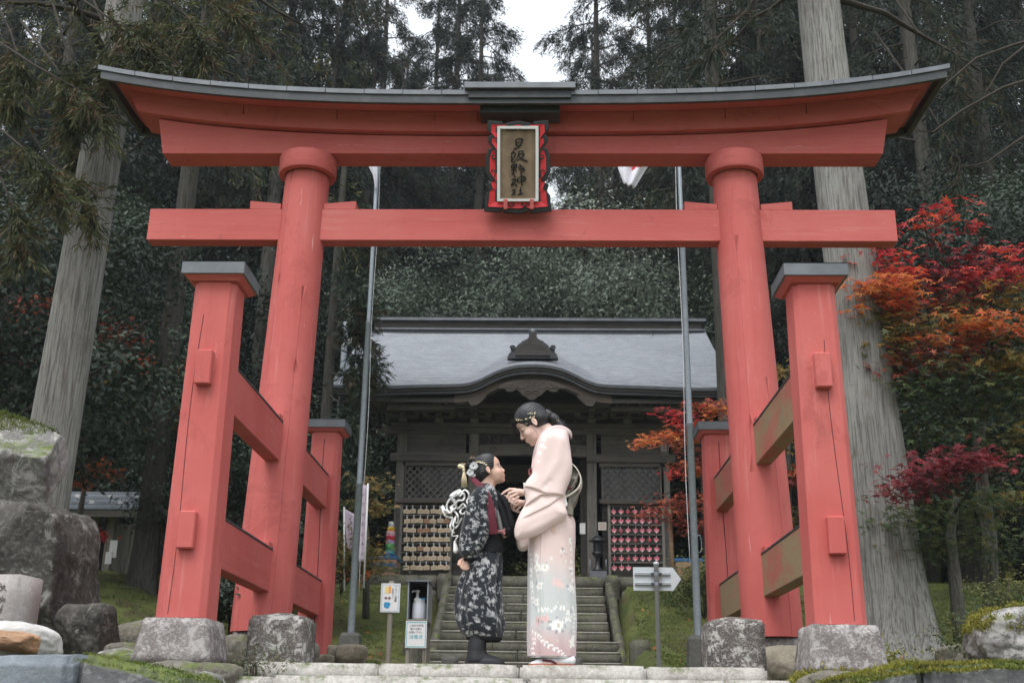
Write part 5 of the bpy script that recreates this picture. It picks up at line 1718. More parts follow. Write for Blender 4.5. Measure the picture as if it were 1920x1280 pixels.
maple('maple_tree', B0, [B0, W3(1855, 1000, 13.6), W3(1835, 860, 13.6), W3(1842, 760, 13.5), W3(1868, 680, 13.4)], [.10, .085, .07, .055, .04],
      [([W3(1842, 760, 13.5), W3(1800, 640, 13.3), W3(1760, 560, 13.0), W3(1745, 430, 12.8)], .035),
       ([W3(1868, 680, 13.4), W3(1850, 600, 13.2), W3(1870, 540, 13), W3(1910, 500, 13)], .03),
       ([W3(1838, 820, 13.5), W3(1790, 760, 13.2), W3(1720, 700, 13), W3(1660, 640, 12.8)], .03),
       ([W3(1842, 780, 13.5), W3(1890, 740, 13.2), W3(1930, 690, 13)], .025),
       ([W3(1745, 430, 12.8), W3(1790, 400, 12.7), W3(1830, 385, 12.7)], .010), ([W3(1745, 470, 12.8), W3(1730, 410, 12.7), W3(1750, 370, 12.7)], .010), ([W3(1745, 450, 12.8), W3(1690, 430, 12.7), W3(1720, 420, 12.7)], .008)],
      [(1740, 392, 12.7, 28, 22, 40, 'lf_red'), (1790, 385, 12.7, 40, 10, 16, 'lf_red'), (1808, 427, 12.7, 20, 8, 26, 'lf_red'), (1722, 418, 12.7, 18, 9, 22, 'lf_red'), (1757, 420, 12.7, 30, 30, 22, 'lf_red'),
       (1675, 500, 12.7, 50, 18, 170, 'lf_red'), (1660, 475, 12.7, 34, 12, 40, 'lf_red'), (1700, 475, 12.8, 55, 14, 70, 'lf_red'), (1790, 500, 12.9, 75, 34, 420, 'lf_crimson'), (1840, 510, 12.8, 40, 26, 130, 'lf_crimson'), (1800, 530, 12.8, 60, 18, 120, 'lf_red'), (1895, 505, 12.9, 45, 24, 240, 'lf_red'), (1900, 465, 12.9, 40, 12, 70, 'lf_red'),
       (1680, 535, 12.7, 60, 18, 230, 'lf_orange'), (1700, 575, 12.7, 55, 24, 260, 'lf_orange'), (1610, 540, 12.6, 30, 8, 60, 'lf_orange'), (1600, 580, 12.6, 14, 5, 16, 'lf_orange'), (1650, 560, 12.7, 45, 16, 130, 'lf_orange'), (1880, 600, 12.6, 62, 18, 300, 'lf_orange'), (1830, 610, 12.6, 30, 12, 90, 'lf_orange'), (1750, 570, 12.9, 60, 20, 200, 'lf_rust'),
       (1840, 560, 13, 80, 22, 320, 'lf_olive'), (1900, 570, 13, 60, 22, 200, 'lf_olive'), (1700, 620, 12.8, 60, 20, 260, 'lf_olive'), (1770, 615, 13, 70, 26, 260, 'lf_olive'), (1665, 600, 12.8, 36, 20, 130, 'lf_olive'),
       (1740, 660, 13, 80, 22, 320, 'lf_rust'), (1700, 690, 12.9, 60, 18, 240, 'lf_rust'), (1810, 680, 13, 70, 20, 260, 'lf_olive'), (1880, 650, 13, 60, 24, 280, 'lf_green'), (1740, 725, 13, 90, 26, 360, 'lf_green'), (1850, 720, 13, 70, 26, 280, 'lf_green'), (1900, 700, 13, 40, 20, 160, 'lf_olive'), (1690, 740, 12.9, 60, 20, 230, 'lf_green'), (1650, 690, 12.9, 34, 16, 100, 'lf_rust'),
       (1900, 760, 13, 50, 24, 220, 'lf_green'), (1790, 770, 13, 80, 20, 260, 'lf_green'),
       (1860, 640, 12.7, 60, 16, 160, 'lf_orange'), (1720, 640, 12.7, 50, 16, 120, 'lf_orange'), (1905, 690, 12.7, 40, 30, 160, 'lf_olive'), (1665, 650, 12.7, 40, 26, 130, 'lf_olive'), (1915, 800, 13, 40, 40, 160, 'lf_olive'), (1890, 860, 13.2, 60, 30, 180, 'lf_green'), (1700, 800, 13.2, 50, 30, 160, 'lf_green'), (1650, 760, 13, 30, 40, 110, 'lf_olive'), (1905, 930, 13.2, 40, 30, 120, 'lf_olive')],
      'large autumn maple, scarlet on top turning orange and green below, right of the torii', 'maples right of the torii', .085)
B1 = gb(1795, 1140, 12.8)
maple('maple_tree', B1, [B1, W3(1790, 1080, 12.8), W3(1782, 1000, 12.7), W3(1795, 930, 12.6)], [.085, .07, .055, .035],
      [([W3(1795, 930, 12.6), W3(1790, 860, 12.3), W3(1760, 850, 12)], .02), ([W3(1790, 960, 12.6), W3(1830, 900, 12.4), W3(1850, 880, 12.2)], .018), ([W3(1782, 980, 12.7), W3(1740, 940, 12.4), W3(1700, 930, 12)], .015)],
      [(1770, 872, 11.9, 75, 22, 620, 'lf_crimson'), (1715, 905, 11.9, 50, 16, 300, 'lf_crimson'), (1820, 860, 12, 40, 18, 200, 'lf_crimson'), (1680, 928, 11.9, 22, 9, 60, 'lf_crimson'),
       (1750, 960, 12.6, 80, 30, 380, 'lf_green'), (1840, 950, 12.8, 80, 36, 420, 'lf_green'), (1700, 1000, 12.8, 60, 36, 300, 'lf_green'), (1780, 1020, 12.7, 80, 26, 300, 'lf_green'), (1880, 1010, 13, 60, 34, 300, 'lf_green'), (1780, 810, 12.9, 80, 18, 220, 'lf_green'), (1870, 830, 13, 50, 30, 220, 'lf_green')],
      'small maple with a drooping dark crimson spray and lichened stem, right', 'maples right of the torii', .07)
B2 = gb(1480, 1090, 16.5)
maple('maple_tree', B2, [B2, W3(1475, 900, 16.5), W3(1478, 780, 16.4)], [.08, .06, .03], [],
      [(1505, 700, 16.3, 40, 22, 120, 'lf_olive'), (1490, 800, 16.3, 40, 36, 180, 'lf_olive'), (1500, 900, 16.3, 36, 30, 150, 'lf_rust'), (1495, 960, 16.3, 30, 26, 120, 'lf_olive'), (1590, 590, 16, 18, 40, 80, 'lf_olive'), (1592, 700, 16, 16, 50, 80, 'lf_rust'), (1540, 860, 16, 40, 40, 160, 'lf_green'), (1610, 660, 16, 30, 30, 120, 'lf_orange')],
      'maple turning yellow and rust seen between the two right posts', 'maples right of the torii', .10)
B3 = gb(1330, 1090, 18.6)
maple('maple_tree', B3, [B3, W3(1322, 980, 18.5), W3(1318, 880, 18.4), W3(1330, 790, 18.3)], [.07, .055, .045, .03],
      [([W3(1318, 880, 18.4), W3(1290, 860, 18.2), W3(1262, 880, 18)], .02), ([W3(1325, 820, 18.4), W3(1280, 810, 18.2), W3(1215, 828, 18)], .02), ([W3(1320, 930, 18.4), W3(1270, 915, 18.2), W3(1200, 950, 18)], .018)],
      [(1265, 812, 18, 36, 10, 200, 'lf_orange'), (1222, 826, 18, 34, 9, 150, 'lf_orange'), (1290, 808, 18, 30, 12, 150, 'lf_red'), (1200, 832, 17.9, 14, 4, 30, 'lf_orange'),
       (1262, 778, 18, 34, 8, 130, 'lf_red'), (1320, 765, 18.2, 40, 18, 220, 'lf_rust'), (1345, 775, 18.1, 24, 16, 140, 'lf_orange'), (1320, 790, 18.1, 30, 10, 130, 'lf_orange'), (1300, 840, 18.3, 30, 16, 140, 'lf_rust'),
       (1282, 868, 18, 26, 12, 110, 'lf_rust'), (1262, 888, 17.9, 14, 9, 50, 'lf_red'), (1300, 890, 18.2, 20, 14, 80, 'lf_orange'),
       (1270, 945, 18, 44, 16, 260, 'lf_rust'), (1225, 960, 17.9, 36, 12, 150, 'lf_rust'), (1310, 940, 18.2, 40, 22, 220, 'lf_rust'), (1280, 985, 18.1, 34, 14, 120, 'lf_rust'), (1320, 1000, 18.3, 30, 20, 120, 'lf_rust')],
      'slender red maple spreading flat sprays before the right corner of the shrine', 'maples beside the shrine', .075)
B4 = gb(690, 1080, 18.5)
maple('maple_tree', B4, [B4, W3(688, 1000, 18.4), W3(680, 930, 18.3)], [.06, .045, .02], [([W3(684, 960, 18.3), W3(710, 920, 18), W3(730, 905, 18)], .012)],
      [(700, 905, 18, 40, 8, 110, 'lf_olive'), (680, 950, 18, 40, 16, 190, 'lf_olive'), (715, 955, 18, 30, 12, 120, 'lf_olive'), (650, 940, 18, 30, 16, 130, 'lf_green'), (665, 1020, 17.6, 40, 26, 260, 'lf_olive'), (700, 1050, 17.6, 36, 24, 230, 'lf_green'), (640, 1060, 17.5, 30, 24, 160, 'lf_olive'), (665, 1075, 17.4, 20, 8, 40, 'lf_orange')],
      'low maple turning olive beside the left flagpole', 'maples beside the shrine', .075)
B5 = gb(150, 1080, 17.5)
maple('maple_tree', B5, [B5, W3(150, 960, 17.5), W3(165, 880, 17.4)], [.07, .05, .02], [],
      [(175, 880, 17, 34, 14, 190, 'lf_orange'), (150, 905, 17, 24, 10, 90, 'lf_orange'), (158, 1000, 16.2, 24, 12, 90, 'lf_red'), (90, 585, 17, 70, 26, 360, 'lf_rust'), (30, 570, 17, 60, 30, 300, 'lf_rust'), (200, 620, 17.5, 60, 26, 260, 'lf_rust'), (130, 650, 17.4, 60, 30, 260, 'lf_crimson'), (250, 760, 17.5, 60, 24, 200, 'lf_olive'), (40, 650, 17, 50, 40, 260, 'lf_crimson'), (190, 720, 17.5, 50, 30, 200, 'lf_olive'), (260, 690, 17.6, 50, 20, 130, 'lf_orange')],
      'maple with rust red upper leaves and an orange spray above the small hut', 'maples left of the torii', .08)

# left pine-like branches hanging before the shrine roof corner
tp = empty('cedar_tree', (px_x(600, 20, 1000), 20, g1(px_x(600, 20, 1000), 20)), 0, 'young cedar whose needle branches cross the left flagpole and roof corner', 'tree', 'single trunks among the trees')
o = put('trunk', tp, trunk_mesh(9, .14, .05, .3, (0, 0), 95, 12, 26), M['bark_dk'])
for k, (a, b_) in enumerate((((600, 600), (700, 640)), ((610, 650), (705, 690)), ((600, 700), (690, 720)), ((600, 740), (660, 800)), ((610, 560), (690, 590)), ((600, 800), (670, 850)), ((600, 850), (690, 900)), ((590, 500), (680, 540)), ((600, 440), (700, 480)), ((610, 400), (690, 420)))):
    p0 = np.array([tp.location.x, 20, P(a[0], a[1], 20)[2]]); p1 = P(a[0]+45, (a[1]+b_[1])/2-8, 19.5); p2 = P(*b_, 19)
    hanging(tp, [p0, p1, p2], 70, 20, .16, .018, M['lf_broad'] if k % 2 else M['lf_cedar'], 700+k, .02, 1.2)
# the little twig hanging in front of the roof


# ---- moss tufts and litter on the banks
r = np.random.default_rng(9)
def scatter(name, n, x0, x1, y0, y1, L, Wd, mat, cond=None, up=1.0, kind='stuff', lift=.0, ln=None):
    x = r.uniform(x0, x1, n); y = r.uniform(y0, y1, n)
    if cond is not None:
        k = cond(x, y); x, y = x[k], y[k]
    z = gz(x, y)
    nm = (np.abs(x) > 1.3) & (y > 8) & ~((y > 20) & (y < 32) & (np.abs(x) < 7))
    PT_ = np.c_[x, y, z]
    z = z+np.where(nm, vnoise(PT_, .9, 3)*.15+vnoise(PT_, 3.1, 5)*.10, 0)+lift
    p = np.c_[x, y, z]
    d = r.normal(0, .7, (len(p), 3)); d[:, 2] = np.abs(d[:, 2])*.6+up
    V, Fq = blades(p, d, r.uniform(.6, 1.4, len(p))*L, Wd, r)
    rn = np.clip(.5+.8*vnoise(p, 1.2, 8)+r.normal(0, .12, len(p)), 0, 1)
    me = leaf_mesh(name, [(V, Fq, rn)])
    tag(put(name, None, me, mat), kind=kind)
def bank(x, y):
    q = np.c_[x, y, x*0]
    return (np.abs(x) > 1.75) & (vnoise(q, 1.1, 12) > -.18) & ~((y > 20.0) & (np.abs(x) < 6.2))
scatter('moss_tufts', 90000, -4.5, 4.5, 11, 20.2, .032, .016, M['lf_moss'], bank)
scatter('moss_tufts', 50000, -12, 12, 9, 24, .045, .022, M['lf_moss'], lambda x, y: bank(x, y) & (np.abs(x) > 4.4))
x = r.uniform(-4, 4, 110); y = r.uniform(12, 19.8, 110); k = np.abs(x) > 1.8; x, y = x[k], y[k]
z = gz(x, y)+.13
V, Fq = stars(np.c_[x, y, z], np.array([0, -.3, 1.])+r.normal(0, .4, (len(x), 3)), r.uniform(.03, .05, len(x)), r)
tag(put('fallen_leaves', None, leaf_mesh('fallen_leaves', [(V, Fq, r.uniform(0, 1, len(x)))]), M['lf_orange']), kind='stuff')
# ================================================================== rocks
def boulder(name, px0, px1, py0, py1, y, mat, label, depth=None, seed=0, rough=.16, flat=.0, sub=4, group=None, sharp=0.0, moss_cap=None):
    """rock filling the photo box px0..px1, py0..py1 at distance y, with real depth"""
    a = P(px0, (py0+py1)/2, y); b_ = P(px1, (py0+py1)/2, y)
    zt = P((px0+px1)/2, py0, y)[2]; zb_ = P((px0+px1)/2, py1, y)[2]
    rx = (b_[0]-a[0])/2; rz = (zt-zb_)/2; ry = depth/2 if depth else rx*.8
    bm = bmesh.new(); bmesh.ops.create_icosphere(bm, subdivisions=sub+1, radius=1)
    co = np.array([v.co[:] for v in bm.verts])
    # squarer than a sphere
    p = 2.6+flat*3
    n_ = (np.abs(co)**p).sum(1)**(1/p); co = co/n_[:, None]
    if sharp:
        r_ = np.random.default_rng(seed+5)
        for k in range(9):
            d = unit(r_.normal(size=3)); h = r_.uniform(.62, .9)
            t = co@d; co -= np.where(t > h, t-h, 0)[:, None]*d*sharp
    q = co.copy()
    nz_ = vnoise(q, 1.1, seed, 2)*rough+vnoise(q, 2.9, seed+3, 3)*rough*.45+vnoise(q, 8, seed+7, 4)*rough*.22-np.abs(vnoise(q, 3.7, seed+11, 3))*rough*.35
    co = co*(1+nz_)[:, None]
    mx = co.max(0); mn = co.min(0)
    co = (co-mn)/(mx-mn)*2-1
    co = co*np.array([rx, ry, rz])
    for v, c in zip(bm.verts, co): v.co = c
    me = bpy.data.meshes.new(name); bm.to_mesh(me); bm.free()
    me.polygons.foreach_set('use_smooth', [True]*len(me.polygons)); me.materials.append(mat)
    o = bpy.data.objects.new(name, me); o.location = ((a[0]+b_[0])/2, y+ry*.35, (zt+zb_)/2)
    link(o); tag(o, label, 'rock', group)
    if moss_cap:
        V, Fq, R_ = [], [], []
        r_ = np.random.default_rng(seed+9)
        no = unit(co/np.array([rx, ry, rz])**2)
        cand = np.where((no[:, 2] > moss_cap[0]) & (vnoise(co, 3.5, seed+2) > moss_cap[1]))[0]
        if len(cand):
            k = r_.choice(cand, moss_cap[2]); p0 = co[k]+r_.normal(0, .012, (len(k), 3))
            dd = r_.normal(0, .6, (len(k), 3)); dd[:, 2] = np.abs(dd[:, 2])+.6
            V, Fq = blades(p0, dd, r_.uniform(.6, 1.5, len(k))*moss_cap[3], moss_cap[3]*.5, r_)
            me2 = leaf_mesh('moss_cap', [(V, Fq, np.clip(.5+.7*vnoise(p0, 5, 3)+r_.normal(0, .15, len(k)), 0, 1))])
            put('moss_cap', o, me2, M[moss_cap[4]])
    return o
G1 = 'garden rocks left of the torii'; G2 = 'garden rocks right of the torii'
boulder('boulder', -120, 101, 768, 975, 8.9, M['boulder_pale'], 'upright grey boulder with a bright moss cap, upper one at the left edge', .6, 1, .10, 1.6, 5, G1, 1.0, (.60, -.4, 9000, .018, 'lf_moss'))
boulder('boulder', -170, 142, 930, 1270, 8.0, M['boulder_dark'], 'huge dark streaked boulder at the left edge under the moss capped one', 1.0, 2, .13, 1.1, 5, G1, 1.0)
boulder('boulder', 105, 212, 1128, 1262, 7.8, M['boulder_dark'], 'brown stained round boulder right of the huge dark one', .6, 3, .12, 1.0, 5, G1, .8)
boulder('boulder', 208, 292, 1157, 1262, 8.3, M['boulder'], 'plain brown grey boulder left of the near left footing', .5, 4, .14, .3, 4, G1, .4)
boulder('boulder', 190, 268, 1203, 1262, 7.4, M['boulder'], 'small flat rock between two boulders left of the footing', .4, 5, .16, .3, 4, G1, .4)
boulder('boulder', 160, 262, 1212, 1285, 6.6, M['boulder_pale'], 'speckled low rock behind the blue grey slab', .5, 6, .14, .3, 4, G1, .4)
boulder('boulder', 255, 440, 1238, 1320, 6.25, M['boulder'], 'flat buried rock carrying the near left footing', .7, 7, .12, .8, 4, G1, .6)
boulder('boulder', 338, 405, 1256, 1320, 5.9, M['boulder_pale'], 'small pale rock beside the lowest step on the left', .4, 37, .14, .3, 4, G1, .4)
boulder('boulder', -60, 92, 1162, 1250, 5.4, M['rock_white'], 'smooth white rock at the lower left edge', .5, 8, .12, .2, 4, G1, .2)
boulder('boulder', -40, 54, 1178, 1222, 5.15, M['rock_rust'], 'rust brown rock face set against the white rock', .3, 9, .14, .4, 4, G1, .5)
def crag(px0, px1, ptop0, ptop1, y0, y1, zb, mat, label, seed, amp=.02, moss=None, group=G1, taper=.06):
    a, c = P(px0, 1240, y0)[0], P(px1, 1240, y0)[0]; z0, z1 = P(px0, ptop0, y0)[2], P(px1, ptop1, y0)[2]
    o = rough_block('boulder', a, c, y0, y1, zb, (z0+z1)/2, mat, None, amp, .045, .03, seed=seed, taper=taper)
    ctr = np.array([(a+c)/2, (y0+y1)/2, zb])
    co = np.array([v.co[:] for v in o.data.vertices])
    t = (co[:, 0]-a)/(c-a); h = np.clip((co[:, 2]-zb)/((z0+z1)/2-zb), 0, 1)
    co[:, 2] += (t-.5)*(z1-z0)*h+h*vnoise(co, 5, seed, 3)*amp*1.5
    co[:, 1] += vnoise(co*np.array([1, 1, .25]), 14, seed+2, 3)*amp*.9*(co[:, 1] < y0+.1)
    co -= ctr
    o.data.vertices.foreach_set('co', co.astype(np.float32).ravel()); o.data.update(); o.location = ctr
    tag(o, label, 'rock', group)
    if moss:
        r_ = np.random.default_rng(seed); top = np.where(co[:, 2] > co[:, 2].max()-moss[0]-np.abs(z1-z0)*.9)[0]
        nn = np.zeros(len(co)*3, dtype=np.float32); o.data.vertices.foreach_get('normal', nn); nn = nn.reshape(-1, 3)
        top = top[nn[top, 2] > .55]
        k = r_.choice(top, moss[1]); p0 = co[k]+r_.normal(0, .018, (len(k), 3))*np.array([1, 1, .1])
        dd = r_.normal(0, .6, (len(k), 3)); dd[:, 2] = np.abs(dd[:, 2])+.7
        V, Fq = blades(p0, dd, r_.uniform(.5, 1.5, len(k))*moss[2], moss[2]*.4, r_)
        put('moss_cap', o, leaf_mesh('moss_cap', [(V, Fq, np.clip(.5+.8*vnoise(p0, 4, 3)+r_.normal(0, .12, len(k)), 0, 1))]), M[moss[3]])
    return o
crag(-200, 139, 1222, 1228, 4.5, 5.1, -1.1, M['rock_blue'], 'blue grey split slab filling the bottom left corner', 10, .012)
crag(136, 352, 1226, 1275, 4.56, 5.3, -1.1, M['rock_blue_moss'], 'fluted grey slab with mossy sloping top, bottom left', 11, .016, (.03, 2600, .012, 'lf_moss'))
boulder('boulder', 407, 480, 1187, 1262, 8.3, M['boulder'], 'tan round rock just left of the left step end post', .5, 12, .1, .3, 4, G1, .3)
boulder('boulder', 545, 592, 1196, 1262, 8.4, M['boulder'], 'tan round rock peeking right of the left step end post', .4, 13, .1, .3, 4, G1, .3)
M['tan_rock'] = stone('tan_square_rock', (.27, .24, .18, 1), (.36, .33, .26, 1), (.15, .13, .10, 1), .8, moss=.1, lich=.2)
boulder('boulder', 612, 634, 1207, 1250, 9.9, M['tan_rock'], 'narrow tan rock at the foot of the far left post', .3, 14, .05, 2, 3, G1, .3)
boulder('boulder', 632, 686, 1207, 1252, 9.9, M['tan_rock'], 'rounded tan rock before the left flagpole base', .35, 15, .08, .9, 3, G1, .3)
boulder('boulder', 590, 622, 1226, 1250, 9.6, M['tan_rock'], 'small tan block under the far left post', .3, 16, .05, 2, 3, G1, .2)
boulder('boulder', 1438, 1530, 1204, 1300, 7.7, M['tan_rock'], 'long tan rock between the right step end post and near right footing', .7, 17, .07, .9, 4, G2, .3)
boulder('boulder', 1495, 1660, 1256, 1330, 6.2, M['boulder'], 'flat rock carrying the near right footing', .6, 18, .1, .9, 4, G2, .5, (.5, .1, 2500, .02, 'lf_yellow_moss'))
boulder('boulder', 1640, 1770, 1238, 1300, 7.6, M['boulder_dark'], 'low dark rock at the foot of the big right cedar', .5, 19, .1, .4, 4, G2, .3)
boulder('boulder', 1775, 1850, 1206, 1262, 8.6, M['boulder'], 'low green grey rock right of the big cedar root', .5, 20, .07, .7, 4, G2, .3)
boulder('boulder', 1840, 2050, 1136, 1290, 6.8, M['boulder_pale'], 'pale rock with a thick yellow green moss cap at the right edge', .8, 21, .13, .4, 5, G2, .5, (.50, -.2, 14000, .018, 'lf_yellow_moss'))
crag(1590, 1730, 1272, 1247, 5.0, 5.7, -1.1, M['rock_blue_moss'], 'sloping mossy end of the dark rock edge, bottom right', 22, .014, (.05, 9000, .018, 'lf_yellow_moss'), G2)
crag(1722, 2150, 1247, 1238, 4.98, 5.8, -1.1, M['rock_blue_moss'], 'long dark rock with a bright moss rim along the bottom right edge', 25, .016, (.05, 22000, .018, 'lf_yellow_moss'), G2)
# carved stone tablet at lower left
t = empty('stone_tablet', (float(P(20, 1190, 5.9)[0]), 5.9, -.4), 0, 'polished pinkish stone tablet with engraved writing at the left edge', 'tablet')
zt = float(P(20, 1078, 5.9)[2])+.4
xr_ = float(P(52, 1078, 5.9)[0])-t.location.x
o = rough_block('slab', xr_-.62, xr_, -.06, .17, 0, zt, M['monument'], t, .0015, .12, .008, seed=71)
o.rotation_euler = (0, 0, radians(-7))
b = MB(); random.seed(6)
for i in range(3):
    for j in range(7):
        cx0 = xr_-.09-i*.10; cz0 = zt-.07-j*.058
        for k in range(5):
            a = random.uniform(0, pi); l = random.uniform(.008, .02)
            u, w = random.uniform(-.018, .018), random.uniform(-.015, .015)
            T = Matrix.Translation((cx0+u, -.0625, cz0+w)) @ Matrix.Rotation(a, 4, 'Y')
            b.box(-l, l, -.0015, .0015, -.0022, .0022, M=T)
o = b.build('engraving', plain('engraved_groove', (.16, .14, .13, 1), .9), t); o.rotation_euler = (0, 0, radians(-7))
tag(o, kind='stuff')
# little shrubs
def shrub(px, py, y, w, h, label, mat, L=.035, n=2600, seed=0):
    x = float(P(px, py, y)[0]); z = float(P(px, py, y)[2])
    t = empty('shrub', (x, y, z), 0, label, 'shrub', 'small shrubs between the rocks')
    put('foliage', t, broad(seed, [(0, 0, h*.5, w*.42), (w*.3, .05, h*.35, w*.3), (-w*.3, 0, h*.35, w*.3), (.05, 0, h*.8, w*.25)], n, L, L*.45, mat, .8, 'foliage'))
    b = MB(); r_ = random.Random(seed)
    for i in range(7): b.tube([(0, 0, -.2), (r_.uniform(-w, w)*.3, r_.uniform(-.1, .1), h*.5), (r_.uniform(-w, w)*.45, r_.uniform(-.1, .1), h*.95)], [.008, .005, .002], 4)
    put('stems', t, None) if False else b.build('stems', M['twig'], t)
shrub(1845, 1230, 7.6, .30, .32, 'twiggy green shrub left of the moss capped rock', M['lf_green'], .03, 1300, 3)
shrub(1900, 1150, 8.2, .34, .22, 'small leafy shrub above the moss capped rock', M['lf_green'], .03, 1600, 4)
shrub(430, 1190, 8.7, .36, .62, 'green leafy shrub between the near left post and round pillar', M['lf_broad'], .045, 3200, 5)
shrub(418, 1120, 9.6, .40, .5, 'green leafy shrub behind the left round pillar foot', M['lf_broad'], .045, 3000, 6)
shrub(1650, 1262, 6.6, .20, .07, 'tuft of bright fern like leaves at the near right footing', M['lf_yellow_moss'], .03, 1200, 7)
shrub(478, 1262, 6.7, .07, .07, 'tiny yellow flowered plant at the left end of the step', M['lf_green'], .02, 160, 8)
shrub(1320, 1130, 14.5, .9, .5, 'low green cover on the bank beside the right flagpole', M['lf_green'], .05, 3200, 9)
shrub(640, 1090, 17.5, 1.0, .7, 'rounded olive bush below the pink banners', M['lf_olive'], .05, 4200, 10)

# ================================================================== flagpoles
def pole(px_b, px_t, py_base0, py_base1, ybase, x, label, bw, rt=.030, rb=.052):
    t = empty('flagpole', (x, ybase, 0), 0, label, 'flagpole', 'tall steel flagpoles behind the torii')
    zb0 = float(P(px_b, py_base1, ybase)[2]); zb1 = float(P(px_b, py_base0, ybase)[2])
    ztop = float(P(px_t, 215, ybase)[2])
    prof = [(rb, zb1-.1), (rb*.98, 2.9), (rb*1.06, 2.905), (rb*1.06, 2.93), (rb*.86, 2.935), (rb*.8, 5.4), (rb*.86, 5.405), (rb*.86, 5.43), (rt*1.05, 5.435), (rt, ztop), (rt*.8, ztop+.02)]
    o = MB().lathe(prof, 14).build('shaft', M['steel'], t)
    m = o.modifiers.new('split', 'EDGE_SPLIT'); m.split_angle = radians(50)
    b = MB(); V = []
    for z, w in ((zb0-.3, bw*.56), (zb1-.04, bw*.44), (zb1, bw*.36)):
        V += [(-w, -w, z), (w, -w, z), (w, w, z), (-w, w, z)]
    b.add(V, [(8, 9, 10, 11)]+[(i+4*k, (i+1) % 4+4*k, (i+1) % 4+4+4*k, i+4+4*k) for k in (0, 1) for i in range(4)])
    b.build('concrete_base', M['concrete'], t)
    return t
fpL = pole(660, 702, 1186, 1216, 16.0, -2.44, 'tall grey steel flagpole on a concrete base, left of the shrine', .30)
fpR = pole(1308, 1275, 1191, 1252, 12.4, float(P(1309, 1190, 12.4)[0]), 'tall grey steel flagpole on a concrete base, right of the shrine', .25, .024, .042)
for t, dx in ((fpL, .09), (fpR, -.07)):
    pts = [(dx*(1-.5*z/9)+.01*sin(z*2), -.03, z) for z in np.linspace(1.3, 6.6 if dx < 0 else 8.2, 24)]
    MB().tube(pts, .004, 5).build('halyard', M['white_string'], t)
pts = [(.045+.03*sin(a)*(1 if k else 1), -.03, 1.55+.10*cos(a)) for k, a in enumerate(np.linspace(0, 2*pi, 12))]
MB().tube(pts, .004, 5).build('wire_loop', M['steel'], fpR)
M['flag'] = plain('white_flag_cloth', (.70, .69, .74, 1), .8, var=.04)
M['flag_red'] = plain('red_flag_disc', (.60, .06, .07, 1), .8)
def cloth(name, y, left, right, label, disc=None, mat=None, cat='flag', group=None, amp=.05, folds=3.0):
    """hanging cloth between a left and a right edge given as photo points"""
    m = 20; n_ = 16
    lp = np.array(left, float); rp = np.array(right, float)
    tl_ = np.linspace(0, 1, m)
    lx = np.interp(tl_, np.linspace(0, 1, len(lp)), lp[:, 0]); ly = np.interp(tl_, np.linspace(0, 1, len(lp)), lp[:, 1])
    qx = np.interp(tl_, np.linspace(0, 1, len(rp)), rp[:, 0]); qy = np.interp(tl_, np.linspace(0, 1, len(rp)), rp[:, 1])
    V = []
    for i in range(m):
        for j in range(n_):
            u = j/(n_-1)
            q = P(lerp(lx[i], qx[i], u), lerp(ly[i], qy[i], u), y)
            V.append((q[0], y+amp*sin(folds*2*pi*u+i*.15)*(.3+.7*u), q[2]))
    J = np.arange(m*n_).reshape(m, n_)
    FQ = np.c_[J[:-1, :-1].ravel(), J[:-1, 1:].ravel(), J[1:, 1:].ravel(), J[1:, :-1].ravel()]
    V = np.array(V); ctr = V.mean(0)
    o = obj_fast(name, V-ctr, FQ, mat or M['flag'], smooth=True); o.location = ctr
    sm = o.modifiers.new('thick', 'SOLIDIFY'); sm.thickness = .003
    tag(o, label, cat, group)
    if disc:
        i0, j0, ri, rj = disc
        sel = [f for f in FQ if ((J_ := divmod(f[0], n_)) and ((J_[0]-i0)/ri)**2+((J_[1]-j0)/rj)**2 < 1)]
        if sel:
            d = obj_fast('red_disc', V-ctr+np.array([0, -.006, 0]), np.array(sel), M['flag_red'], o, smooth=True)
    return o
cloth('flag', 15.94, [(700, 200), (697, 260), (690, 310), (700, 330), (704, 357)], [(709, 200), (709, 240), (708, 280), (708, 320), (706, 358)], 'limp white flag end hanging from the left flagpole under the lintel', None, None, 'flag', 'flags on the two poles', .03, 1.5)
cloth('flag', 12.34, [(1150, 215), (1153, 290), (1160, 318), (1170, 345)], [(1270, 190), (1262, 250), (1212, 314), (1190, 352)], 'limp white flag with a red disc hanging from the right flagpole', (9, 9.5, 4, 4.5), None, 'flag', 'flags on the two poles', .06, 2.0)
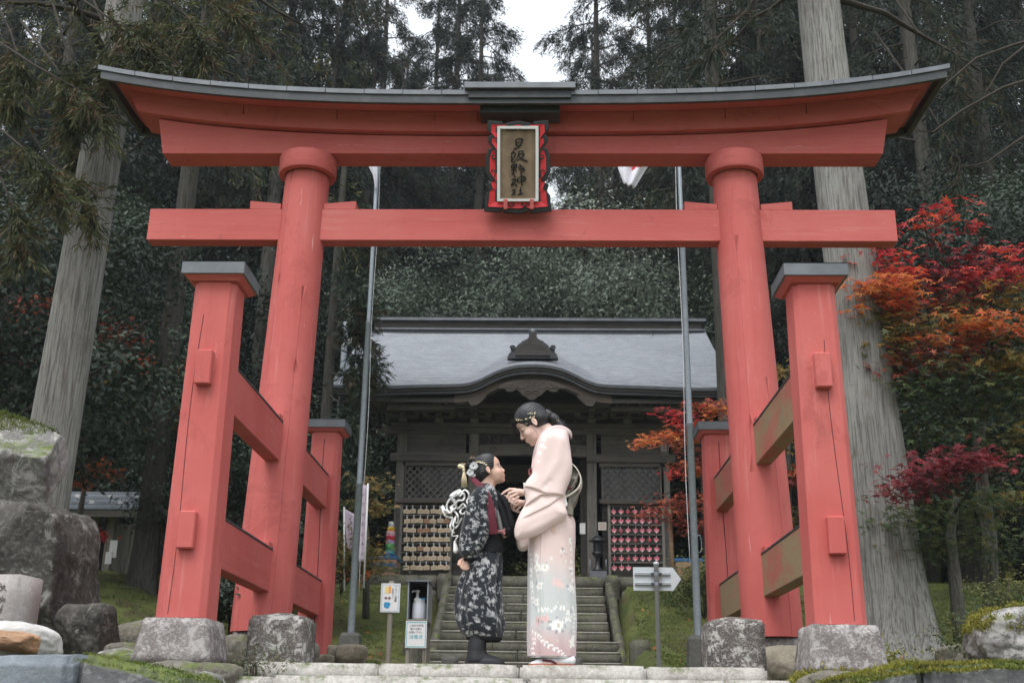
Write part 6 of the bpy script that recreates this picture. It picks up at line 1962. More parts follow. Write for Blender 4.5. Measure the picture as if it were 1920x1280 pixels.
# pink banners on thin poles
M['banner'] = plain('pale_pink_banner', (.56, .46, .55, 1), .8, var=.05)
M['banner_ink'] = plain('dark_grey_print', (.12, .10, .13, 1), .8)
for (yy_, left, right, lab, pp) in ((17.0, [(677, 908), (674, 960), (672, 1010), (670, 1052)], [(688, 910), (687, 960), (685, 1010), (683, 1052)], 'tall narrow pink banner with dark writing right behind the left flagpole', ((690, 906), (684, 1064))),
                        (17.3, [(645, 952), (647, 990), (650, 1020), (660, 1042)], [(668, 966), (668, 1000), (667, 1030), (663, 1044)], 'slanting pink banner left of the left flagpole', ((645, 950), (648, 1070)))):
    o = cloth('banner', yy_, left, right, lab, None, M['banner'], 'banner', 'pink banners near the left flagpole', .015, 1.2)
    for k, pz in enumerate(np.linspace(left[0][1]+18, left[-1][1]-14, 7)):
        u = (left[1][0]+right[1][0])/2
        q = P(u+random.uniform(-1, 1), pz, yy_-.03); q = (q[0]-o.location.x, q[1]-o.location.y, q[2]-o.location.z)
        b = MB()
        for kk in range(4):
            T = Matrix.Translation((q[0]+random.uniform(-.015, .015), q[1], q[2]+random.uniform(-.02, .02))) @ Matrix.Rotation(random.choice((0, 1.57, .8)), 4, 'Y')
            b.box(-.014, .014, -.001, .001, -.0035, .0035, M=T)
        b.build('character', M['banner_ink'], o)
    a = P(*pp[0], yy_-.02); c = P(*pp[1], yy_-.02)
    q = MB().tube([Vector(a)-o.location, Vector(c)-o.location-Vector((0, 0, .3))], .014, 8).build('banner_pole', M['white_frame'], o)
# garland of folded cranes on a dark stand
q = P(729, 1078, 21.6)
t = empty('crane_garland', (q[0], 21.6, 2.1), 0, 'rainbow coloured garland of folded paper cranes hung left of the hall pillar', 'garland')
bands = [((.55, .56, .55), .22), ((.66, .40, .04), .17), ((.70, .42, .48), .16), ((.62, .05, .08), .16), ((.48, .38, .55), .15), ((.12, .38, .10), .15), ((.05, .24, .10), .12), ((.10, .42, .48), .13), ((.02, .12, .34), .17)]
zt = float(P(729, 978, 21.6)[2])-2.1; zb_ = float(P(729, 1047, 21.6)[2])-2.1
zc = zt; tot = sum(b_[1] for b_ in bands); r_ = np.random.default_rng(4)
for k, (c, h) in enumerate(bands):
    hh = h/tot*(zt-zb_); w = .035+.05*min(1, (k+.6)/2.2)
    n_ = 60; z = zc-r_.uniform(0, 1, n_)*hh; a = r_.uniform(0, 6.28, n_)
    p = np.c_[w*np.cos(a), w*np.sin(a), z]
    V, Fq = leaves(p, np.c_[np.cos(a), np.sin(a), r_.uniform(.2, 1, n_)], .05, .035, r_)
    me = leaf_mesh('paper_cranes', [(V, Fq, r_.uniform(0, 1, n_))])
    o = put('paper_cranes', t, me, plain('crane_paper_%d' % k, c+(1,), .7, var=.03, bump=0))
    tag(o, kind='stuff')
    MB().lathe([(w*.9, zc-hh), (w*.95, zc)], 10).build('paper_core', M['c_%d' % k] if 'c_%d' % k in M else plain('crane_core', c+(1,), .7, var=.05, bump=0), t)
    zc -= hh
for dx in (-.16, .16): MB().tube([(dx*.2, .02, zb_), (dx, -.03, -.02)], .010, 6).build('stand_leg', M['lacq'], t)
MB().tube([(0, .05, -.02), (0, .05, zt+.02)], .010, 6).build('stand_pole', M['lacq'], t)
# covered tables with blue edging at both sides of the hall
M['blue_paint'] = plain('blue_tarp', (.03, .13, .30, 1), .6)
for (pa, pb, ya, lab) in ((684, 742, 21.2, 'low tan board box with two blue bands left of the shrine'), (1268, 1318, 21.2, 'low tan board box with a blue top right of the shrine')):
    a = P(pa, 1080, ya); c = P(pb, 1080, ya); zt = float(P(pa, 1041 if pa < 800 else 1046, ya)[2])
    t = empty('board_box', ((a[0]+c[0])/2, ya, 2.09), 0, lab, 'box', 'board boxes beside the shrine')
    w = (c[0]-a[0])/2; h = zt-2.09
    for k in range(4):
        MB().box(-w, w, -.02, 0, h*.22*k, h*.22*(k+1)-.006).build('board', M['wood_plank'], t)
    MB().box(-w-.02, w+.02, -.03, .6, h*.885, h).build('blue_edge', M['blue_paint'], t)
    if pa < 800: MB().box(-w, w, -.028, -.0205, h*.60, h*.70).build('blue_edge', M['blue_paint'], t)
    for s in (-1, 1): MB().box(*sorted((s*w, s*(w-.02))), .001, .58, 0, h*.88).build('side_board', M['wood_plank'], t)
# support stake of the right maple
q = P(1262, 1075, 18.2); z1 = float(P(1260, 955, 18.2)[2])
b = MB().tube([(q[0], 18.2, q[2]-.2), (q[0]-.02, 18.2, z1)], .035, 8)
tag(b.build('tree_stake', M['wood_plank']), 'brown bamboo stake supporting the red maple right of the hall', 'stake')
# lamp post half hidden in the branches
q = P(636, 800, 21.5); t = empty('lamp_post', (q[0], 21.5, 1.9), 0, 'grey lamp post with a slanted lamp arm half hidden by branches', 'lamp post')
zt = float(P(640, 606, 21.5)[2])-1.9
MB().lathe([(.065, 0), (.06, zt), (.05, zt+.02)], 12).build('pole', M['steel'], t)
a = P(641, 650, 21.4); c = P(676, 626, 21.2)
MB().tube([Vector((a[0]-t.location.x, -.1, a[2]-1.9)), Vector((c[0]-t.location.x, -.3, c[2]-1.9))], [.02, .06], 10).build('lamp_arm', M['white_frame'], t)

# ================================================================== small hut at left
t = empty('garden_hut', (float(P(200, 1085, 21)[0]), 21, 1.9), 0, 'small open timber hut with grey metal roof left of the torii', 'hut')
def HL(px, py, y): q = P(px, py, y); return (q[0]-t.location.x, y-21, q[2]-1.9)
e0, e1 = HL(110, 951, 20.6), HL(262, 951, 20.6); r0_, r1_ = HL(120, 921, 22.4), HL(268, 922, 22.4)
nr = 6
for k in range(nr):
    f0, f1 = k/nr, (k+1)/nr
    A = [lerp(e0[i], r0_[i], f0) for i in range(3)]; B = [lerp(e1[i], r1_[i], f0) for i in range(3)]
    Cc = [lerp(e1[i], r1_[i], f1) for i in range(3)]; D = [lerp(e0[i], r0_[i], f1) for i in range(3)]
    b = MB(); up = .012
    b.add([(A[0]-.5, A[1], A[2]+up), (B[0], B[1], B[2]+up), (Cc[0], Cc[1], Cc[2]), (D[0]-.5, D[1], D[2]), (A[0]-.5, A[1], A[2]-.03), (B[0], B[1], B[2]-.03), (Cc[0], Cc[1], Cc[2]-.04), (D[0]-.5, D[1], D[2]-.04)],
          [(0, 1, 2, 3), (7, 6, 5, 4), (0, 4, 5, 1), (1, 5, 6, 2), (2, 6, 7, 3), (3, 7, 4, 0)])
    b.build('roof_sheet', M['metal'] if k % 2 else M['steel'], t)
for (px, py) in ((146, 931), (172, 942), (208, 933), (225, 943), (258, 934), (163, 949), (213, 950)):
    q = HL(px, py, 21.0 if py > 940 else 21.7); MB().box(q[0]-.045, q[0]+.045, q[1]-.03, q[1]+.03, q[2]-.03, q[2]+.05).build('snow_guard', M['white_frame'], t)
MB().box(e0[0]-.5, e1[0], e0[1]+.02, e0[1]+.10, e0[2]-.16, e0[2]-.035).build('fascia', M['wood_h'], t)
for (px, w) in ((178, .07), (208, .07), (258, .07)):
    q = HL(px, 1000, 21.0); MB().box(q[0]-w, q[0]+w, q[1]-w, q[1]+w, -.6, e0[2]+.02).build('hut_post', M['wood_post'], t)
q0, q1 = HL(205, 1000, 22.4), HL(262, 1000, 22.4)
for k in range(9): x = lerp(q0[0], q1[0], k/9); MB().box(x, x+.07, q0[1], q0[1]+.02, -.5, q0[2]+.2).build('wall_board', M['wood_v'], t)
MB().box(e0[0]-.5, e1[0]-.1, 1.7, 1.78, -.6, e0[2]).build('back_wall', M['wood_shade'], t)
q = HL(207, 1055, 20.8); MB().box(q[0]-.05, q[0]+.09, q[1]-.01, q[1], q[2]+.1, q[2]+.42).build('notice', M['white_frame'], t)
MB().box(q[0]-.1, q[0]+.02, q[1]-.03, q[1]-.012, q[2]-.02, q[2]+.2).build('notice', M['white_frame'], t)

# ================================================================== signs
def text(s, size, loc, mat, parent, name='lettering', vertical=False, align='CENTER', rx=pi/2, rz=0):
    cu = bpy.data.curves.new(name, 'FONT'); cu.body = '\n'.join(s) if vertical else s
    cu.size = size; cu.align_x = align; cu.extrude = .0004; cu.materials.append(mat)
    if vertical: cu.space_line = .82
    tmp = bpy.data.objects.new(name, cu); C.objects.link(tmp)
    dg = bpy.context.evaluated_depsgraph_get()
    me = bpy.data.meshes.new_from_object(tmp.evaluated_get(dg))
    bpy.data.objects.remove(tmp)
    o = bpy.data.objects.new(name, me); o.location = loc; o.rotation_euler = (rx, 0, rz); link(o, parent)
    return tag(o, kind='stuff')
ysn = 9.0
q = P(732, 1120, ysn); t = empty('notice_sign', (q[0], ysn, g1(q[0], ysn)), 0, 'small white notice with blue and orange pictures on a wooden stake', 'sign')
w = float(P(750, 1120, ysn)[0]-P(714, 1120, ysn)[0])/2; zc = float(q[2])-t.location.z; h = float(P(732, 1093, ysn)[2]-P(732, 1147, ysn)[2])/2
o = rough_block('stake', -.018+.0, .022, .004, .040, -.1, zc+h+.02, M['wood_post'], t, .001, .1, .003)
MB().box(-w, w, -.006, .003, zc-h, zc+h).build('board', M['white_frame'], t)
M['sign_blue'] = plain('sign_blue', (.04, .26, .48, 1), .6, var=.02); M['sign_orange'] = plain('sign_orange', (.75, .33, .05, 1), .6, var=.02)
M['sign_ink'] = plain('sign_ink', (.05, .06, .09, 1), .6, var=.02); M['sign_yellow'] = plain('sign_yellow', (.75, .60, .22, 1), .6, var=.02); M['sign_teal'] = plain('sign_teal', (.16, .46, .52, 1), .6, var=.02)
b = MB(); nd = 15
for i in range(nd):
    for zz in (zc-h+.010, zc+h-.010): b.box(-w+.012+(2*w-.024)*i/(nd-1)-.002, -w+.012+(2*w-.024)*i/(nd-1)+.002, -.0075, -.0062, zz-.004, zz+.002)
for i in range(22):
    for xx in (-w+.010, w-.010): b.box(xx-.003, xx+.002, -.0075, -.0062, zc-h+.012+(2*h-.024)*i/21-.002, zc-h+.012+(2*h-.024)*i/21+.002)
tag(b.build('dotted_border', M['sign_blue'], t), kind='stuff')
MB().box(-.045, -.018, -.0078, -.0063, zc+.035, zc+.085).build('yellow_picture', M['sign_yellow'], t)
MB().box(-.016, .003, -.0078, -.0063, zc+.035, zc+.09).build('orange_picture', M['sign_orange'], t)
for xx in (-.035, -.008): MB().lathe([(.011, 0), (.011, .0015)], 12, Matrix.Translation((xx, -.0063, zc-.003)) @ Matrix.Rotation(pi/2, 4, 'X')).build('face_picture', plain('face_print', (.22, .12, .14, 1)), t)
MB().prism([(-.05, zc-.045), (-.045, zc-.075), (-.01, zc-.085), (.005, zc-.045), (-.01, zc-.035), (-.04, zc-.035)][::1], -.0078, -.0063).build('basin_picture', M['sign_blue'], t)
text('アルコール消毒', .022, (.042, -.0066, zc+.078), M['sign_ink'], t, vertical=True)
text('ご利用下さい', .018, (.018, -.0066, zc+.068), M['sign_ink'], t, vertical=True)
# sanitiser box on legs with a sign below
xa, xb_ = float(P(764, 1120, ysn)[0]), float(P(803, 1120, ysn)[0]); zt_, zm_ = float(P(780, 1090, ysn)[2]), float(P(780, 1160, ysn)[2])
t = empty('sanitiser_box', ((xa+xb_)/2, ysn, g1((xa+xb_)/2, ysn)), 0, 'open fronted box on wooden legs holding a white pump bottle, left of the girl', 'box stand')
gz0 = t.location.z; w = (xb_-xa)/2; a, c = zm_-gz0, zt_-gz0
D_ = .34
MB().box(-w, -w+.010, 0, D_, a, c).build('side_panel', M['steel'], t); MB().box(w-.010, w, 0, D_, a, c).build('side_panel', M['steel'], t)
MB().box(-w-.012, w+.014, -.02, D_+.01, c+.0005, c+.014).build('top_panel', M['metal'], t); MB().box(-w, w, 0, D_, a-.014, a-.0005).build('shelf', M['wood_post'], t)
MB().box(-w+.0101, w-.0101, D_-.01, D_, a, c).build('back_panel', M['wood_brown'], t)
for (x, y) in ((-w+.016, .016), (w-.016, .016), (-w+.016, D_-.02), (w-.016, D_-.02)): MB().box(x-.014, x+.014, y-.014, y+.014, -.15, a-.0145).build('leg', M['wood_post'], t)
xs0 = -w+.0; zs1 = float(P(780, 1160, ysn)[2])-gz0-.004; zs0 = float(P(780, 1214, ysn)[2])-gz0
MB().box(-w-.002, w-.002, -.012, -.004, zs0, zs1-.012).build('sign_board', M['white_frame'], t)
b = MB(); e = .007
for (x0, x1, z0, z1) in ((-w+.004, w-.008, zs0+.006, zs0+.012), (-w+.004, w-.008, zs1-.024, zs1-.018), (-w+.004, -w+.010, zs0+.012, zs1-.024), (w-.014, w-.008, zs0+.012, zs1-.024)): b.box(x0, x1, -.0135, -.0122, z0, z1)
b.build('teal_border', M['sign_teal'], t)
for k, s_ in enumerate(('こまめな手洗', '触れる前に', 'お使い下さい')): text(s_, .019, (-.002, -.0128, zs1-.052-k*.026), M['sign_ink'], t)
text('消毒液', .036, (-.002, -.0128, zs1-.145), M['sign_teal'], t)
# the bottle inside stands in a white bag
bt = empty('pump_bottle', ((xa+xb_)/2, ysn+.13, a+gz0), 0, 'white pump bottle in a plastic bag inside the stand', 'bottle')
MB().lathe([(.05, 0), (.058, .02), (.055, .13), (.045, .15), (.05, .165)], 14).build('bag', plain('white_plastic', (.68, .71, .78, 1), .35, var=.04), bt)
MB().lathe([(.028, .12), (.028, .17), (.012, .18), (.010, .215), (.018, .22), (.018, .235)], 12, Matrix.Translation((-.015, -.02, 0))).build('bottle', M['white_frame'], bt)
MB().tube([(-.015, -.02, .228), (-.05, -.05, .226), (-.056, -.055, .215)], .006, 6).build('pump_nozzle', M['white_frame'], bt)
MB().box(.005, .055, -.03, .03, .166, .178, .003).build('blue_lid', M['sign_blue'], bt)
# arrow sign seen from behind
M['alu'] = plain('pale_aluminium', (.50, .54, .56, 1), .45, .5, var=.04)
ya = 8.6
x0, x1 = float(P(1188, 1084, ya)[0]), float(P(1278, 1084, ya)[0]); xm = float(P(1231, 1084, ya)[0]); zt_, zb_ = float(P(1230, 1062, ya)[2]), float(P(1230, 1106, ya)[2])
t = empty('arrow_sign', (xm, ya, g1(xm, ya)), 0, 'grey arrow shaped metal sign seen from behind on a steel post', 'sign'); gz0 = t.location.z
MB().lathe([(.0175, -.25), (.0175, zt_-gz0+.012), (.021, zt_-gz0+.013), (.021, zt_-gz0+.03), (.012, zt_-gz0+.038)], 14).build('post', M['alu'], t)
xq = float(P(1263, 1084, ya)[0])-xm; a, c = zb_-gz0, zt_-gz0
bevel(MB().prism([(x0-xm, a), (xq, a), (x1-xm, (a+c)/2), (xq, c), (x0-xm, c)], .032, .038).build('arrow_plate', M['alu'], t), .002)
for z in (lerp(a, c, .28), lerp(a, c, .70)):
    MB().box(x0-xm+.01, xq-.02, .018, .0315, z-.010, z+.010, .002).build('rail', M['alu'], t)
    for dz in (-.005, .005): MB().box(x0-xm+.012, xq-.022, .0165, .0179, z+dz-.0015, z+dz+.0015).build('rail_groove', M['metal_dark'], t)
    MB().lathe([(.0215, -.012), (.0215, .012)], 12, Matrix.Translation((0, 0, z)), cap=False).build('clamp', M['steel'], t)
    for s in (-1, 1): MB().box(*sorted((s*.022, s*.042)), -.006, .017, z-.008, z+.008, .002).build('clamp_bolt', M['metal_dark'], t)
# ================================================================== people: implicit surface tools
def surf_nets(xs, ys, zs, Vv):
    """surface nets of Vv=0 (inside negative) on a rectilinear grid"""
    neg = Vv < 0
    nx, ny, nz = Vv.shape
    cs = np.zeros((nx-1, ny-1, nz-1, 3)); cn = np.zeros((nx-1, ny-1, nz-1))
    G = [xs, ys, zs]
    for ax in range(3):
        sl0 = [slice(None)]*3; sl1 = [slice(None)]*3
        sl0[ax] = slice(0, -1); sl1[ax] = slice(1, None)
        a = Vv[tuple(sl0)]; b = Vv[tuple(sl1)]
        cr = (a < 0) != (b < 0)
        idx = np.array(np.nonzero(cr)).T
        if not len(idx): continue
        t = a[cr]/(a[cr]-b[cr])
        p = np.stack([G[k][idx[:, k]] for k in range(3)], 1).astype(float)
        p[:, ax] = G[ax][idx[:, ax]]*(1-t)+G[ax][idx[:, ax]+1]*t
        o = [k for k in range(3) if k != ax]
        for d0 in (0, 1):
            for d1 in (0, 1):
                c = idx.copy(); c[:, o[0]] -= d0; c[:, o[1]] -= d1
                ok = (c[:, o[0]] >= 0) & (c[:, o[1]] >= 0) & (c[:, o[0]] < cs.shape[o[0]]) & (c[:, o[1]] < cs.shape[o[1]])
                c = c[ok]
                np.add.at(cs, (c[:, 0], c[:, 1], c[:, 2]), p[ok]); np.add.at(cn, (c[:, 0], c[:, 1], c[:, 2]), 1)
    act = cn > 0
    ids = -np.ones(cn.shape, int); ids[act] = np.arange(act.sum())
    V = cs[act]/cn[act][:, None]
    F = []
    for ax in range(3):
        sl0 = [slice(None)]*3; sl1 = [slice(None)]*3
        sl0[ax] = slice(0, -1); sl1[ax] = slice(1, None)
        a = neg[tuple(sl0)]; b = neg[tuple(sl1)]
        idx = np.array(np.nonzero(a != b)).T
        o = [(1, 2), (2, 0), (0, 1)][ax]
        ok = (idx[:, o[0]] > 0) & (idx[:, o[1]] > 0) & (idx[:, o[0]] < cn.shape[o[0]]) & (idx[:, o[1]] < cn.shape[o[1]])
        idx = idx[ok]
        q = []
        for (d0, d1) in ((0, 0), (1, 0), (1, 1), (0, 1)):
            c = idx.copy(); c[:, o[0]] -= d0; c[:, o[1]] -= d1
            q.append(ids[c[:, 0], c[:, 1], c[:, 2]])
        q = np.stack(q, 1)
        inside_first = a[tuple(idx.T)]
        q[~inside_first] = q[~inside_first][:, ::-1]
        F.append(q)
    return V, np.concatenate(F)

class SDF:
    def __init__(s, xs, ys, zs):
        s.g = (xs, ys, zs)
        s.X, s.Y, s.Z = np.meshgrid(xs, ys, zs, indexing='ij')
        s.d = np.full(s.X.shape, 1e3)

    def _box(s, lo, hi, m):
        sl = []
        for k in range(3):
            a = np.searchsorted(s.g[k], lo[k]-m); b = np.searchsorted(s.g[k], hi[k]+m)
            if b <= a: return None
            sl.append(slice(a, b))
        return tuple(sl)

    def _smin(s, sl, d, k, sub=False):
        a = s.d[sl]
        if sub: 
            a = -a
        if k > 0:
            h = np.clip(.5+.5*(a-d)/k, 0, 1)
            r = a*(1-h)+d*h-k*h*(1-h)
        else: r = np.minimum(a, d)
        s.d[sl] = -r if sub else r

    def ell(s, c, r, k=.01, R=None, sub=False):
        c = np.array(c, float); r = np.array(r, float); m = max(r)
        sl = s._box(c-m, c+m, .05)
        if sl is None: return s
        q = np.stack([s.X[sl]-c[0], s.Y[sl]-c[1], s.Z[sl]-c[2]], -1)
        if R is not None: q = q @ R
        k0 = np.linalg.norm(q/r, axis=-1); k1 = np.linalg.norm(q/(r*r), axis=-1)
        d = k0*(k0-1)/np.maximum(k1, 1e-9)
        s._smin(sl, d, k, sub); return s

    def cap(s, a, b, ra, rb=None, k=.01, sub=False):
        rb = ra if rb is None else rb
        a = np.array(a, float); b = np.array(b, float); m = max(ra, rb)
        sl = s._box(np.minimum(a, b)-m, np.maximum(a, b)+m, .05)
        if sl is None: return s
        q = np.stack([s.X[sl]-a[0], s.Y[sl]-a[1], s.Z[sl]-a[2]], -1); ba = b-a
        h = np.clip((q @ ba)/(ba @ ba), 0, 1)
        d = np.linalg.norm(q-h[..., None]*ba, axis=-1)-(ra+(rb-ra)*h)
        s._smin(sl, d, k, sub); return s

    def chain(s, pts, rs, k=.006):
        for i in range(len(pts)-1): s.cap(pts[i], pts[i+1], rs[i], rs[i+1], k)
        return s

    def mesh(s): return surf_nets(*s.g, s.d)

def axis_grid(segs):
    """segs: (start, end, step) joined"""
    out = []
    for a, b, st_ in segs: out.append(np.arange(a, b, st_))
    return np.unique(np.round(np.concatenate(out), 5))

YP = 7.0
def Q(px, py, dy=0.0):
    """figure point: photo pixel in the plane of the people, moved dy metres back (+) or toward the camera (-)"""
    p = P(px, py, YP); return np.array([p[0], YP+dy, p[2]])

def QC(px, py, dy=0.0):
    """as Q, but the point is seen at exactly that photo pixel after moving"""
    return P(px, py, YP+dy)

def skin(name, base, blush):
    n = NM(name, base, .5, spec=.35)
    n.mix(n.ramp(n.noise(9, 3), .4, .7), blush, amt=.5)
    n.b.inputs['Subsurface Weight'].default_value = .12
    n.b.inputs['Subsurface Radius'].default_value = (.012, .005, .003)
    return n.done()
M['skin_w'] = skin('fair_skin', (.74, .53, .45, 1), (.76, .46, .39, 1))
M['skin_g'] = skin('warm_skin', (.66, .43, .335, 1), (.68, .37, .29, 1))
n = NM('black_hair', (.012, .012, .014, 1), .42, spec=.5)
n.mix(n.ramp(n.noise(60, 4, .6, (1, 1, .25)), .5, .7), (.035, .034, .038, 1), amt=.8)
n.bump(n.noise(90, 4, .6, (1, 1, .2)), .5, .004)
M['hair'] = n.done()
M['lip'] = plain('rose_lips', (.52, .17, .16, 1), .4, .4, var=.04)
M['eye'] = plain('dark_eye_line', (.02, .015, .015, 1), .3, .5)
M['eyewhite'] = plain('eye_white', (.62, .58, .55, 1), .3, .5, var=.02)
M['gold'] = plain('gold_leaf', (.85, .72, .48, 1), .3, .6, var=.1, Metallic=.3)

def head_frame(ear_px, pitch, facing, s, cy):
    """matrix columns forward, lateral, up of the head; pitch>0 looks down"""
    o = Q(*ear_px, cy)
    f = np.array([facing*cos(pitch), 0, -sin(pitch)]); u = np.array([facing*sin(pitch), 0, cos(pitch)])
    l = np.array([0, 1.0, 0])
    return o, f, l, u, s

def HP(H, f, l, u):
    o, F_, L_, U_, s = H
    return o+s*(F_*f+L_*l+U_*u)

def add_head(D, H, child=False):
    o, F_, L_, U_, s = H
    R = np.stack([F_, L_, U_], 1)
    e = lambda f, l, u, r, k=.012, sub=False: D.ell(HP(H, f, l, u), np.array(r)*s, k*s, R, sub)
    c = lambda a, b, ra, rb, k=.008: D.cap(HP(H, *a), HP(H, *b), ra*s, rb*s, k*s)
    e(-.004, 0, .045, (.090, .073, .080), 0)
    e(.040, 0, .042, (.046, .056, .046), .02)
    e(.038, 0, -.022, (.050, .057, .070), .02)
    e(.046, 0, -.068, (.036, .043, .030), .018)
    if child: e(.060, 0, -.045, (.030, .046, .032), .02)
    c((.070, 0, -.090), (.076, 0, -.088), .013, .013, .016)
    for q in (-1, 1):
        e(.060, q*.031, -.030, (.026, .024, .026), .015)
        e(.098, q*.031, .006, (.013, .015, .010), .012, True)
        e(.0735, q*.030, .003, (.0135, .0150, .0115), .004)
        e(.076, q*.027, .022, (.012, .020, .006), .010)
    c((.086, 0, .010), (.1065 if not child else .100, 0, -.026), .0055, .0088, .010)
    for q in (-1, 1): e(.097 if not child else .093, q*.009, -.031, (.009, .0065, .006), .005)
    e(.078, 0, -.056, (.017, .026, .018), .012)
    e(.0925, 0, -.0525, (.0085, .019, .0048), .004)
    e(.0905, 0, -.0625, (.0085, .016, .0052), .004)
    e(.100, 0, -.0575, (.006, .022, .0012), .002, True)
    for q in (-1, 1):
        e(-.002, q*.072, .002, (.015, .0065, .025), .005)
        e(.005, q*.079, .003, (.007, .005, .014), .004, True)
        e(.001, q*.073, -.020, (.008, .006, .008), .004)

def fingers(D, pts, r0, k=.004):
    for ch in pts:
        rs = list(np.linspace(r0, r0*.72, len(ch)))
        D.chain(ch, rs, k)

# ------------------------------------------------------------------ fabric prints (drawn into rasters, sampled per vertex)
class Raster:
    def __init__(s, x0, x1, y0, y1, res, base):
        s.x0, s.y0, s.res = x0, y0, res
        s.w = int((x1-x0)*res); s.h = int((y1-y0)*res)
        s.a = np.tile(np.array(base, float)[None, None], (s.h, s.w, 1))
        s.py, s.px = np.mgrid[0:s.h, 0:s.w]; s.px = s.px/res+x0; s.py = s.py/res+y0

    def win(s, x0, x1, y0, y1):
        i0 = max(0, int((y0-s.y0)*s.res)); i1 = min(s.h, int((y1-s.y0)*s.res)+2)
        j0 = max(0, int((x0-s.x0)*s.res)); j1 = min(s.w, int((x1-s.x0)*s.res)+2)
        return (slice(i0, i1), slice(j0, j1)) if i1 > i0 and j1 > j0 else None

    def blob(s, x, y, rx, ry, col, ang=0, alpha=1.0, soft=.5):
        m = max(rx, ry)+1; w = s.win(x-m, x+m, y-m, y+m)
        if w is None: return
        dx, dy = s.px[w]-x, s.py[w]-y
        u = dx*cos(ang)+dy*sin(ang); v = -dx*sin(ang)+dy*cos(ang)
        d = np.sqrt((u/rx)**2+(v/ry)**2)
        a = np.clip((1-d)*min(rx, ry)/soft+.5, 0, 1)*alpha
        s.a[w] = s.a[w]*(1-a[..., None])+np.array(col)*a[..., None]

    def leaf(s, x, y, ang, L, Wd, col, bend=0.0, alpha=1.0):
        """tapering curved leaf drawn as overlapping discs"""
        n_ = max(4, int(L*1.6))
        for i in range(n_):
            t = (i+.5)/n_; a = ang+bend*t
            s.blob(x+cos(ang+bend*t*.5)*L*t, y+sin(ang+bend*t*.5)*L*t, max(.7, Wd*.8), max(.45, Wd*sin(pi*min(1, t*.92+.08))**.8), col, a, alpha, .5)

    def sample(s, x, y):
        j = np.clip((x-s.x0)*s.res, 0, s.w-1.001); i = np.clip((y-s.y0)*s.res, 0, s.h-1.001)
        i0, j0 = i.astype(int), j.astype(int); fi, fj = (i-i0)[:, None], (j-j0)[:, None]
        i1, j1 = np.minimum(i0+1, s.h-1), np.minimum(j0+1, s.w-1)
        return (s.a[i0, j0]*(1-fi)*(1-fj)+s.a[i1, j0]*fi*(1-fj)+s.a[i0, j1]*(1-fi)*fj+s.a[i1, j1]*fi*fj)

def to_px(V, yv=YP):
    """photo-plane coordinates of figure points, used as cloth coordinates for the prints"""
    p = np.asarray(V)-CAM; d = p.copy(); d[:, 1] = yv
    dep = d@_fw
    return 960+F_PX*(d@_R)/dep, 640-F_PX*(d@_U)/dep

def lin(c): return np.array([x/12.92 if x <= .04045 else ((x+.055)/1.055)**2.4 for x in c])
r_ = np.random.default_rng(12)
# girl: charcoal cloth densely covered with pale grey leaves
RG = Raster(700, 1100, 880, 1230, 3, (.018, .021, .027))
for i in range(1700):
    x, y = r_.uniform(700, 1100), r_.uniform(880, 1230)
    a0 = r_.uniform(0, 2*pi); kind = r_.uniform()
    g = r_.uniform(.26, .50); col = (g, g*1.01, g*1.03)
    if kind < .35:
        for k in range(r_.integers(4, 7)): RG.leaf(x, y, a0+k*.5-.9, r_.uniform(4, 8), r_.uniform(.5, .85), col, r_.uniform(-.5, .5), .95)
    elif kind < .6:
        for k in range(5): RG.leaf(x, y, a0+k*1.257, r_.uniform(3, 4.5), r_.uniform(.7, 1.1), col, .2, .95)
    else:
        RG.leaf(x, y, a0, r_.uniform(5, 13), .5, col, r_.uniform(-1.6, 1.6), .9)
    if i % 3 == 0: RG.blob(r_.uniform(700, 1100), r_.uniform(880, 1230), r_.uniform(2, 5), r_.uniform(1.5, 3), (.016, .019, .025), r_.uniform(0, 3), 1)
# woman: pink shading to grey blue and mauve with blossoms
RW = Raster(930, 1130, 780, 1250, 3, (1, 1, 1))
pink = lin((.895, .805, .785)); blue = lin((.79, .805, .80)); mauve = lin((.775, .665, .665)); pale = lin((.90, .87, .86))
t1 = np.clip((RW.py-1045-(RW.px-1035)*.35)/55, 0, 1)
t1 = t1*np.clip((1222-RW.py-(1035-RW.px)*.25)/45, 0, 1)
t2 = np.clip((RW.py-1168+(RW.px-1035)*-.15)/48, 0, 1)
RW.a[:] = pink
RW.a = RW.a*(1-t1[..., None])+blue*t1[..., None]
RW.a = RW.a*(1-t2[..., None])+mauve*t2[..., None]
lf = np.clip((1003-RW.px)/12, 0, 1)*np.clip((RW.py-1010)/40, 0, 1)*.6
RW.a = RW.a*(1-lf[..., None])+lin((.78, .77, .77))*lf[..., None]
wt = lin((.97, .965, .95)); gr_ = lin((.60, .60, .64)); rd = lin((.90, .735, .72)); pk = lin((.92, .80, .785)); bg = lin((.80, .76, .70))
def flower(x, y, r, col, n_=5, ctr=None, rot=0):
    for k in range(n_):
        a = rot+k*2*pi/n_; RW.blob(x+cos(a)*r*.55, y+sin(a)*r*.55, r*.52, r*.38, col, a, .82)
    RW.blob(x, y, r*.3, r*.3, ctr if ctr is not None else col, 0, .9)
for (x, y, r) in ((1012, 1068, 8), (1025, 1069, 7), (1016, 1101, 7), (1067, 1104, 7), (1008, 1131, 8), (1072, 1141, 4), (1061, 1150, 4.5), (994, 1070, 5), (996, 1098, 5), (1064, 1015, 3.5), (1050, 1038, 4), (1066, 1068, 4), (1057, 1055, 3), (1070, 1030, 3)):
    for k in range(3): RW.leaf(x, y, r_.uniform(0, 6.28), r*1.5, 1.6, gr_, .3, .55)
    flower(x, y, r, wt, 5, bg, r_.uniform(0, 1))
flower(1043, 1174, 11, wt, 6, bg, .3)
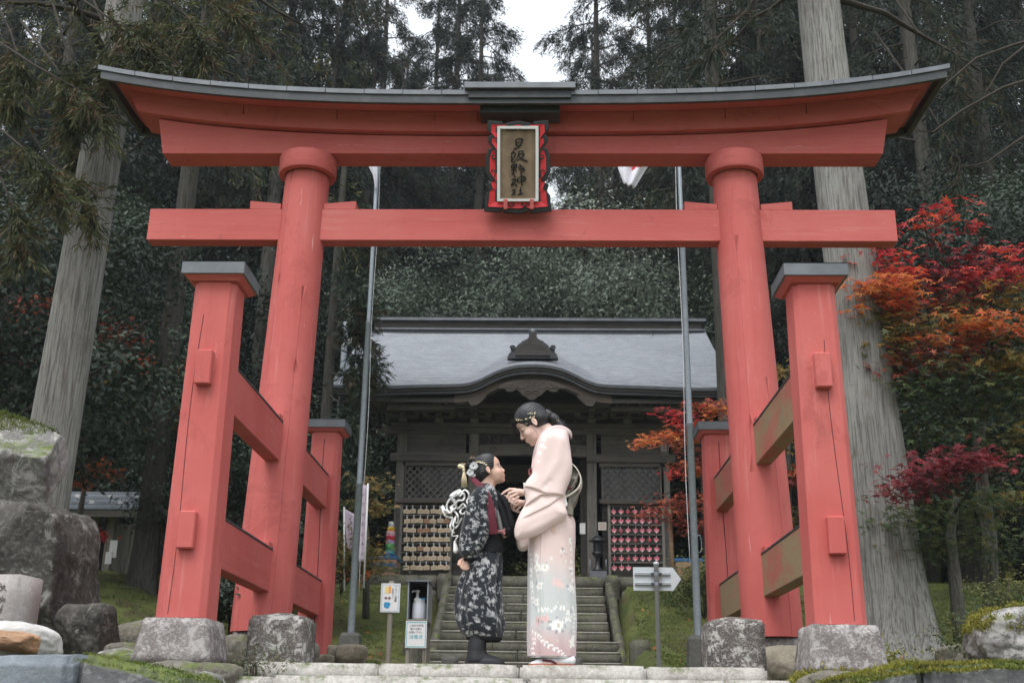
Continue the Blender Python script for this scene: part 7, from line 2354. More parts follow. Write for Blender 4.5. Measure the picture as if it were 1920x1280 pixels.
for k in range(7): RW.leaf(1043+9*cos(k*.9), 1174+9*sin(k*.9), k*.9, 6, 2.2, gr_, .3, .7)
flower(1043, 1174, 10, wt, 6, bg, .3)
flower(1014, 1166, 9, rd, 5, gr_, .5); flower(1026, 1162, 6.5, rd, 5, gr_, .1)
flower(1042, 1096, 9, pk, 5, None, .2); flower(1048, 1100, 6, pk)
flower(1071, 1206, 9, wt, 4, bg, .7); RW.blob(1072, 1200, 5, 9, wt, 0, .9)
for (xa, ya, xb_, yb_, n_) in ((1000, 1182, 1052, 1230, 11), (1012, 1146, 1050, 1142, 7), (1004, 1196, 1000, 1232, 5), (992, 1040, 998, 1120, 9), (1066, 1020, 1074, 1110, 9), (1075, 1150, 1074, 1190, 6), (1050, 1165, 1066, 1160, 4), (1006, 1040, 1010, 1060, 4)):
    for k in range(n_):
        t = k/(n_-1); x, y = lerp(xa, xb_, t)+1.5*sin(t*9), lerp(ya, yb_, t)
        a = atan2(yb_-ya, xb_-xa)
        for sg in (-1, 1): RW.leaf(x, y, a+sg*.9, r_.uniform(4.5, 7), 1.3, wt, -sg*.4, .9)
for i in range(70):
    x, y = r_.uniform(988, 1082), r_.uniform(1030, 1215)
    RW.blob(x, y, r_.uniform(1, 2.4), r_.uniform(.8, 1.6), (wt, pk, bg, gr_)[i % 4], r_.uniform(0, 3), .7)
for (x, y, r) in ((1030, 818, 4), (1020, 826, 5), (1016, 838, 4), (1012, 852, 4), (1022, 842, 3), (1010, 868, 3)):   # pale blossoms near the shoulder
    flower(x, y, r, lin((.95, .93, .92)), 5, pk)

def cloth_mat(name, rough=.75, weave=.15, sheen=.2):
    n = NM(name, (1, 1, 1, 1), rough, spec=.2)
    n.col = n.attr('print', 'Color')
    n.bump(n.noise(220, 3), weave, .002)
    n.bump(n.noise(12, 3), .12, .01)
    n.b.inputs['Sheen Weight'].default_value = sheen
    return n.done()
M['kimono'] = cloth_mat('printed_kimono_silk', .8, .12, .3)
M['floral'] = cloth_mat('charcoal_leaf_print_cloth')
M['black_cloth'] = plain('black_cloth', (.018, .018, .021, 1), .85, .2, sheen_x=0) if False else plain('black_cloth', (.018, .018, .021, 1), .85, .2)
M['plum'] = plain('plum_scarf_cloth', (.145, .030, .045, 1), .8, .2)
M['dusty_pink'] = plain('dusty_pink_cord', (.42, .19, .20, 1), .7, .2)
M['obi_cream'] = plain('cream_obi_brocade', (.72, .67, .60, 1), .6, .3, var=.1)
n = NM('olive_obi_brocade', (.10, .10, .075, 1), .6)
n.mix(n.ramp(n.noise(28, 4), .5, .6), (.36, .33, .27, 1)); n.mix(n.ramp(n.noise(19, 3), .62, .66), (.22, .07, .06, 1))
M['obi_dark'] = n.done()
n = NM('taupe_obi_brocade', (.24, .215, .18, 1), .6)
n.mix(n.ramp(n.noise(30, 4), .5, .62), (.13, .13, .105, 1))
M['obi_taupe'] = n.done()

def loft(name, rings, mat, parent, raster=None, n=220, sub=6, fold=None, close=True, p=2.3, inv=None, arc0=None):
    """garment tube through rings (py, xl, xr, half depth, dy centre)"""
    R = np.array(rings, float); m = (len(R)-1)*sub+1
    t = np.linspace(0, len(R)-1, m); i = np.clip(t.astype(int), 0, len(R)-2); f = t-i
    def cat(k):
        p0 = R[np.maximum(i-1, 0), k]; p1 = R[i, k]; p2 = R[i+1, k]; p3 = R[np.minimum(i+2, len(R)-1), k]
        return .5*(2*p1+(-p0+p2)*f+(2*p0-5*p1+4*p2-p3)*f*f+(-p0+3*p1-3*p2+p3)*f**3)
    py, xl, xr, hd, dc = [cat(k) for k in range(5)]
    a = np.linspace(0, 2*pi, n, endpoint=False)
    ca, sa = np.cos(a), np.sin(a)
    cxs = np.sign(ca)*np.abs(ca)**(2/p); sys_ = np.sign(sa)*np.abs(sa)**(2/p)
    V = np.zeros((m, n, 3)); UU = np.zeros((m, n, 2))
    for j in range(m):
        A = Q(xl[j], py[j]); B = Q(xr[j], py[j])
        c = (A[0]+B[0])/2; w = (B[0]-A[0])/2
        V[j, :, 0] = c+w*cxs; V[j, :, 1] = YP+dc[j]-hd[j]*sys_; V[j, :, 2] = A[2]
        if fold is not None:
            dd = fold(a, py[j])
            V[j, :, 0] += cxs*dd; V[j, :, 1] -= sys_*dd
        # arc-length cloth coordinate so the print wraps round the body
        ang = np.where(a <= pi, a, 2*pi-a)
        UU[j, :, 0] = (xl[j]+xr[j])/2+((pi/2-ang)/(pi/2))*((xr[j]-xl[j])/2)*1.35
        UU[j, :, 1] = py[j]
    J = np.arange(m*n).reshape(m, n); K = np.roll(J, -1, axis=1)
    FQ = np.c_[J[:-1].ravel(), K[:-1].ravel(), K[1:].ravel(), J[1:].ravel()]
    attrs = None
    if raster is not None:
        c = raster.sample(UU[..., 0].ravel(), UU[..., 1].ravel()); attrs = {'print': ('FLOAT_COLOR', np.c_[c, np.ones(len(c))])}
    VV = V.reshape(-1, 3)
    if inv is not None: VV = VV-inv
    return obj_fast(name, VV, FQ, mat, parent, True, attrs)

def seg_dist(x, y, poly, closed=False):
    pts = list(poly)+([poly[0]] if closed else [])
    d = np.full(x.shape, 1e9)
    for (x0, y0), (x1, y1) in zip(pts[:-1], pts[1:]):
        dx, dy = x1-x0, y1-y0; L2 = dx*dx+dy*dy or 1e-9
        t = np.clip(((x-x0)*dx+(y-y0)*dy)/L2, 0, 1)
        d = np.minimum(d, np.hypot(x-x0-t*dx, y-y0-t*dy))
    return d
def inside(x, y, poly):
    c = np.zeros(x.shape, bool); n_ = len(poly)
    for i in range(n_):
        x0, y0 = poly[i]; x1, y1 = poly[(i+1) % n_]
        if y0 == y1: continue
        k = ((y0 > y) != (y1 > y)) & (x < (x1-x0)*(y-y0)/(y1-y0)+x0)
        c ^= k
    return c

def puff(name, outline, mat, parent, dy, front, back, rim=14, folds=(), raster=None, step=.004, inv=None, tilt=None, noise_amp=.003, seed=0):
    """padded cloth shape: outline in photo points, real thickness, folds as ridges/valleys (pts, width px, metres)"""
    ol = []
    m = len(outline)
    for i in range(m):       # smooth the outline a little
        p0, p1, p2, p3 = outline[i-1], outline[i], outline[(i+1) % m], outline[(i+2) % m]
        for k in range(4):
            t = k/4
            ol.append(tuple(.5*(2*p1[c]+(-p0[c]+p2[c])*t+(2*p0[c]-5*p1[c]+4*p2[c]-p3[c])*t*t+(-p0[c]+3*p1[c]-3*p2[c]+p3[c])*t**3) for c in (0, 1)))
    xs_ = [p[0] for p in ol]; ys_ = [p[1] for p in ol]
    a = QC(min(xs_)-5, max(ys_)+5, dy); b = QC(max(xs_)+5, min(ys_)-5, dy)
    gx = np.arange(a[0], b[0], step); gz_ = np.arange(a[2], b[2], step)
    # 2-d distance field in px space
    GX, GZ = np.meshgrid(gx, gz_, indexing='ij')
    px, py = to_px(np.c_[GX.ravel(), np.full(GX.size, YP), GZ.ravel()], YP+dy)
    px = px.reshape(GX.shape); py = py.reshape(GX.shape)
    d = seg_dist(px, py, ol, True); ins = inside(px, py, ol); d = np.where(ins, d, -d)
    u = np.clip(d/rim, 0, 1); T = np.sqrt(np.clip(1-(1-u)**2, 0, 1))
    Tf = front*T; Tb = back*T
    for fo in [q for q in folds if len(q) == 4]:
        pts, w, amp, _ = fo; best = np.full(px.shape, 1e9); sg = np.zeros(px.shape)
        for (x0, y0), (x1, y1) in zip(pts[:-1], pts[1:]):
            ax_, ay_ = x1-x0, y1-y0; t = np.clip(((px-x0)*ax_+(py-y0)*ay_)/(ax_*ax_+ay_*ay_), 0, 1)
            ex, ey = px-x0-t*ax_, py-y0-t*ay_; dd = np.hypot(ex, ey); cr = ax_*ey-ay_*ex
            k = dd < best; best = np.where(k, dd, best); sg = np.where(k, np.sign(cr), sg)
        t = best*sg
        Tf = Tf+amp*np.where(t > 0, -1.0*np.exp(-(t/w)**2), .35*np.exp(-(t/w)**2))*np.clip(np.abs(t)/.9, 0, 1)*np.clip(d/4, 0, 1)
    for pts, w, amp in [q for q in folds if len(q) == 3]: Tf = Tf+amp*np.exp(-(seg_dist(px, py, pts)/w)**2)*np.clip(d/5, 0, 1)
    nz_ = vnoise(np.c_[GX.ravel(), GX.ravel()*0+seed, GZ.ravel()], 16, seed, 3).reshape(GX.shape)
    Tf = Tf+noise_amp*nz_*np.clip(d/5, 0, 1)
    off = tilt(px, py) if tilt else 0
    gy = np.arange(YP+dy-front-.07, YP+dy+back+.06, step*1.1)
    y = gy[None, :, None]-(YP+dy)
    yy_ = y-(off[:, None, :] if tilt else 0)
    f = np.maximum(-yy_-Tf[:, None, :], yy_-Tb[:, None, :])
    f = np.where(d[:, None, :] < 0, np.maximum(f, -d[:, None, :]*.0034), f)
    # between front and back the sheet closes at the outline
    V, Fq = surf_nets(gx, gy, gz_, f)
    attrs = None
    if raster is not None:
        a1, a2 = to_px(V, YP+dy); c = raster.sample(a1, a2); attrs = {'print': ('FLOAT_COLOR', np.c_[c, np.ones(len(c))])}
    if inv is not None: V = V-inv
    o = obj_fast(name, V, Fq, mat, parent, True, attrs)
    sm = o.modifiers.new('relax', 'SMOOTH'); sm.factor = .5; sm.iterations = 3
    return o

def band(name, pts, w0, w1, thick, mat, parent, inv, nsub=8, crown=.3):
    """ribbon following 3-d points (list of Q), lying in the picture plane direction"""
    P0 = [np.array(p) for p in pts]; m = len(P0); out = []
    for i in range(m-1):
        p0, p1, p2, p3 = P0[max(i-1, 0)], P0[i], P0[i+1], P0[min(i+2, m-1)]
        for k in range(nsub):
            t = k/nsub; out.append(.5*(2*p1+(-p0+p2)*t+(2*p0-5*p1+4*p2-p3)*t*t+(-p0+3*p1-3*p2+p3)*t**3))
    out.append(P0[-1]); V = []; L = len(out)
    for i, p in enumerate(out):
        t = out[min(i+1, L-1)]-out[max(i-1, 0)]; t /= np.linalg.norm(t)
        s = np.cross(t, [0, 1, 0]); s /= max(np.linalg.norm(s), 1e-6); w = lerp(w0, w1, i/(L-1))/2
        for k in range(7):
            u = k/6*2-1
            V.append(p+s*w*u+np.array([0, -1, 0])*(thick*(1-u*u*crown)+.0025*cos(u*9+i*.2)))
        V.append(p+s*w*.95+np.array([0, 1, 0])*thick*.3); V.append(p-s*w*.95+np.array([0, 1, 0])*thick*.3)
    Fq = []; k9 = 9
    for i in range(L-1):
        for k in range(k9): Fq.append((i*k9+k, i*k9+(k+1) % k9, (i+1)*k9+(k+1) % k9, (i+1)*k9+k))
    b = MB(); b.add([tuple(v-inv) for v in V], Fq+[tuple(range(k9)), tuple((L-1)*k9+k for k in range(k9-1, -1, -1))], True)
    return b.build(name, mat, parent)

def extr(name, outline, y0, y1, mat, parent, inv, bv=.003):
    b = MB(); pts = [Q(*p) for p in outline]
    b.prism([(q[0]-inv[0], q[2]-inv[2]) for q in pts], YP+y0-inv[1], YP+y1-inv[1], smooth=False)
    o = b.build(name, mat, parent)
    if bv: bevel(o, bv, 2, 40)
    return o

def sheet(name, pts, y0, y1, thick, mat, parent, inv, bow=.0):
    """curved sheet: photo-plane path extruded across y"""
    P0 = [Q(*p) for p in pts]; m = len(P0); out = []
    for i in range(m-1):
        p0, p1, p2, p3 = P0[max(i-1, 0)], P0[i], P0[i+1], P0[min(i+2, m-1)]
        for k in range(6):
            t = k/6; out.append(.5*(2*p1+(-p0+p2)*t+(2*p0-5*p1+4*p2-p3)*t*t+(-p0+3*p1-3*p2+p3)*t**3))
    out.append(P0[-1]); V = []; n_ = 9; L = len(out)
    for i, p in enumerate(out):
        for k in range(n_):
            u = k/(n_-1); V.append((p[0]-inv[0]-bow*(2*u-1)**2, YP+lerp(y0, y1, u)-inv[1], p[2]-inv[2]))
    J = np.arange(L*n_).reshape(L, n_)
    FQ = np.c_[J[:-1, :-1].ravel(), J[:-1, 1:].ravel(), J[1:, 1:].ravel(), J[1:, :-1].ravel()]
    o = obj_fast(name, np.array(V), FQ, mat, parent, True)
    sm = o.modifiers.new('thick', 'SOLIDIFY'); sm.thickness = thick; sm.offset = 0
    return o

# ================================================================== the woman
wo = empty('person', (float(Q(1035, 1250)[0]), YP, 0), 0, 'woman in a pale pink floral kimono bending her head toward the girl', 'person')
WI = np.array(wo.location[:])
cyw = .0
HW_ = head_frame((1001.5, 796), radians(36), -1, 1.10, cyw)
xs_ = axis_grid([(-.16, .06, .0032), (.06, .18, .0032), (.18, .52, .009)])
ys_ = axis_grid([(YP-.24, YP-.10, .007), (YP-.10, YP+.10, .0036), (YP+.10, YP+.24, .007)])
zs_ = axis_grid([(-.01, .9, .014), (.9, 1.14, .0036), (1.14, 1.34, .01), (1.34, 1.63, .0032)])
D = SDF(xs_, ys_, zs_)
add_head(D, HW_)
nk0 = HP(HW_, -.030, 0, -.020); nk1 = Q(1043, 828, cyw)
D.cap(nk0, nk1, .047, .055, .02)
D.cap(HP(HW_, .01, 0, -.06), Q(1030, 828, cyw), .030, .045, .025)
D.ell(Q(1040, 860), (.085, .135, .10), .05); D.ell(Q(1035, 915), (.085, .11, .12), .05)
D.ell(Q(1036, 990), (.10, .13, .13), .05)
for s in (-1, 1):
    D.cap(Q(1036, 1000, s*.07), Q(1032, 1110, s*.06), .075, .05, .03); D.cap(Q(1032, 1110, s*.06), Q(1045, 1225, s*.06), .05, .034, .02)
    D.cap(Q(1055, 1242, s*.06), Q(1012, 1246, s*.06), .028, .022, .02)
    sh = Q(1045, 842, s*.115); el = Q(1038, 925, s*.125)
    wr = QC(992, 925, -.07) if s < 0 else Q(992, 944, .0)
    D.cap(sh, el, .042, .032, .02); D.cap(el, wr, .036, .024, .02)
# near hand: pinching the cloth, fingers unequal and bent
yA = -.075
A = lambda x, y, d=0: QC(x, y, yA+d)
D.cap(A(993, 925), A(983, 923), .0235, .022, .01)
D.ell((A(975, 921)+A(970, 922))/2, (.034, .016, .021), .01)
D.chain([A(966, 917, -.004), A(955, 917, -.006), A(946, 922, -.006), A(940, 927, -.004)], [.0098, .0088, .0078, .0066], .003)      # index
D.chain([A(967, 921, -.010), A(955, 924, -.014), A(951, 932, -.010), A(957, 938, -.004)], [.0098, .0088, .0080, .0068], .003)     # middle
D.chain([A(969, 926, -.008), A(958, 931, -.012), A(955, 939, -.008), A(961, 943, -.002)], [.0094, .0084, .0076, .0066], .003)   # ring
D.chain([A(972, 931, -.004), A(963, 937, -.008), A(961, 943, -.004), A(966, 946, .0)], [.0084, .0074, .0068, .0058], .003)     # little
D.chain([A(979, 926, .012), A(966, 928, .018), A(955, 930, .014), A(947, 929, .006)], [.0115, .0100, .0090, .0074], .004)          # thumb
# far hand below it
yB = .0
Bq = lambda x, y, d=0: Q(x, y, yB+d)
D.cap(Bq(995, 944), Bq(985, 943), .022, .021, .01)
D.ell(Bq(977, 943), (.030, .016, .020), .01)
D.chain([Bq(969, 938, -.006), Bq(959, 938, -.012), Bq(952, 943, -.012), Bq(948, 948, -.008)], [.0095, .0085, .0076, .0064], .003)
D.chain([Bq(969, 942, -.014), Bq(960, 946, -.022), Bq(957, 952, -.020), Bq(963, 955, -.014)], [.0095, .0085, .0078, .0066], .003)
D.chain([Bq(971, 947, -.016), Bq(964, 951, -.024), Bq(963, 957, -.020), Bq(969, 959, -.012)], [.0090, .0080, .0074, .0064], .003)
D.chain([Bq(975, 951, -.012), Bq(970, 956, -.018), Bq(971, 960, -.012), Bq(976, 960, -.006)], [.0080, .0072, .0066, .0056], .003)
D.chain([Bq(981, 940, .010), Bq(970, 937, .014), Bq(961, 934, .010), Bq(955, 933, .002)], [.0110, .0098, .0088, .0072], .004)
V, Fq = D.mesh()
body = obj_fast('body', V-WI, Fq, M['skin_w'], wo, True)
sm = body.modifiers.new('relax', 'SMOOTH'); sm.factor = .5; sm.iterations = 2

def face_details(H, parent, inv, closed, skin_m, child=False):
    o, F_, L_, U_, s = H
    def S_(th, u, off=.0006):       # point on the modelled skin, th degrees round from the nose line
        og = HP(H, .02, 0, u); dr = F_*cos(radians(th))+L_*sin(radians(th))
        for t in np.arange(.02, .12, .0007)*s:
            p = og+dr*t; ii = tuple(min(len(g)-1, int(np.searchsorted(g, p[k]))) for k, g in enumerate(D.g))
            if D.d[ii] > 0: break
        return tuple(p+dr*(off-.0012)-inv)
    def T(f, l, u): return tuple(HP(H, f, l, u)-inv)
    for q in (-1, 1):
        if closed:    # smiling, eyes lowered: a single curved lash line
            pts = [S_(q*(25+6.0*k), .0005-.0011*(k-.3)**2*.55+.0012*abs(k)**1.3, .0012) for k in np.linspace(-2.6, 3.4, 11)]
            MB().tube(pts, [.0008]+[.0016]*3+[.0022]*6+[.0010], 6).build('closed_eye', M['eye'], parent)
            pts = [T(.0775-abs(k)*.0032, q*(.030+.0036*k), -.0035-.0004*k*k) for k in np.linspace(-3, 3, 7)]
            MB().tube(pts, .0007, 4).build('eye_fold', M['lip'], parent)
        else:
            c = HP(H, .0765, q*.030, .003)-inv
            R4 = Matrix(((F_[0], L_[0], U_[0], c[0]), (F_[1], L_[1], U_[1], c[1]), (F_[2], L_[2], U_[2], c[2]), (0, 0, 0, 1)))
            b = MB(); V = [(.0125*s*cos(a)*cos(e), .0155*s*cos(a)*sin(e), .0078*s*sin(a)) for a in np.linspace(-pi/2, pi/2, 7) for e in np.linspace(-pi/2, pi/2, 11)]
            J = np.arange(77).reshape(7, 11); b.add(V, [tuple(x) for x in np.c_[J[:-1, :-1].ravel(), J[:-1, 1:].ravel(), J[1:, 1:].ravel(), J[1:, :-1].ravel()]], True, R4)
            e_ = b.build('eye', M['eyewhite'], parent)
            b = MB(); b.lathe([(.0066*s, 0), (.0066*s, .0016*s)], 12, R4 @ Matrix.Translation((.0112*s, .0022*s*q, 0)) @ Matrix.Rotation(pi/2, 4, 'Y')); b.build('iris', M['eye'], e_)
            pts = [S_(q*(24+6.0*k), .0105-.0008*k*k, .0012) for k in np.linspace(-2.6, 3.2, 9)]
            MB().tube(pts, .0022, 5).build('eyelash', M['eye'], parent)
        pts = [S_(q*(12+8.5*k), .0255+.0018*k-.0006*k*k, .0006) for k in np.linspace(0, 4.4, 8)]
        MB().tube(pts, [.0014]+[.0026]*5+[.0016, .0006], 5).build('eyebrow', M['hair'], parent)
    up = MB(); up.tube([T(.0965-.0011*k*k-abs(k)*.0006, .0040*k, -.0548+.00045*k*k*(1.2 if closed else .3)) for k in np.linspace(-5, 5, 13)], [.0008]+[.0020]*11+[.0008], 6)
    up.tube([T(.0950-.0011*k*k-abs(k)*.0005, .0036*k, -.0608+.0008*k*k*(1.0 if closed else .3)) for k in np.linspace(-5, 5, 13)], [.0008]+[.0025]*11+[.0008], 6)
    tag(up.build('lips', M['lip'], parent), kind=None)
    if closed:
        MB().tube([T(.0975-.0011*k*k, .0036*k, -.0578+.0006*k*k) for k in np.linspace(-4, 4, 9)], .0010, 5).build('teeth', M['eyewhite'], parent)
face_details(HW_, wo, WI, True, M['skin_w'])

def hair_cap(name, H, parent, inv, mat, step=.0034, parts=(), cut=(), seed=3, grow=.010, back=0.0):
    o, F_, L_, U_, s = H
    c = HP(H, -.01, 0, .03)
    g = [np.arange(c[k]-.17*s, c[k]+.17*s, step) for k in range(3)]
    D = SDF(*g); R = np.stack([F_, L_, U_], 1)
    e = lambda f, l, u, r, k=.015, sub=False: D.ell(HP(H, f, l, u), np.array(r)*s, k*s, R, sub)
    e(-.006, 0, .046, (.090+grow, .073+grow, .080+grow), 0)
    e(-.050, 0, .0, (.048+back, .066+grow*.5, .052), .03)
    for p in parts: e(*p)
    for p in cut: e(*p, sub=True)
    # combed strands
    q = np.stack([D.X-o[0], D.Y-o[1], D.Z-o[2]], -1)
    f = (q@F_)/s; l = (q@L_)/s; u = (q@U_)/s
    ph = np.arctan2(u-.01, np.abs(l)+.02)
    D.d = D.d+.0018*np.sin(ph*46+f*30+3*np.sin(f*20))*np.clip((u+.05)/.05, 0, 1)
    V, Fq = D.mesh()
    return obj_fast(name, V-inv, Fq, mat, parent, True)
hair_cap('hair', HW_, wo, WI, M['hair'],
         cut=[(.120, 0, -.012, (.084, .110, .084), .006), (.040, .075, -.045, (.058, .030, .052), .006), (.040, -.075, -.045, (.058, .030, .052), .006), (-.004, -.092, -.004, (.024, .028, .036), .004), (-.004, .092, -.004, (.024, .028, .036), .004)])
# ponytail: gathered behind the crown and braided down the back
tail = [Q(1016, 778), Q(1026, 776), Q(1038, 785), Q(1050, 798), Q(1060, 808), Q(1068, 817), Q(1075, 826)]
tr0 = [.020, .030, .034, .030, .023, .014, .004]
Dt = SDF(np.arange(tail[0][0]-.05, tail[-1][0]+.05, .0035), np.arange(YP-.07, YP+.07, .0035), np.arange(tail[-1][2]-.04, tail[0][2]+.06, .0035))
Dt.chain(tail, tr0, .01)
for k in range(14):
    t = k/13*(len(tail)-1.01); i = int(t); f = t-i; c = tail[i]*(1-f)+tail[i+1]*f; rr = lerp(tr0[i], tr0[i+1], f)
    Dt.ell(c+np.array([0, -rr*.5*(1 if k % 2 else -1), rr*.25]), (rr*.62, rr*.62, rr*.5), .004)
V, Fq = Dt.mesh(); obj_fast('ponytail', V-WI, Fq, M['hair'], wo, True)
b = MB(); rr_ = random.Random(4)
for k in range(16):      # loose strands lifting off the tail and falling past it
    p0 = Q(1024+rr_.uniform(-6, 14), 774+rr_.uniform(-2, 8), rr_.uniform(-.03, .03)); e0 = Q(1072+rr_.uniform(-10, 8), 812+rr_.uniform(-6, 18), rr_.uniform(-.03, .03))
    m_ = (p0+e0)/2+np.array([.01, 0, rr_.uniform(.005, .02)])
    b.tube([p0-WI, m_-WI, e0-WI], [.0028, .0030, .0006], 4)
b.tube([Q(1070, 818, -.01)-WI, Q(1080, 833, -.02)-WI, Q(1090, 850, -.02)-WI, Q(1097, 868, -.02)-WI], [.0022, .0018, .0012, .0005], 4)
tag(b.build('hair_strands', M['hair'], wo), kind='stuff')
b = MB()
for k in range(11):      # side swept fringe falling ahead of the brow
    t = k/10; p0 = HP(HW_, .070+.02*t, -.052+.035*t, .075-.02*t); e0 = Q(961+12*t+rr_.uniform(-1, 1), 806+22*t**.6+rr_.uniform(-3, 4), -.055+.05*t)
    m_ = Q(957.5+7*t, 790+6*t, -.05+.04*t)
    b.tube([HP(HW_, .03, -.05+.03*t, .105)-WI, p0-WI, m_-WI, e0-WI], [.0035, .0030, .0022, .0006], 4)
tag(b.build('fringe', M['hair'], wo), kind='stuff')
b = MB(); b.tube([HP(HW_, .022, -.074, .02)-WI, HP(HW_, .030, -.078, -.02)-WI, HP(HW_, .024, -.076, -.06)-WI, HP(HW_, .030, -.070, -.085)-WI], [.0016, .0014, .001, .0005], 4)
b.build('loose_lock', M['hair'], wo)
def flakes(parent, pts, r, inv, n_, seed, spread=2.0, mat=None, name='gold_flakes'):
    g = random.Random(seed); b = MB()
    for k in range(n_):
        t = g.uniform(0, len(pts)-1.001); i = int(t); f = t-i
        x = lerp(pts[i][0], pts[i+1][0], f)+g.gauss(0, spread*.6); y = lerp(pts[i][1], pts[i+1][1], f)+g.gauss(0, spread*.45)
        q = QC(x, y, lerp(pts[i][2], pts[i+1][2], f))-inv; w = g.uniform(.4, 1)*r
        T = Matrix.Translation(Vector(q)) @ Matrix.Rotation(g.uniform(0, 3), 4, 'Y') @ Matrix.Rotation(g.uniform(-.5, .5), 4, 'X')
        b.add([(-w, 0, -w*.4), (w*.3, -.0006, -w*.7), (w, 0, w*.2), (-w*.2, -.0006, w*.8)], [(0, 1, 2, 3)], False, T)
    return tag(b.build(name, mat or M['gold'], parent), kind='stuff')
flakes(wo, [(967, 787, -.070), (980, 787, -.085), (990, 784, -.093), (1001, 780, -.095)], .005, WI, 26, 1, 1.6)
flakes(wo, [(984, 775, -.088), (996, 774.5, -.092), (1004, 774, -.088)], .006, WI, 16, 2, 1.4)
flakes(wo, [(981, 796, -.084), (990, 793, -.088)], .0035, WI, 6, 3, 2)
flakes(wo, [(1020, 775, -.036), (1038, 780, -.040), (1048, 790, -.038)], .0035, WI, 5, 4, 2)

def kfold(a, py):
    k = np.clip((py-960)/120, 0, 1)
    fr = .010*np.exp(-((a-radians(112))/.05)**2)*k        # overlap edge of the wrap
    return fr+k*(.0035*np.sin(5*a+py*.01)+.0018*np.sin(11*a+py*.02))+.0015*np.sin(3*a+py*.15)*(1-k)
loft('kimono', [(1230, 990, 1079.5, .118, 0), (1205, 989, 1080, .122, 0), (1160, 989.5, 1082, .128, 0), (1110, 990, 1080.5, .135, 0), (1060, 990, 1078, .14, 0), (1010, 990.5, 1079, .145, 0), (985, 991, 1079, .145, 0), (972, 993, 1076, .14, 0), (955, 995, 1067, .13, 0), (925, 995, 1063, .125, 0), (895, 996, 1069, .125, 0), (872, 997, 1072, .13, 0), (850, 1002, 1070, .145, 0), (833, 1009, 1068, .155, 0), (820, 1016, 1067, .140, 0), (812, 1024, 1065, .105, 0), (808, 1031, 1060, .07, 0)],
     M['kimono'], wo, RW, 260, 12, kfold, inv=WI)
# underskirt glimpse and hem
loft('underskirt', [(1233, 993, 1077, .110, 0), (1227, 993, 1077, .110, 0)], M['white_frame'], wo, None, 60, 2, None, inv=WI)
SL = [(1014, 818), (1024, 810), (1038, 807), (1052, 810), (1063, 820), (1068, 843), (1072.5, 866), (1072, 888), (1067, 905), (1060, 924), (1058, 942), (1064, 962), (1058, 973), (1036, 986), (1010, 1002), (988, 1009), (970, 1011), (965, 1003), (966, 985), (975, 962), (985, 944), (986, 930), (981.5, 914), (989, 899), (998, 887), (1001, 868), (1006, 843)]
puff('sleeve', SL, M['kimono'], wo, -.15, .054, .05, 20, [
    ([(979, 912), (998, 917), (1014, 923)], 13, .011, 'step'),
    ([(984, 950), (1014, 930), (1036, 928), (1056, 930)], 16, .013, 'step'), ([(992, 968), (1030, 949), (1056, 930), (1068, 910)], 12, .007, 'step'),
    ([(1052, 832), (1047, 865), (1024, 902)], 9, .006), ([(972, 1000), (1000, 985), (1040, 966)], 7, -.004), ([(1014, 923), (1030, 905)], 5, -.004)],
    RW, .0036, WI, None, .0012, 5)
# cuff opening: the inner side of the sleeve mouth
extr('sleeve_lining', [(981, 914), (986, 929), (985, 944), (989, 942), (990, 929), (986, 914)], -.16, -.05, M['white_frame'], wo, WI, .004)
puff('sleeve', [(968, 996), (1002, 994), (1000, 1012), (994, 1026), (982, 1033), (973, 1030), (969, 1018)], M['kimono'], wo, .06, .035, .03, 9, [([(985, 1000), (984, 1030)], 3, .008)], RW, .004, WI, None, .003, 6)
# far sleeve behind the hands
puff('sleeve', [(998, 900), (1008, 880), (1010, 960), (1000, 1000), (975, 1002), (985, 960), (990, 940), (990, 920)], M['kimono'], wo, .09, .045, .03, 9, [], RW, .005, WI, None, .003, 7)
# collar band round the neck
M['collar'] = plain('pale_pink_collar', (.70, .56, .545, 1), .6, .25, var=.05)
def Qs(l): return [Q(*p) for p in l]
def collar(pts, w, mat, nm):
    b = MB(); P0 = Qs(pts)+[Q(p[0], p[1], -p[2]) for p in pts[::-1][1:]]
    out = []; m = len(P0)
    for i in range(m-1):
        p0, p1, p2, p3 = P0[max(i-1, 0)], P0[i], P0[i+1], P0[min(i+2, m-1)]
        for k in range(6):
            t = k/6; out.append(.5*(2*p1+(-p0+p2)*t+(2*p0-5*p1+4*p2-p3)*t*t+(-p0+3*p1-3*p2+p3)*t**3))
    out.append(P0[-1]); V = []; L = len(out)
    ctr = Q(1036, 830)
    for i, p in enumerate(out):
        t = out[min(i+1, L-1)]-out[max(i-1, 0)]; t /= np.linalg.norm(t)
        rad = p-ctr; rad[2] *= .3; rad /= np.linalg.norm(rad); up = np.cross(t, rad); up = up/np.linalg.norm(up)
        if up[2] < 0: up = -up
        for (a, c) in ((-.5, -.006), (-.5, .004), (.5, .008), (.5, -.002)): V.append(p+up*w*a+rad*c-WI)
    Fq = [(i*4+k, i*4+(k+1) % 4, (i+1)*4+(k+1) % 4, (i+1)*4+k) for i in range(L-1) for k in range(4)]
    b.add([tuple(v) for v in V], Fq+[(0, 1, 2, 3), tuple((L-1)*4+k for k in (3, 2, 1, 0))], True)
    o = b.build(nm, mat, wo); bevel(o, .002, 2, 50); return o
collar([(1001, 866, -.03), (1006, 848, -.075), (1015, 828, -.100), (1030, 813, -.100), (1050, 808, -.085), (1066, 813, -.050), (1071, 818, 0)], .034, M['collar'], 'collar')
collar([(1003, 860, -.02), (1010, 838, -.062), (1020, 820, -.082), (1034, 809, -.083), (1051, 806, -.068), (1062, 811, -.04), (1066, 815, 0)], .026, M['white_frame'], 'inner_collar')
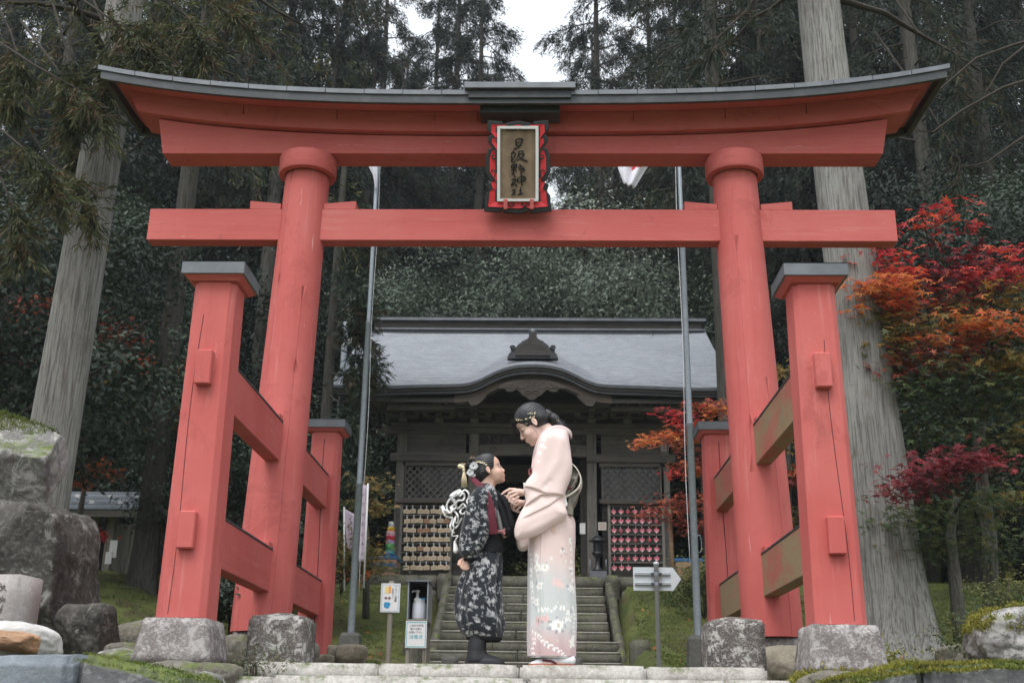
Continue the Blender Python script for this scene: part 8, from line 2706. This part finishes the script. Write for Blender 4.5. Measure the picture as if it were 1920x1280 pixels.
# obi with its drum at the back
loft('obi', [(948, 993, 1068, .134, 0), (935, 992.5, 1066, .132, 0), (905, 993.5, 1068, .131, 0), (889, 994.5, 1071, .133, 0)], M['obi_dark'], wo, None, 80, 4, None, inv=WI)
M['pink_sash'] = plain('coral_pink_sash', (.78, .30, .33, 1), .55, .3, var=.04)
Dk = SDF(*[np.arange(Q(996, 886)[k]-.05, Q(996, 886)[k]+.05, .003) for k in range(3)])
Dk.ell(Q(995.5, 885, -.03), (.016, .03, .018), 0).ell(Q(1001, 880, -.04), (.014, .03, .010), .006).ell(Q(993.5, 889, -.02), (.008, .014, .014), .004)
V, Fq = Dk.mesh(); obj_fast('sash_knot', V-WI, Fq, M['pink_sash'], wo, True)
sheet('obi_drum', [(1062, 882), (1067, 877.5), (1074, 878.5), (1082, 886), (1089, 898), (1090.5, 910), (1087, 921), (1078, 930), (1066, 937.5), (1062, 938)], -.150, .150, .007, M['obi_cream'], wo, WI, .012)
extr('obi_core', [(1060, 888), (1076, 887), (1083, 893), (1085, 900), (1080, 914), (1070, 930), (1056, 932)], -.125, .125, M['obi_dark'], wo, WI, .004)
sheet('obi_drum', [(1086, 896), (1083, 906), (1078, 915), (1071, 926), (1063, 936)], -.148, .148, .006, M['obi_taupe'], wo, WI, .012)
extr('obi_tail', [(1066, 938), (1080, 930), (1087, 921), (1083, 936), (1077, 948), (1072, 955), (1074, 962), (1074, 971), (1064, 970), (1060, 955)], -.12, .12, M['obi_taupe'], wo, WI, .006)
extr('obi_tail', [(1051, 928), (1058, 930), (1063, 953), (1061, 957), (1056, 957)], -.150, -.126, M['white_frame'], wo, WI, .003)
MB().tube([Q(1054, 920, -.135)-WI, Q(1062, 921, -.150)-WI, Q(1070, 925, -.152)-WI], .007, 8).build('obi_cord', M['plum'], wo)
# tabi socks and zori
M['tabi'] = plain('white_tabi_cotton', (.76, .76, .78, 1), .8, .2, var=.03)
M['zori_red'] = plain('red_lacquer_sole', (.42, .06, .045, 1), .4, .4); M['zori_gold'] = plain('gold_sole_stripe', (.62, .40, .17, 1), .35, .5)
for k, (dy, dx) in enumerate(((-.055, 0), (.06, -3))):
    ft = [Q(998+dx, 1245, dy), Q(1012+dx, 1242.5, dy), Q(1035+dx, 1239, dy), Q(1069+dx, 1238, dy)]
    Dk = SDF(np.arange(ft[0][0]-.06, ft[-1][0]+.08, .004), np.arange(YP+dy-.06, YP+dy+.06, .004), np.arange(-.01, .16, .004))
    Dk.chain(ft, [.015, .021, .028, .032], .02); Dk.cap(Q(1055+dx, 1238, dy), Q(1055+dx, 1218, dy), .032, .034, .02)
    Dk.cap(Q(992+dx, 1245, dy-.004), Q(1004+dx, 1244, dy-.004), .004, .006, .004, True)
    V, Fq = Dk.mesh(); V[:, 2] = np.maximum(V[:, 2], .0135); obj_fast('tabi_sock', V-WI, Fq, M['tabi'], wo, True)
    c0, c1 = Q(991+dx, 1249, dy), Q(1079+dx, 1249, dy)
    def sole(nm, z0, z1, gr, mt):
        pts = []
        for i in range(40):
            a = 2*pi*i/40; x = (c0[0]+c1[0])/2+(c1[0]-c0[0]+gr)/2*np.sign(cos(a))*abs(cos(a))**.8
            pts.append((x-WI[0], YP+dy+(.040+gr)*sin(a)*(1-.12*cos(a))-WI[1]))
        b = MB(); n_ = 40
        b.add([(x, y, z0) for x, y in pts]+[(x, y, z1) for x, y in pts], [tuple(range(n_))[::-1], tuple(range(n_, 2*n_))]+[(i, (i+1) % n_, (i+1) % n_+n_, i+n_) for i in range(n_)])
        bevel(b.build(nm, mt, wo), .0015)
    sole('zori_sole', .001, .005, 0, M['zori_red']); sole('zori_stripe', .0052, .008, .001, M['zori_gold']); sole('zori_top', .0082, .0130, 0, M['zori_red'])
    for sd_ in (-1, 1):
        MB().tube([Q(1005+dx, 1241, dy)-WI, Q(1020+dx, 1238.5, dy+sd_*.024)-WI, Q(1034+dx, 1240, dy+sd_*.036)-WI, Q(1043+dx, 1245, dy+sd_*.040)-WI], [.004, .006, .006, .005], 7).build('zori_strap', M['plum'], wo)

# ================================================================== the girl
gi = empty('person', (float(Q(905, 1250)[0]), YP, 0), 0, 'girl in a dark leaf patterned kimono and black boots looking up at the woman', 'person')
GI = np.array(gi.location[:])
HG = head_frame((916.5, 884), radians(-19), 1, .92, 0)
xs_ = axis_grid([(-.34, -.20, .004), (-.20, -.0, .0030)])
ys_ = axis_grid([(YP-.20, YP-.09, .0036), (YP-.09, YP+.09, .0034), (YP+.09, YP+.2, .008)])
zs_ = axis_grid([(.0, .56, .014), (.56, .70, .0036), (.70, 1.04, .012), (1.04, 1.34, .0030)])
D = SDF(xs_, ys_, zs_)
add_head(D, HG, True)
D.cap(HP(HG, -.022, 0, -.02), Q(908, 921), .037, .043, .02)
D.cap(HP(HG, .012, 0, -.055), Q(916, 921), .024, .034, .02)
D.ell(Q(911, 950), (.065, .105, .09), .05); D.ell(Q(913, 1000), (.062, .09, .11), .05); D.ell(Q(905, 1060), (.08, .10, .10), .05)
for s in (-1, 1):
    D.cap(Q(905, 1070, s*.055), Q(903, 1140, s*.055), .06, .042, .03); D.cap(Q(903, 1140, s*.055), Q(897, 1235, s*.055), .042, .030, .02)
sh = Q(902, 930, -.10); el = Q(886, 990, -.135); wr = QC(876, 1043, -.115)
D.cap(sh, el, .034, .028, .02); D.cap(el, wr, .028, .020, .02)
sh = Q(910, 930, .10); el = Q(930, 985, .13); wr = Q(945, 1000, .05)
D.cap(sh, el, .034, .028, .02); D.cap(el, wr, .028, .020, .02)
# relaxed fist hanging at her side
yC = -.115; Cq = lambda x, y, d=0: QC(x, y, yC+d)
D.cap(Cq(877, 1043), Cq(875, 1049), .018, .017, .008)
D.ell(Cq(872, 1054), (.020, .014, .022), .008)
D.chain([Cq(866, 1051, -.008), Cq(862, 1058, -.010), Cq(866, 1064, -.006), Cq(871, 1062, .0)], [.0078, .0072, .0064, .0056], .0025)
D.chain([Cq(869, 1056, -.011), Cq(866, 1063, -.012), Cq(870, 1067, -.008), Cq(874, 1064, -.002)], [.0078, .0072, .0064, .0056], .0025)
D.chain([Cq(873, 1059, -.010), Cq(870, 1066, -.011), Cq(874, 1068, -.007), Cq(877, 1065, -.002)], [.0075, .0068, .0062, .0054], .0025)
D.chain([Cq(877, 1059, -.007), Cq(875, 1065, -.008), Cq(878, 1066, -.005), Cq(880, 1063, -.001)], [.0066, .0060, .0055, .0048], .0025)
D.chain([Cq(868, 1047, .004), Cq(861, 1052, .003), Cq(859, 1058, -.004)], [.0085, .0076, .0062], .003)
V, Fq = D.mesh()
body = obj_fast('body', V-GI, Fq, M['skin_g'], gi, True)
sm = body.modifiers.new('relax', 'SMOOTH'); sm.factor = .5; sm.iterations = 2
face_details(HG, gi, GI, False, M['skin_g'], True)
hair_cap('hair', HG, gi, GI, M['hair'], .0032, grow=.006,
         parts=[(-.080, 0, .050, (.036, .040, .040), .02), (-.060, 0, .085, (.040, .045, .030), .02), (-.066, -.01, -.015, (.034, .050, .045), .02)],
         cut=[(.118, 0, -.010, (.088, .110, .118), .006), (.040, .075, -.050, (.058, .034, .056), .006), (.040, -.075, -.050, (.058, .034, .056), .006), (-.002, -.092, -.004, (.024, .028, .036), .004), (-.002, .092, -.004, (.024, .028, .036), .004)])
# braided loops on the crown
b = MB(); rr_ = random.Random(8)
for k in range(14):
    a = rr_.uniform(0, 6.28); c = HP(HG, -.075+rr_.uniform(-.03, .02), rr_.uniform(-.035, .02), .080+rr_.uniform(-.025, .02))-GI
    b.tube([c+np.array([.020*cos(a+t), -.012+.006*sin(t*2), .014*sin(a+t)]) for t in np.linspace(0, 4.2, 10)], .0052, 6)
tag(b.build('braids', M['hair'], gi), kind='stuff')
# ornaments
M['white_petal'] = plain('white_lace_petal', (.80, .81, .82, 1), .7, .2, var=.06); M['brown_petal'] = plain('dusty_brown_petal', (.32, .22, .17, 1), .8)
def bloom(px, py, dy, r, n_, mat, seed, nm):
    g = np.random.default_rng(seed); c = QC(px, py, dy)-GI; Vs = []
    b = MB()
    for k in range(n_):
        a = k*2.39996; lay = k/n_; rr = r*(.25+.75*sqrt(lay)); w = r*.42
        d = np.array([cos(a), -.55*(1-lay)-.15, sin(a)]); d /= np.linalg.norm(d); s_ = np.array([-sin(a), 0, cos(a)])
        p = c+d*rr*.55+np.array([0, -.008*(1-lay), 0]); nrm = np.cross(s_, d)
        pts = []
        for u in np.linspace(-1, 1, 5):
            for v in np.linspace(0, 1, 4): pts.append(p+s_*w*u*(1-(v-.45)**2)+d*rr*.55*v+nrm*(.004*cos(u*2)*v+g.normal(0, .0007)))
        J = np.arange(20).reshape(5, 4)
        b.add([tuple(q) for q in pts], [tuple(x) for x in np.c_[J[:-1, :-1].ravel(), J[:-1, 1:].ravel(), J[1:, 1:].ravel(), J[1:, :-1].ravel()]], True)
    return tag(b.build(nm, mat, gi), kind='stuff')
bloom(888, 874, -.080, .026, 22, M['white_petal'], 1, 'white_flower'); bloom(882, 886, -.074, .024, 20, M['white_petal'], 2, 'white_flower'); bloom(888, 891, -.066, .014, 10, M['white_petal'], 5, 'white_flower')
bloom(886, 859, -.02, .018, 10, M['brown_petal'], 3, 'brown_flower'); bloom(868, 871, -.03, .016, 10, M['brown_petal'], 4, 'brown_flower')
MB().lathe([(.002, -.016), (.012, -.012), (.017, 0), (.012, .012), (.002, .015)], 14, Matrix.Translation(Vector(QC(862.5, 874, -.05)-GI))).build('gold_bell', M['gold'], gi)
MB().lathe([(.002, -.012), (.010, -.008), (.013, 0), (.009, .009), (.002, .012)], 12, Matrix.Translation(Vector(QC(868, 876, -.06)-GI))).build('gold_bell', M['gold'], gi)
M['cream_silk'] = plain('cream_silk_tassel', (.66, .56, .38, 1), .6, .3, var=.12)
b = MB(); rr_ = random.Random(2); c = QC(870, 884, -.07)-GI; e_ = QC(870.5, 913, -.07)-GI
for k in range(44):
    a = rr_.uniform(0, 6.28); w = rr_.uniform(.3, 1)
    b.tube([c+np.array([.004*cos(a), .004*sin(a), 0]), c*.55+e_*.45+np.array([.015*w*cos(a), .012*w*sin(a), 0]), e_+np.array([.020*w*cos(a), .014*w*sin(a), rr_.uniform(-.003, .003)])], [.0022, .0024, .0018], 4)
tag(b.build('tassel', M['cream_silk'], gi), kind='stuff')
b = MB().lathe([(.006, -.012), (.009, -.006), (.009, .006), (.005, .012)], 10, Matrix.Translation(Vector(QC(869.5, 881, -.07)-GI))); b.build('tassel_cap', M['cream_silk'], gi)
flakes(gi, [(893, 866, -.070), (902, 866, -.074), (912, 871, -.074)], .0065, GI, 30, 5, 1.6, plain('cream_gold_petals', (.78, .66, .46, 1), .45, .4, var=.1))
flakes(gi, [(860, 872, -.06), (874, 868, -.06)], .005, GI, 8, 6, 2)
# garments
def gfold(a, py):
    k = np.clip((py-1020)/80, 0, 1)
    return k*(.008*np.sin(7*a+py*.012)+.005*np.sin(13*a-py*.02))*np.clip((1192-py)/20, .3, 1)+.0015*np.sin(9*a)
loft('hakama', [(1196, 880, 938, .085, 0), (1193, 873, 942, .105, 0), (1183, 864, 943.5, .13, 0), (1160, 856.5, 943, .15, 0), (1130, 855, 940.5, .155, 0), (1100, 860, 940, .15, 0), (1070, 870, 941, .14, 0), (1045, 881, 941.5, .125, 0), (1022, 890, 941, .11, 0), (1005, 893, 940, .105, 0)],
     M['floral'], gi, RG, 260, 12, gfold, inv=GI)
loft('hakama_hem', [(1202, 884, 936, .075, 0), (1199, 876, 939, .095, 0), (1194, 874, 941, .104, 0)], M['black_cloth'], gi, None, 80, 4, gfold, inv=GI)
loft('jacket', [(1012, 890, 940, .112, 0), (985, 887, 940, .115, 0), (955, 885, 940, .12, 0), (932, 886, 937, .128, 0), (920, 889, 931, .115, 0), (912, 894, 926, .075, 0), (908, 899, 922, .05, 0)], M['floral'], gi, RG, 200, 12, None, inv=GI)
loft('obi', [(1038, 888, 943.5, .124, 0), (1030, 889, 944, .122, 0), (1012, 890, 943.5, .119, 0), (1003, 891, 942, .117, 0)], M['black_cloth'], gi, None, 80, 5, lambda a, py: .0015*np.sin(py*1.2), inv=GI)
puff('sleeve', [(891, 917), (900, 911), (912, 914), (920, 926), (922.5, 950), (921, 978), (917, 1002), (907, 1024), (895, 1040), (886, 1046), (872, 1046), (864, 1040), (861, 1026), (862.5, 1003), (868, 976), (876, 946), (884, 926)], M['floral'], gi, -.135, .060, .04, 14, [
    ([(905, 930), (900, 965), (888, 1000)], 5, .010), ([(912, 950), (905, 990), (890, 1020)], 2.4, -.012), ([(880, 960), (874, 1000), (872, 1030)], 2.4, -.010), ([(893, 985), (884, 1015), (880, 1040)], 4, .008), ([(866, 1036), (885, 1042), (900, 1030)], 2, -.008)], RG, .0036, GI, None, .004, 8)
Dk = SDF(*[np.arange(QC(877, 1046, -.115)[k]-.07, QC(877, 1046, -.115)[k]+.07, .0035) for k in range(3)])
Dk.cap(QC(880, 1042, -.125), QC(877, 1049, -.118), .034, .026, 0).cap(QC(877, 1048, -.118), QC(875.5, 1056, -.116), .020, .021, .002, True)
V, Fq = Dk.mesh(); obj_fast('cuff', V-GI, Fq, M['black_cloth'], gi, True)
# black front panel of the jacket lifted by the woman's fingers
puff('jacket_front', [(922, 917), (931, 919), (941, 925), (950, 932), (956, 944), (960, 962), (964, 980), (966, 992), (958, 1001), (949, 1005), (943, 998), (939, 982), (934, 960), (927, 938)], M['black_cloth'], gi, -.045, .045, .045, 9, [([(930, 926), (945, 955), (955, 990)], 2.5, -.012), ([(940, 928), (952, 955), (960, 985)], 3, .010)], None, .0036, GI, None, .003, 9)
puff('inner_collar', [(903, 906), (913, 912), (922, 920), (928, 935), (925, 950), (917, 940), (908, 925), (900, 912)], M['floral'], gi, -.085, .02, .03, 6, [], RG, .003, GI, None, .001, 10)
puff('grey_underlayer', [(931, 955), (936, 962), (941, 980), (943, 996), (937, 998), (932, 980)], plain('grey_underlayer_cloth', (.22, .215, .21, 1), .8), gi, -.085, .02, .02, 5, [], None, .0035, GI, None, .001, 11)
# plum scarf crossing from nape to waist
band('scarf', [QC(884, 896, -.06), QC(892, 903, -.105), QC(903, 914, -.148), QC(913, 930, -.172), QC(920, 952, -.176), QC(923, 976, -.170), QC(925.5, 1001, -.150)], .030, .058, .010, M['plum'], gi, GI, 10)
Dk = SDF(*[np.arange(Q(940, 1001, -.10)[k]-.10, Q(940, 1001, -.10)[k]+.10, .0035) for k in range(3)])
Dk.cap(Q(921, 1001, -.155), Q(932, 1002, -.135), .010, .010, 0).cap(Q(932, 1002, -.135), Q(942, 1001, -.10), .010, .010, .004).ell(Q(944, 1001, -.095), (.015, .014, .015), .004).ell(Q(946, 997, -.10), (.009, .010, .008), .004).ell(Q(946, 1005, -.10), (.009, .010, .007), .004)
V, Fq = Dk.mesh(); obj_fast('sash_cord', V-GI, Fq, M['dusty_pink'], gi, True)
# tangle of white cord at her back
M['white_cord'] = plain('white_cord', (.80, .80, .79, 1), .7, .2, var=.08)
def cord(pts, dy, seed, r=.0062):
    g = random.Random(seed); out = []; P0 = [QC(800+x/6.4, 830+y/6.4, dy+g.uniform(-.02, .02))-GI for x, y in pts]; m = len(P0)
    for i in range(m-1):
        p0, p1, p2, p3 = P0[max(i-1, 0)], P0[i], P0[i+1], P0[min(i+2, m-1)]
        for k in range(5):
            t = k/5; out.append(.5*(2*p1+(-p0+p2)*t+(2*p0-5*p1+4*p2-p3)*t*t+(-p0+3*p1-3*p2+p3)*t**3))
    out.append(P0[-1])
    b = MB().tube(out, r, 7); return b.build('white_cord', M['white_cord'], gi)
cord([(280, 640), (320, 600), (400, 565), (385, 610), (330, 640), (275, 680), (242, 740), (245, 800), (280, 840), (300, 815), (285, 770), (310, 800), (345, 830), (372, 870), (382, 930), (362, 965), (340, 930), (350, 880)], -.07, 1)
cord([(185, 750), (205, 770), (215, 805), (242, 820), (225, 845), (190, 800), (180, 765), (215, 860), (260, 890), (310, 900), (298, 950), (283, 1000), (300, 1050), (335, 1080)], -.05, 2)
cord([(410, 600), (460, 565), (500, 600), (507, 650), (482, 700), (503, 745), (492, 785), (470, 825), (430, 855), (402, 830), (420, 790), (452, 770)], -.085, 3)
cord([(395, 640), (440, 605), (455, 650), (430, 690), (380, 690), (350, 730), (370, 785), (402, 765), (440, 730), (472, 770)], -.09, 4)
cord([(300, 690), (332, 680), (330, 740), (300, 762), (330, 795), (352, 750), (300, 650), (360, 600), (430, 580)], -.08, 5)
cord([(425, 895), (400, 950), (362, 1005), (340, 1020), (318, 985), (330, 920), (345, 900)], -.06, 6)
cord([(335, 1000), (305, 1110), (375, 1112), (352, 1150), (345, 1205)], -.06, 7, .004)
Dk = SDF(*[np.arange(Q(855, 1025, -.06)[k]-.07, Q(855, 1025, -.06)[k]+.07, .004) for k in range(3)])
Dk.cap(Q(854, 1018, -.06), Q(856, 1034, -.06), .008, .018, 0).ell(Q(855, 1017, -.06), (.009, .009, .007), .003)
V, Fq = Dk.mesh(); obj_fast('cord_tassel', V-GI, Fq, M['white_cord'], gi, True)
# chunky black boots
M['boot'] = plain('black_boot_leather', (.022, .023, .026, 1), .6, .35, var=.1)
for k, (dy, dx) in enumerate(((-.055, 0), (.055, 1.5))):
    a0 = Q(880, 1188, dy); 
    Dk = SDF(np.arange(Q(866, 1240)[0]-.02, Q(952, 1240)[0]+.02, .004), np.arange(YP+dy-.075, YP+dy+.075, .004), np.arange(-.01, .24, .004))
    Dk.cap(Q(896+dx, 1190, dy), Q(894+dx, 1212, dy), .046, .044, 0).cap(Q(894+dx, 1212, dy), Q(892+dx, 1236, dy), .044, .050, .03)
    Dk.cap(Q(894+dx, 1234, dy), Q(930+dx, 1241, dy), .046, .030, .03)
    V, Fq = Dk.mesh(); V[:, 2] = np.maximum(V[:, 2], .022); obj_fast('boot', V-GI, Fq, M['boot'], gi, True)
    c0, c1 = Q(871.5+dx, 1249, dy), Q(946+dx, 1249, dy); b = MB(); n_ = 44; lv = []
    for (z, g_) in ((.002, -.003), (.006, 0), (.038, -.006), (.052, -.018)):
        lv.append([((c0[0]+c1[0])/2+((c1[0]-c0[0])/2+g_)*np.sign(cos(a))*abs(cos(a))**.75-GI[0], YP+dy-GI[1]+(.050+g_)*sin(a)*(1+.05*cos(a)), z-(.012*max(0, cos(a)) if z > .03 else 0)) for a in np.linspace(0, 2*pi, n_, endpoint=False)])
    V = [p for l in lv for p in l]; Fc = [(j*n_+i, j*n_+(i+1) % n_, (j+1)*n_+(i+1) % n_, (j+1)*n_+i) for j in range(3) for i in range(n_)]
    b.add(V, Fc+[tuple(range(n_))[::-1], tuple(3*n_+i for i in range(n_))], True); b.build('boot_sole', M['boot'], gi)
# ================================================================== thin haze, added to lift the dark tones
b = MB().box(-160, 160, -60, 160, -3.5, 75)
hz = b.build('haze', None)
hm = bpy.data.materials.new('thin_haze'); hm.use_nodes = True
hn = hm.node_tree; hn.nodes.remove(hn.nodes['Principled BSDF'])
pv = hn.nodes.new('ShaderNodeVolumePrincipled')
pv.inputs['Color'].default_value = (.86, .92, .97, 1); pv.inputs['Density'].default_value = .0006
hn.links.new(pv.outputs[0], hn.nodes['Material Output'].inputs['Volume'])
hz.data.materials.append(hm); tag(hz, kind='stuff')
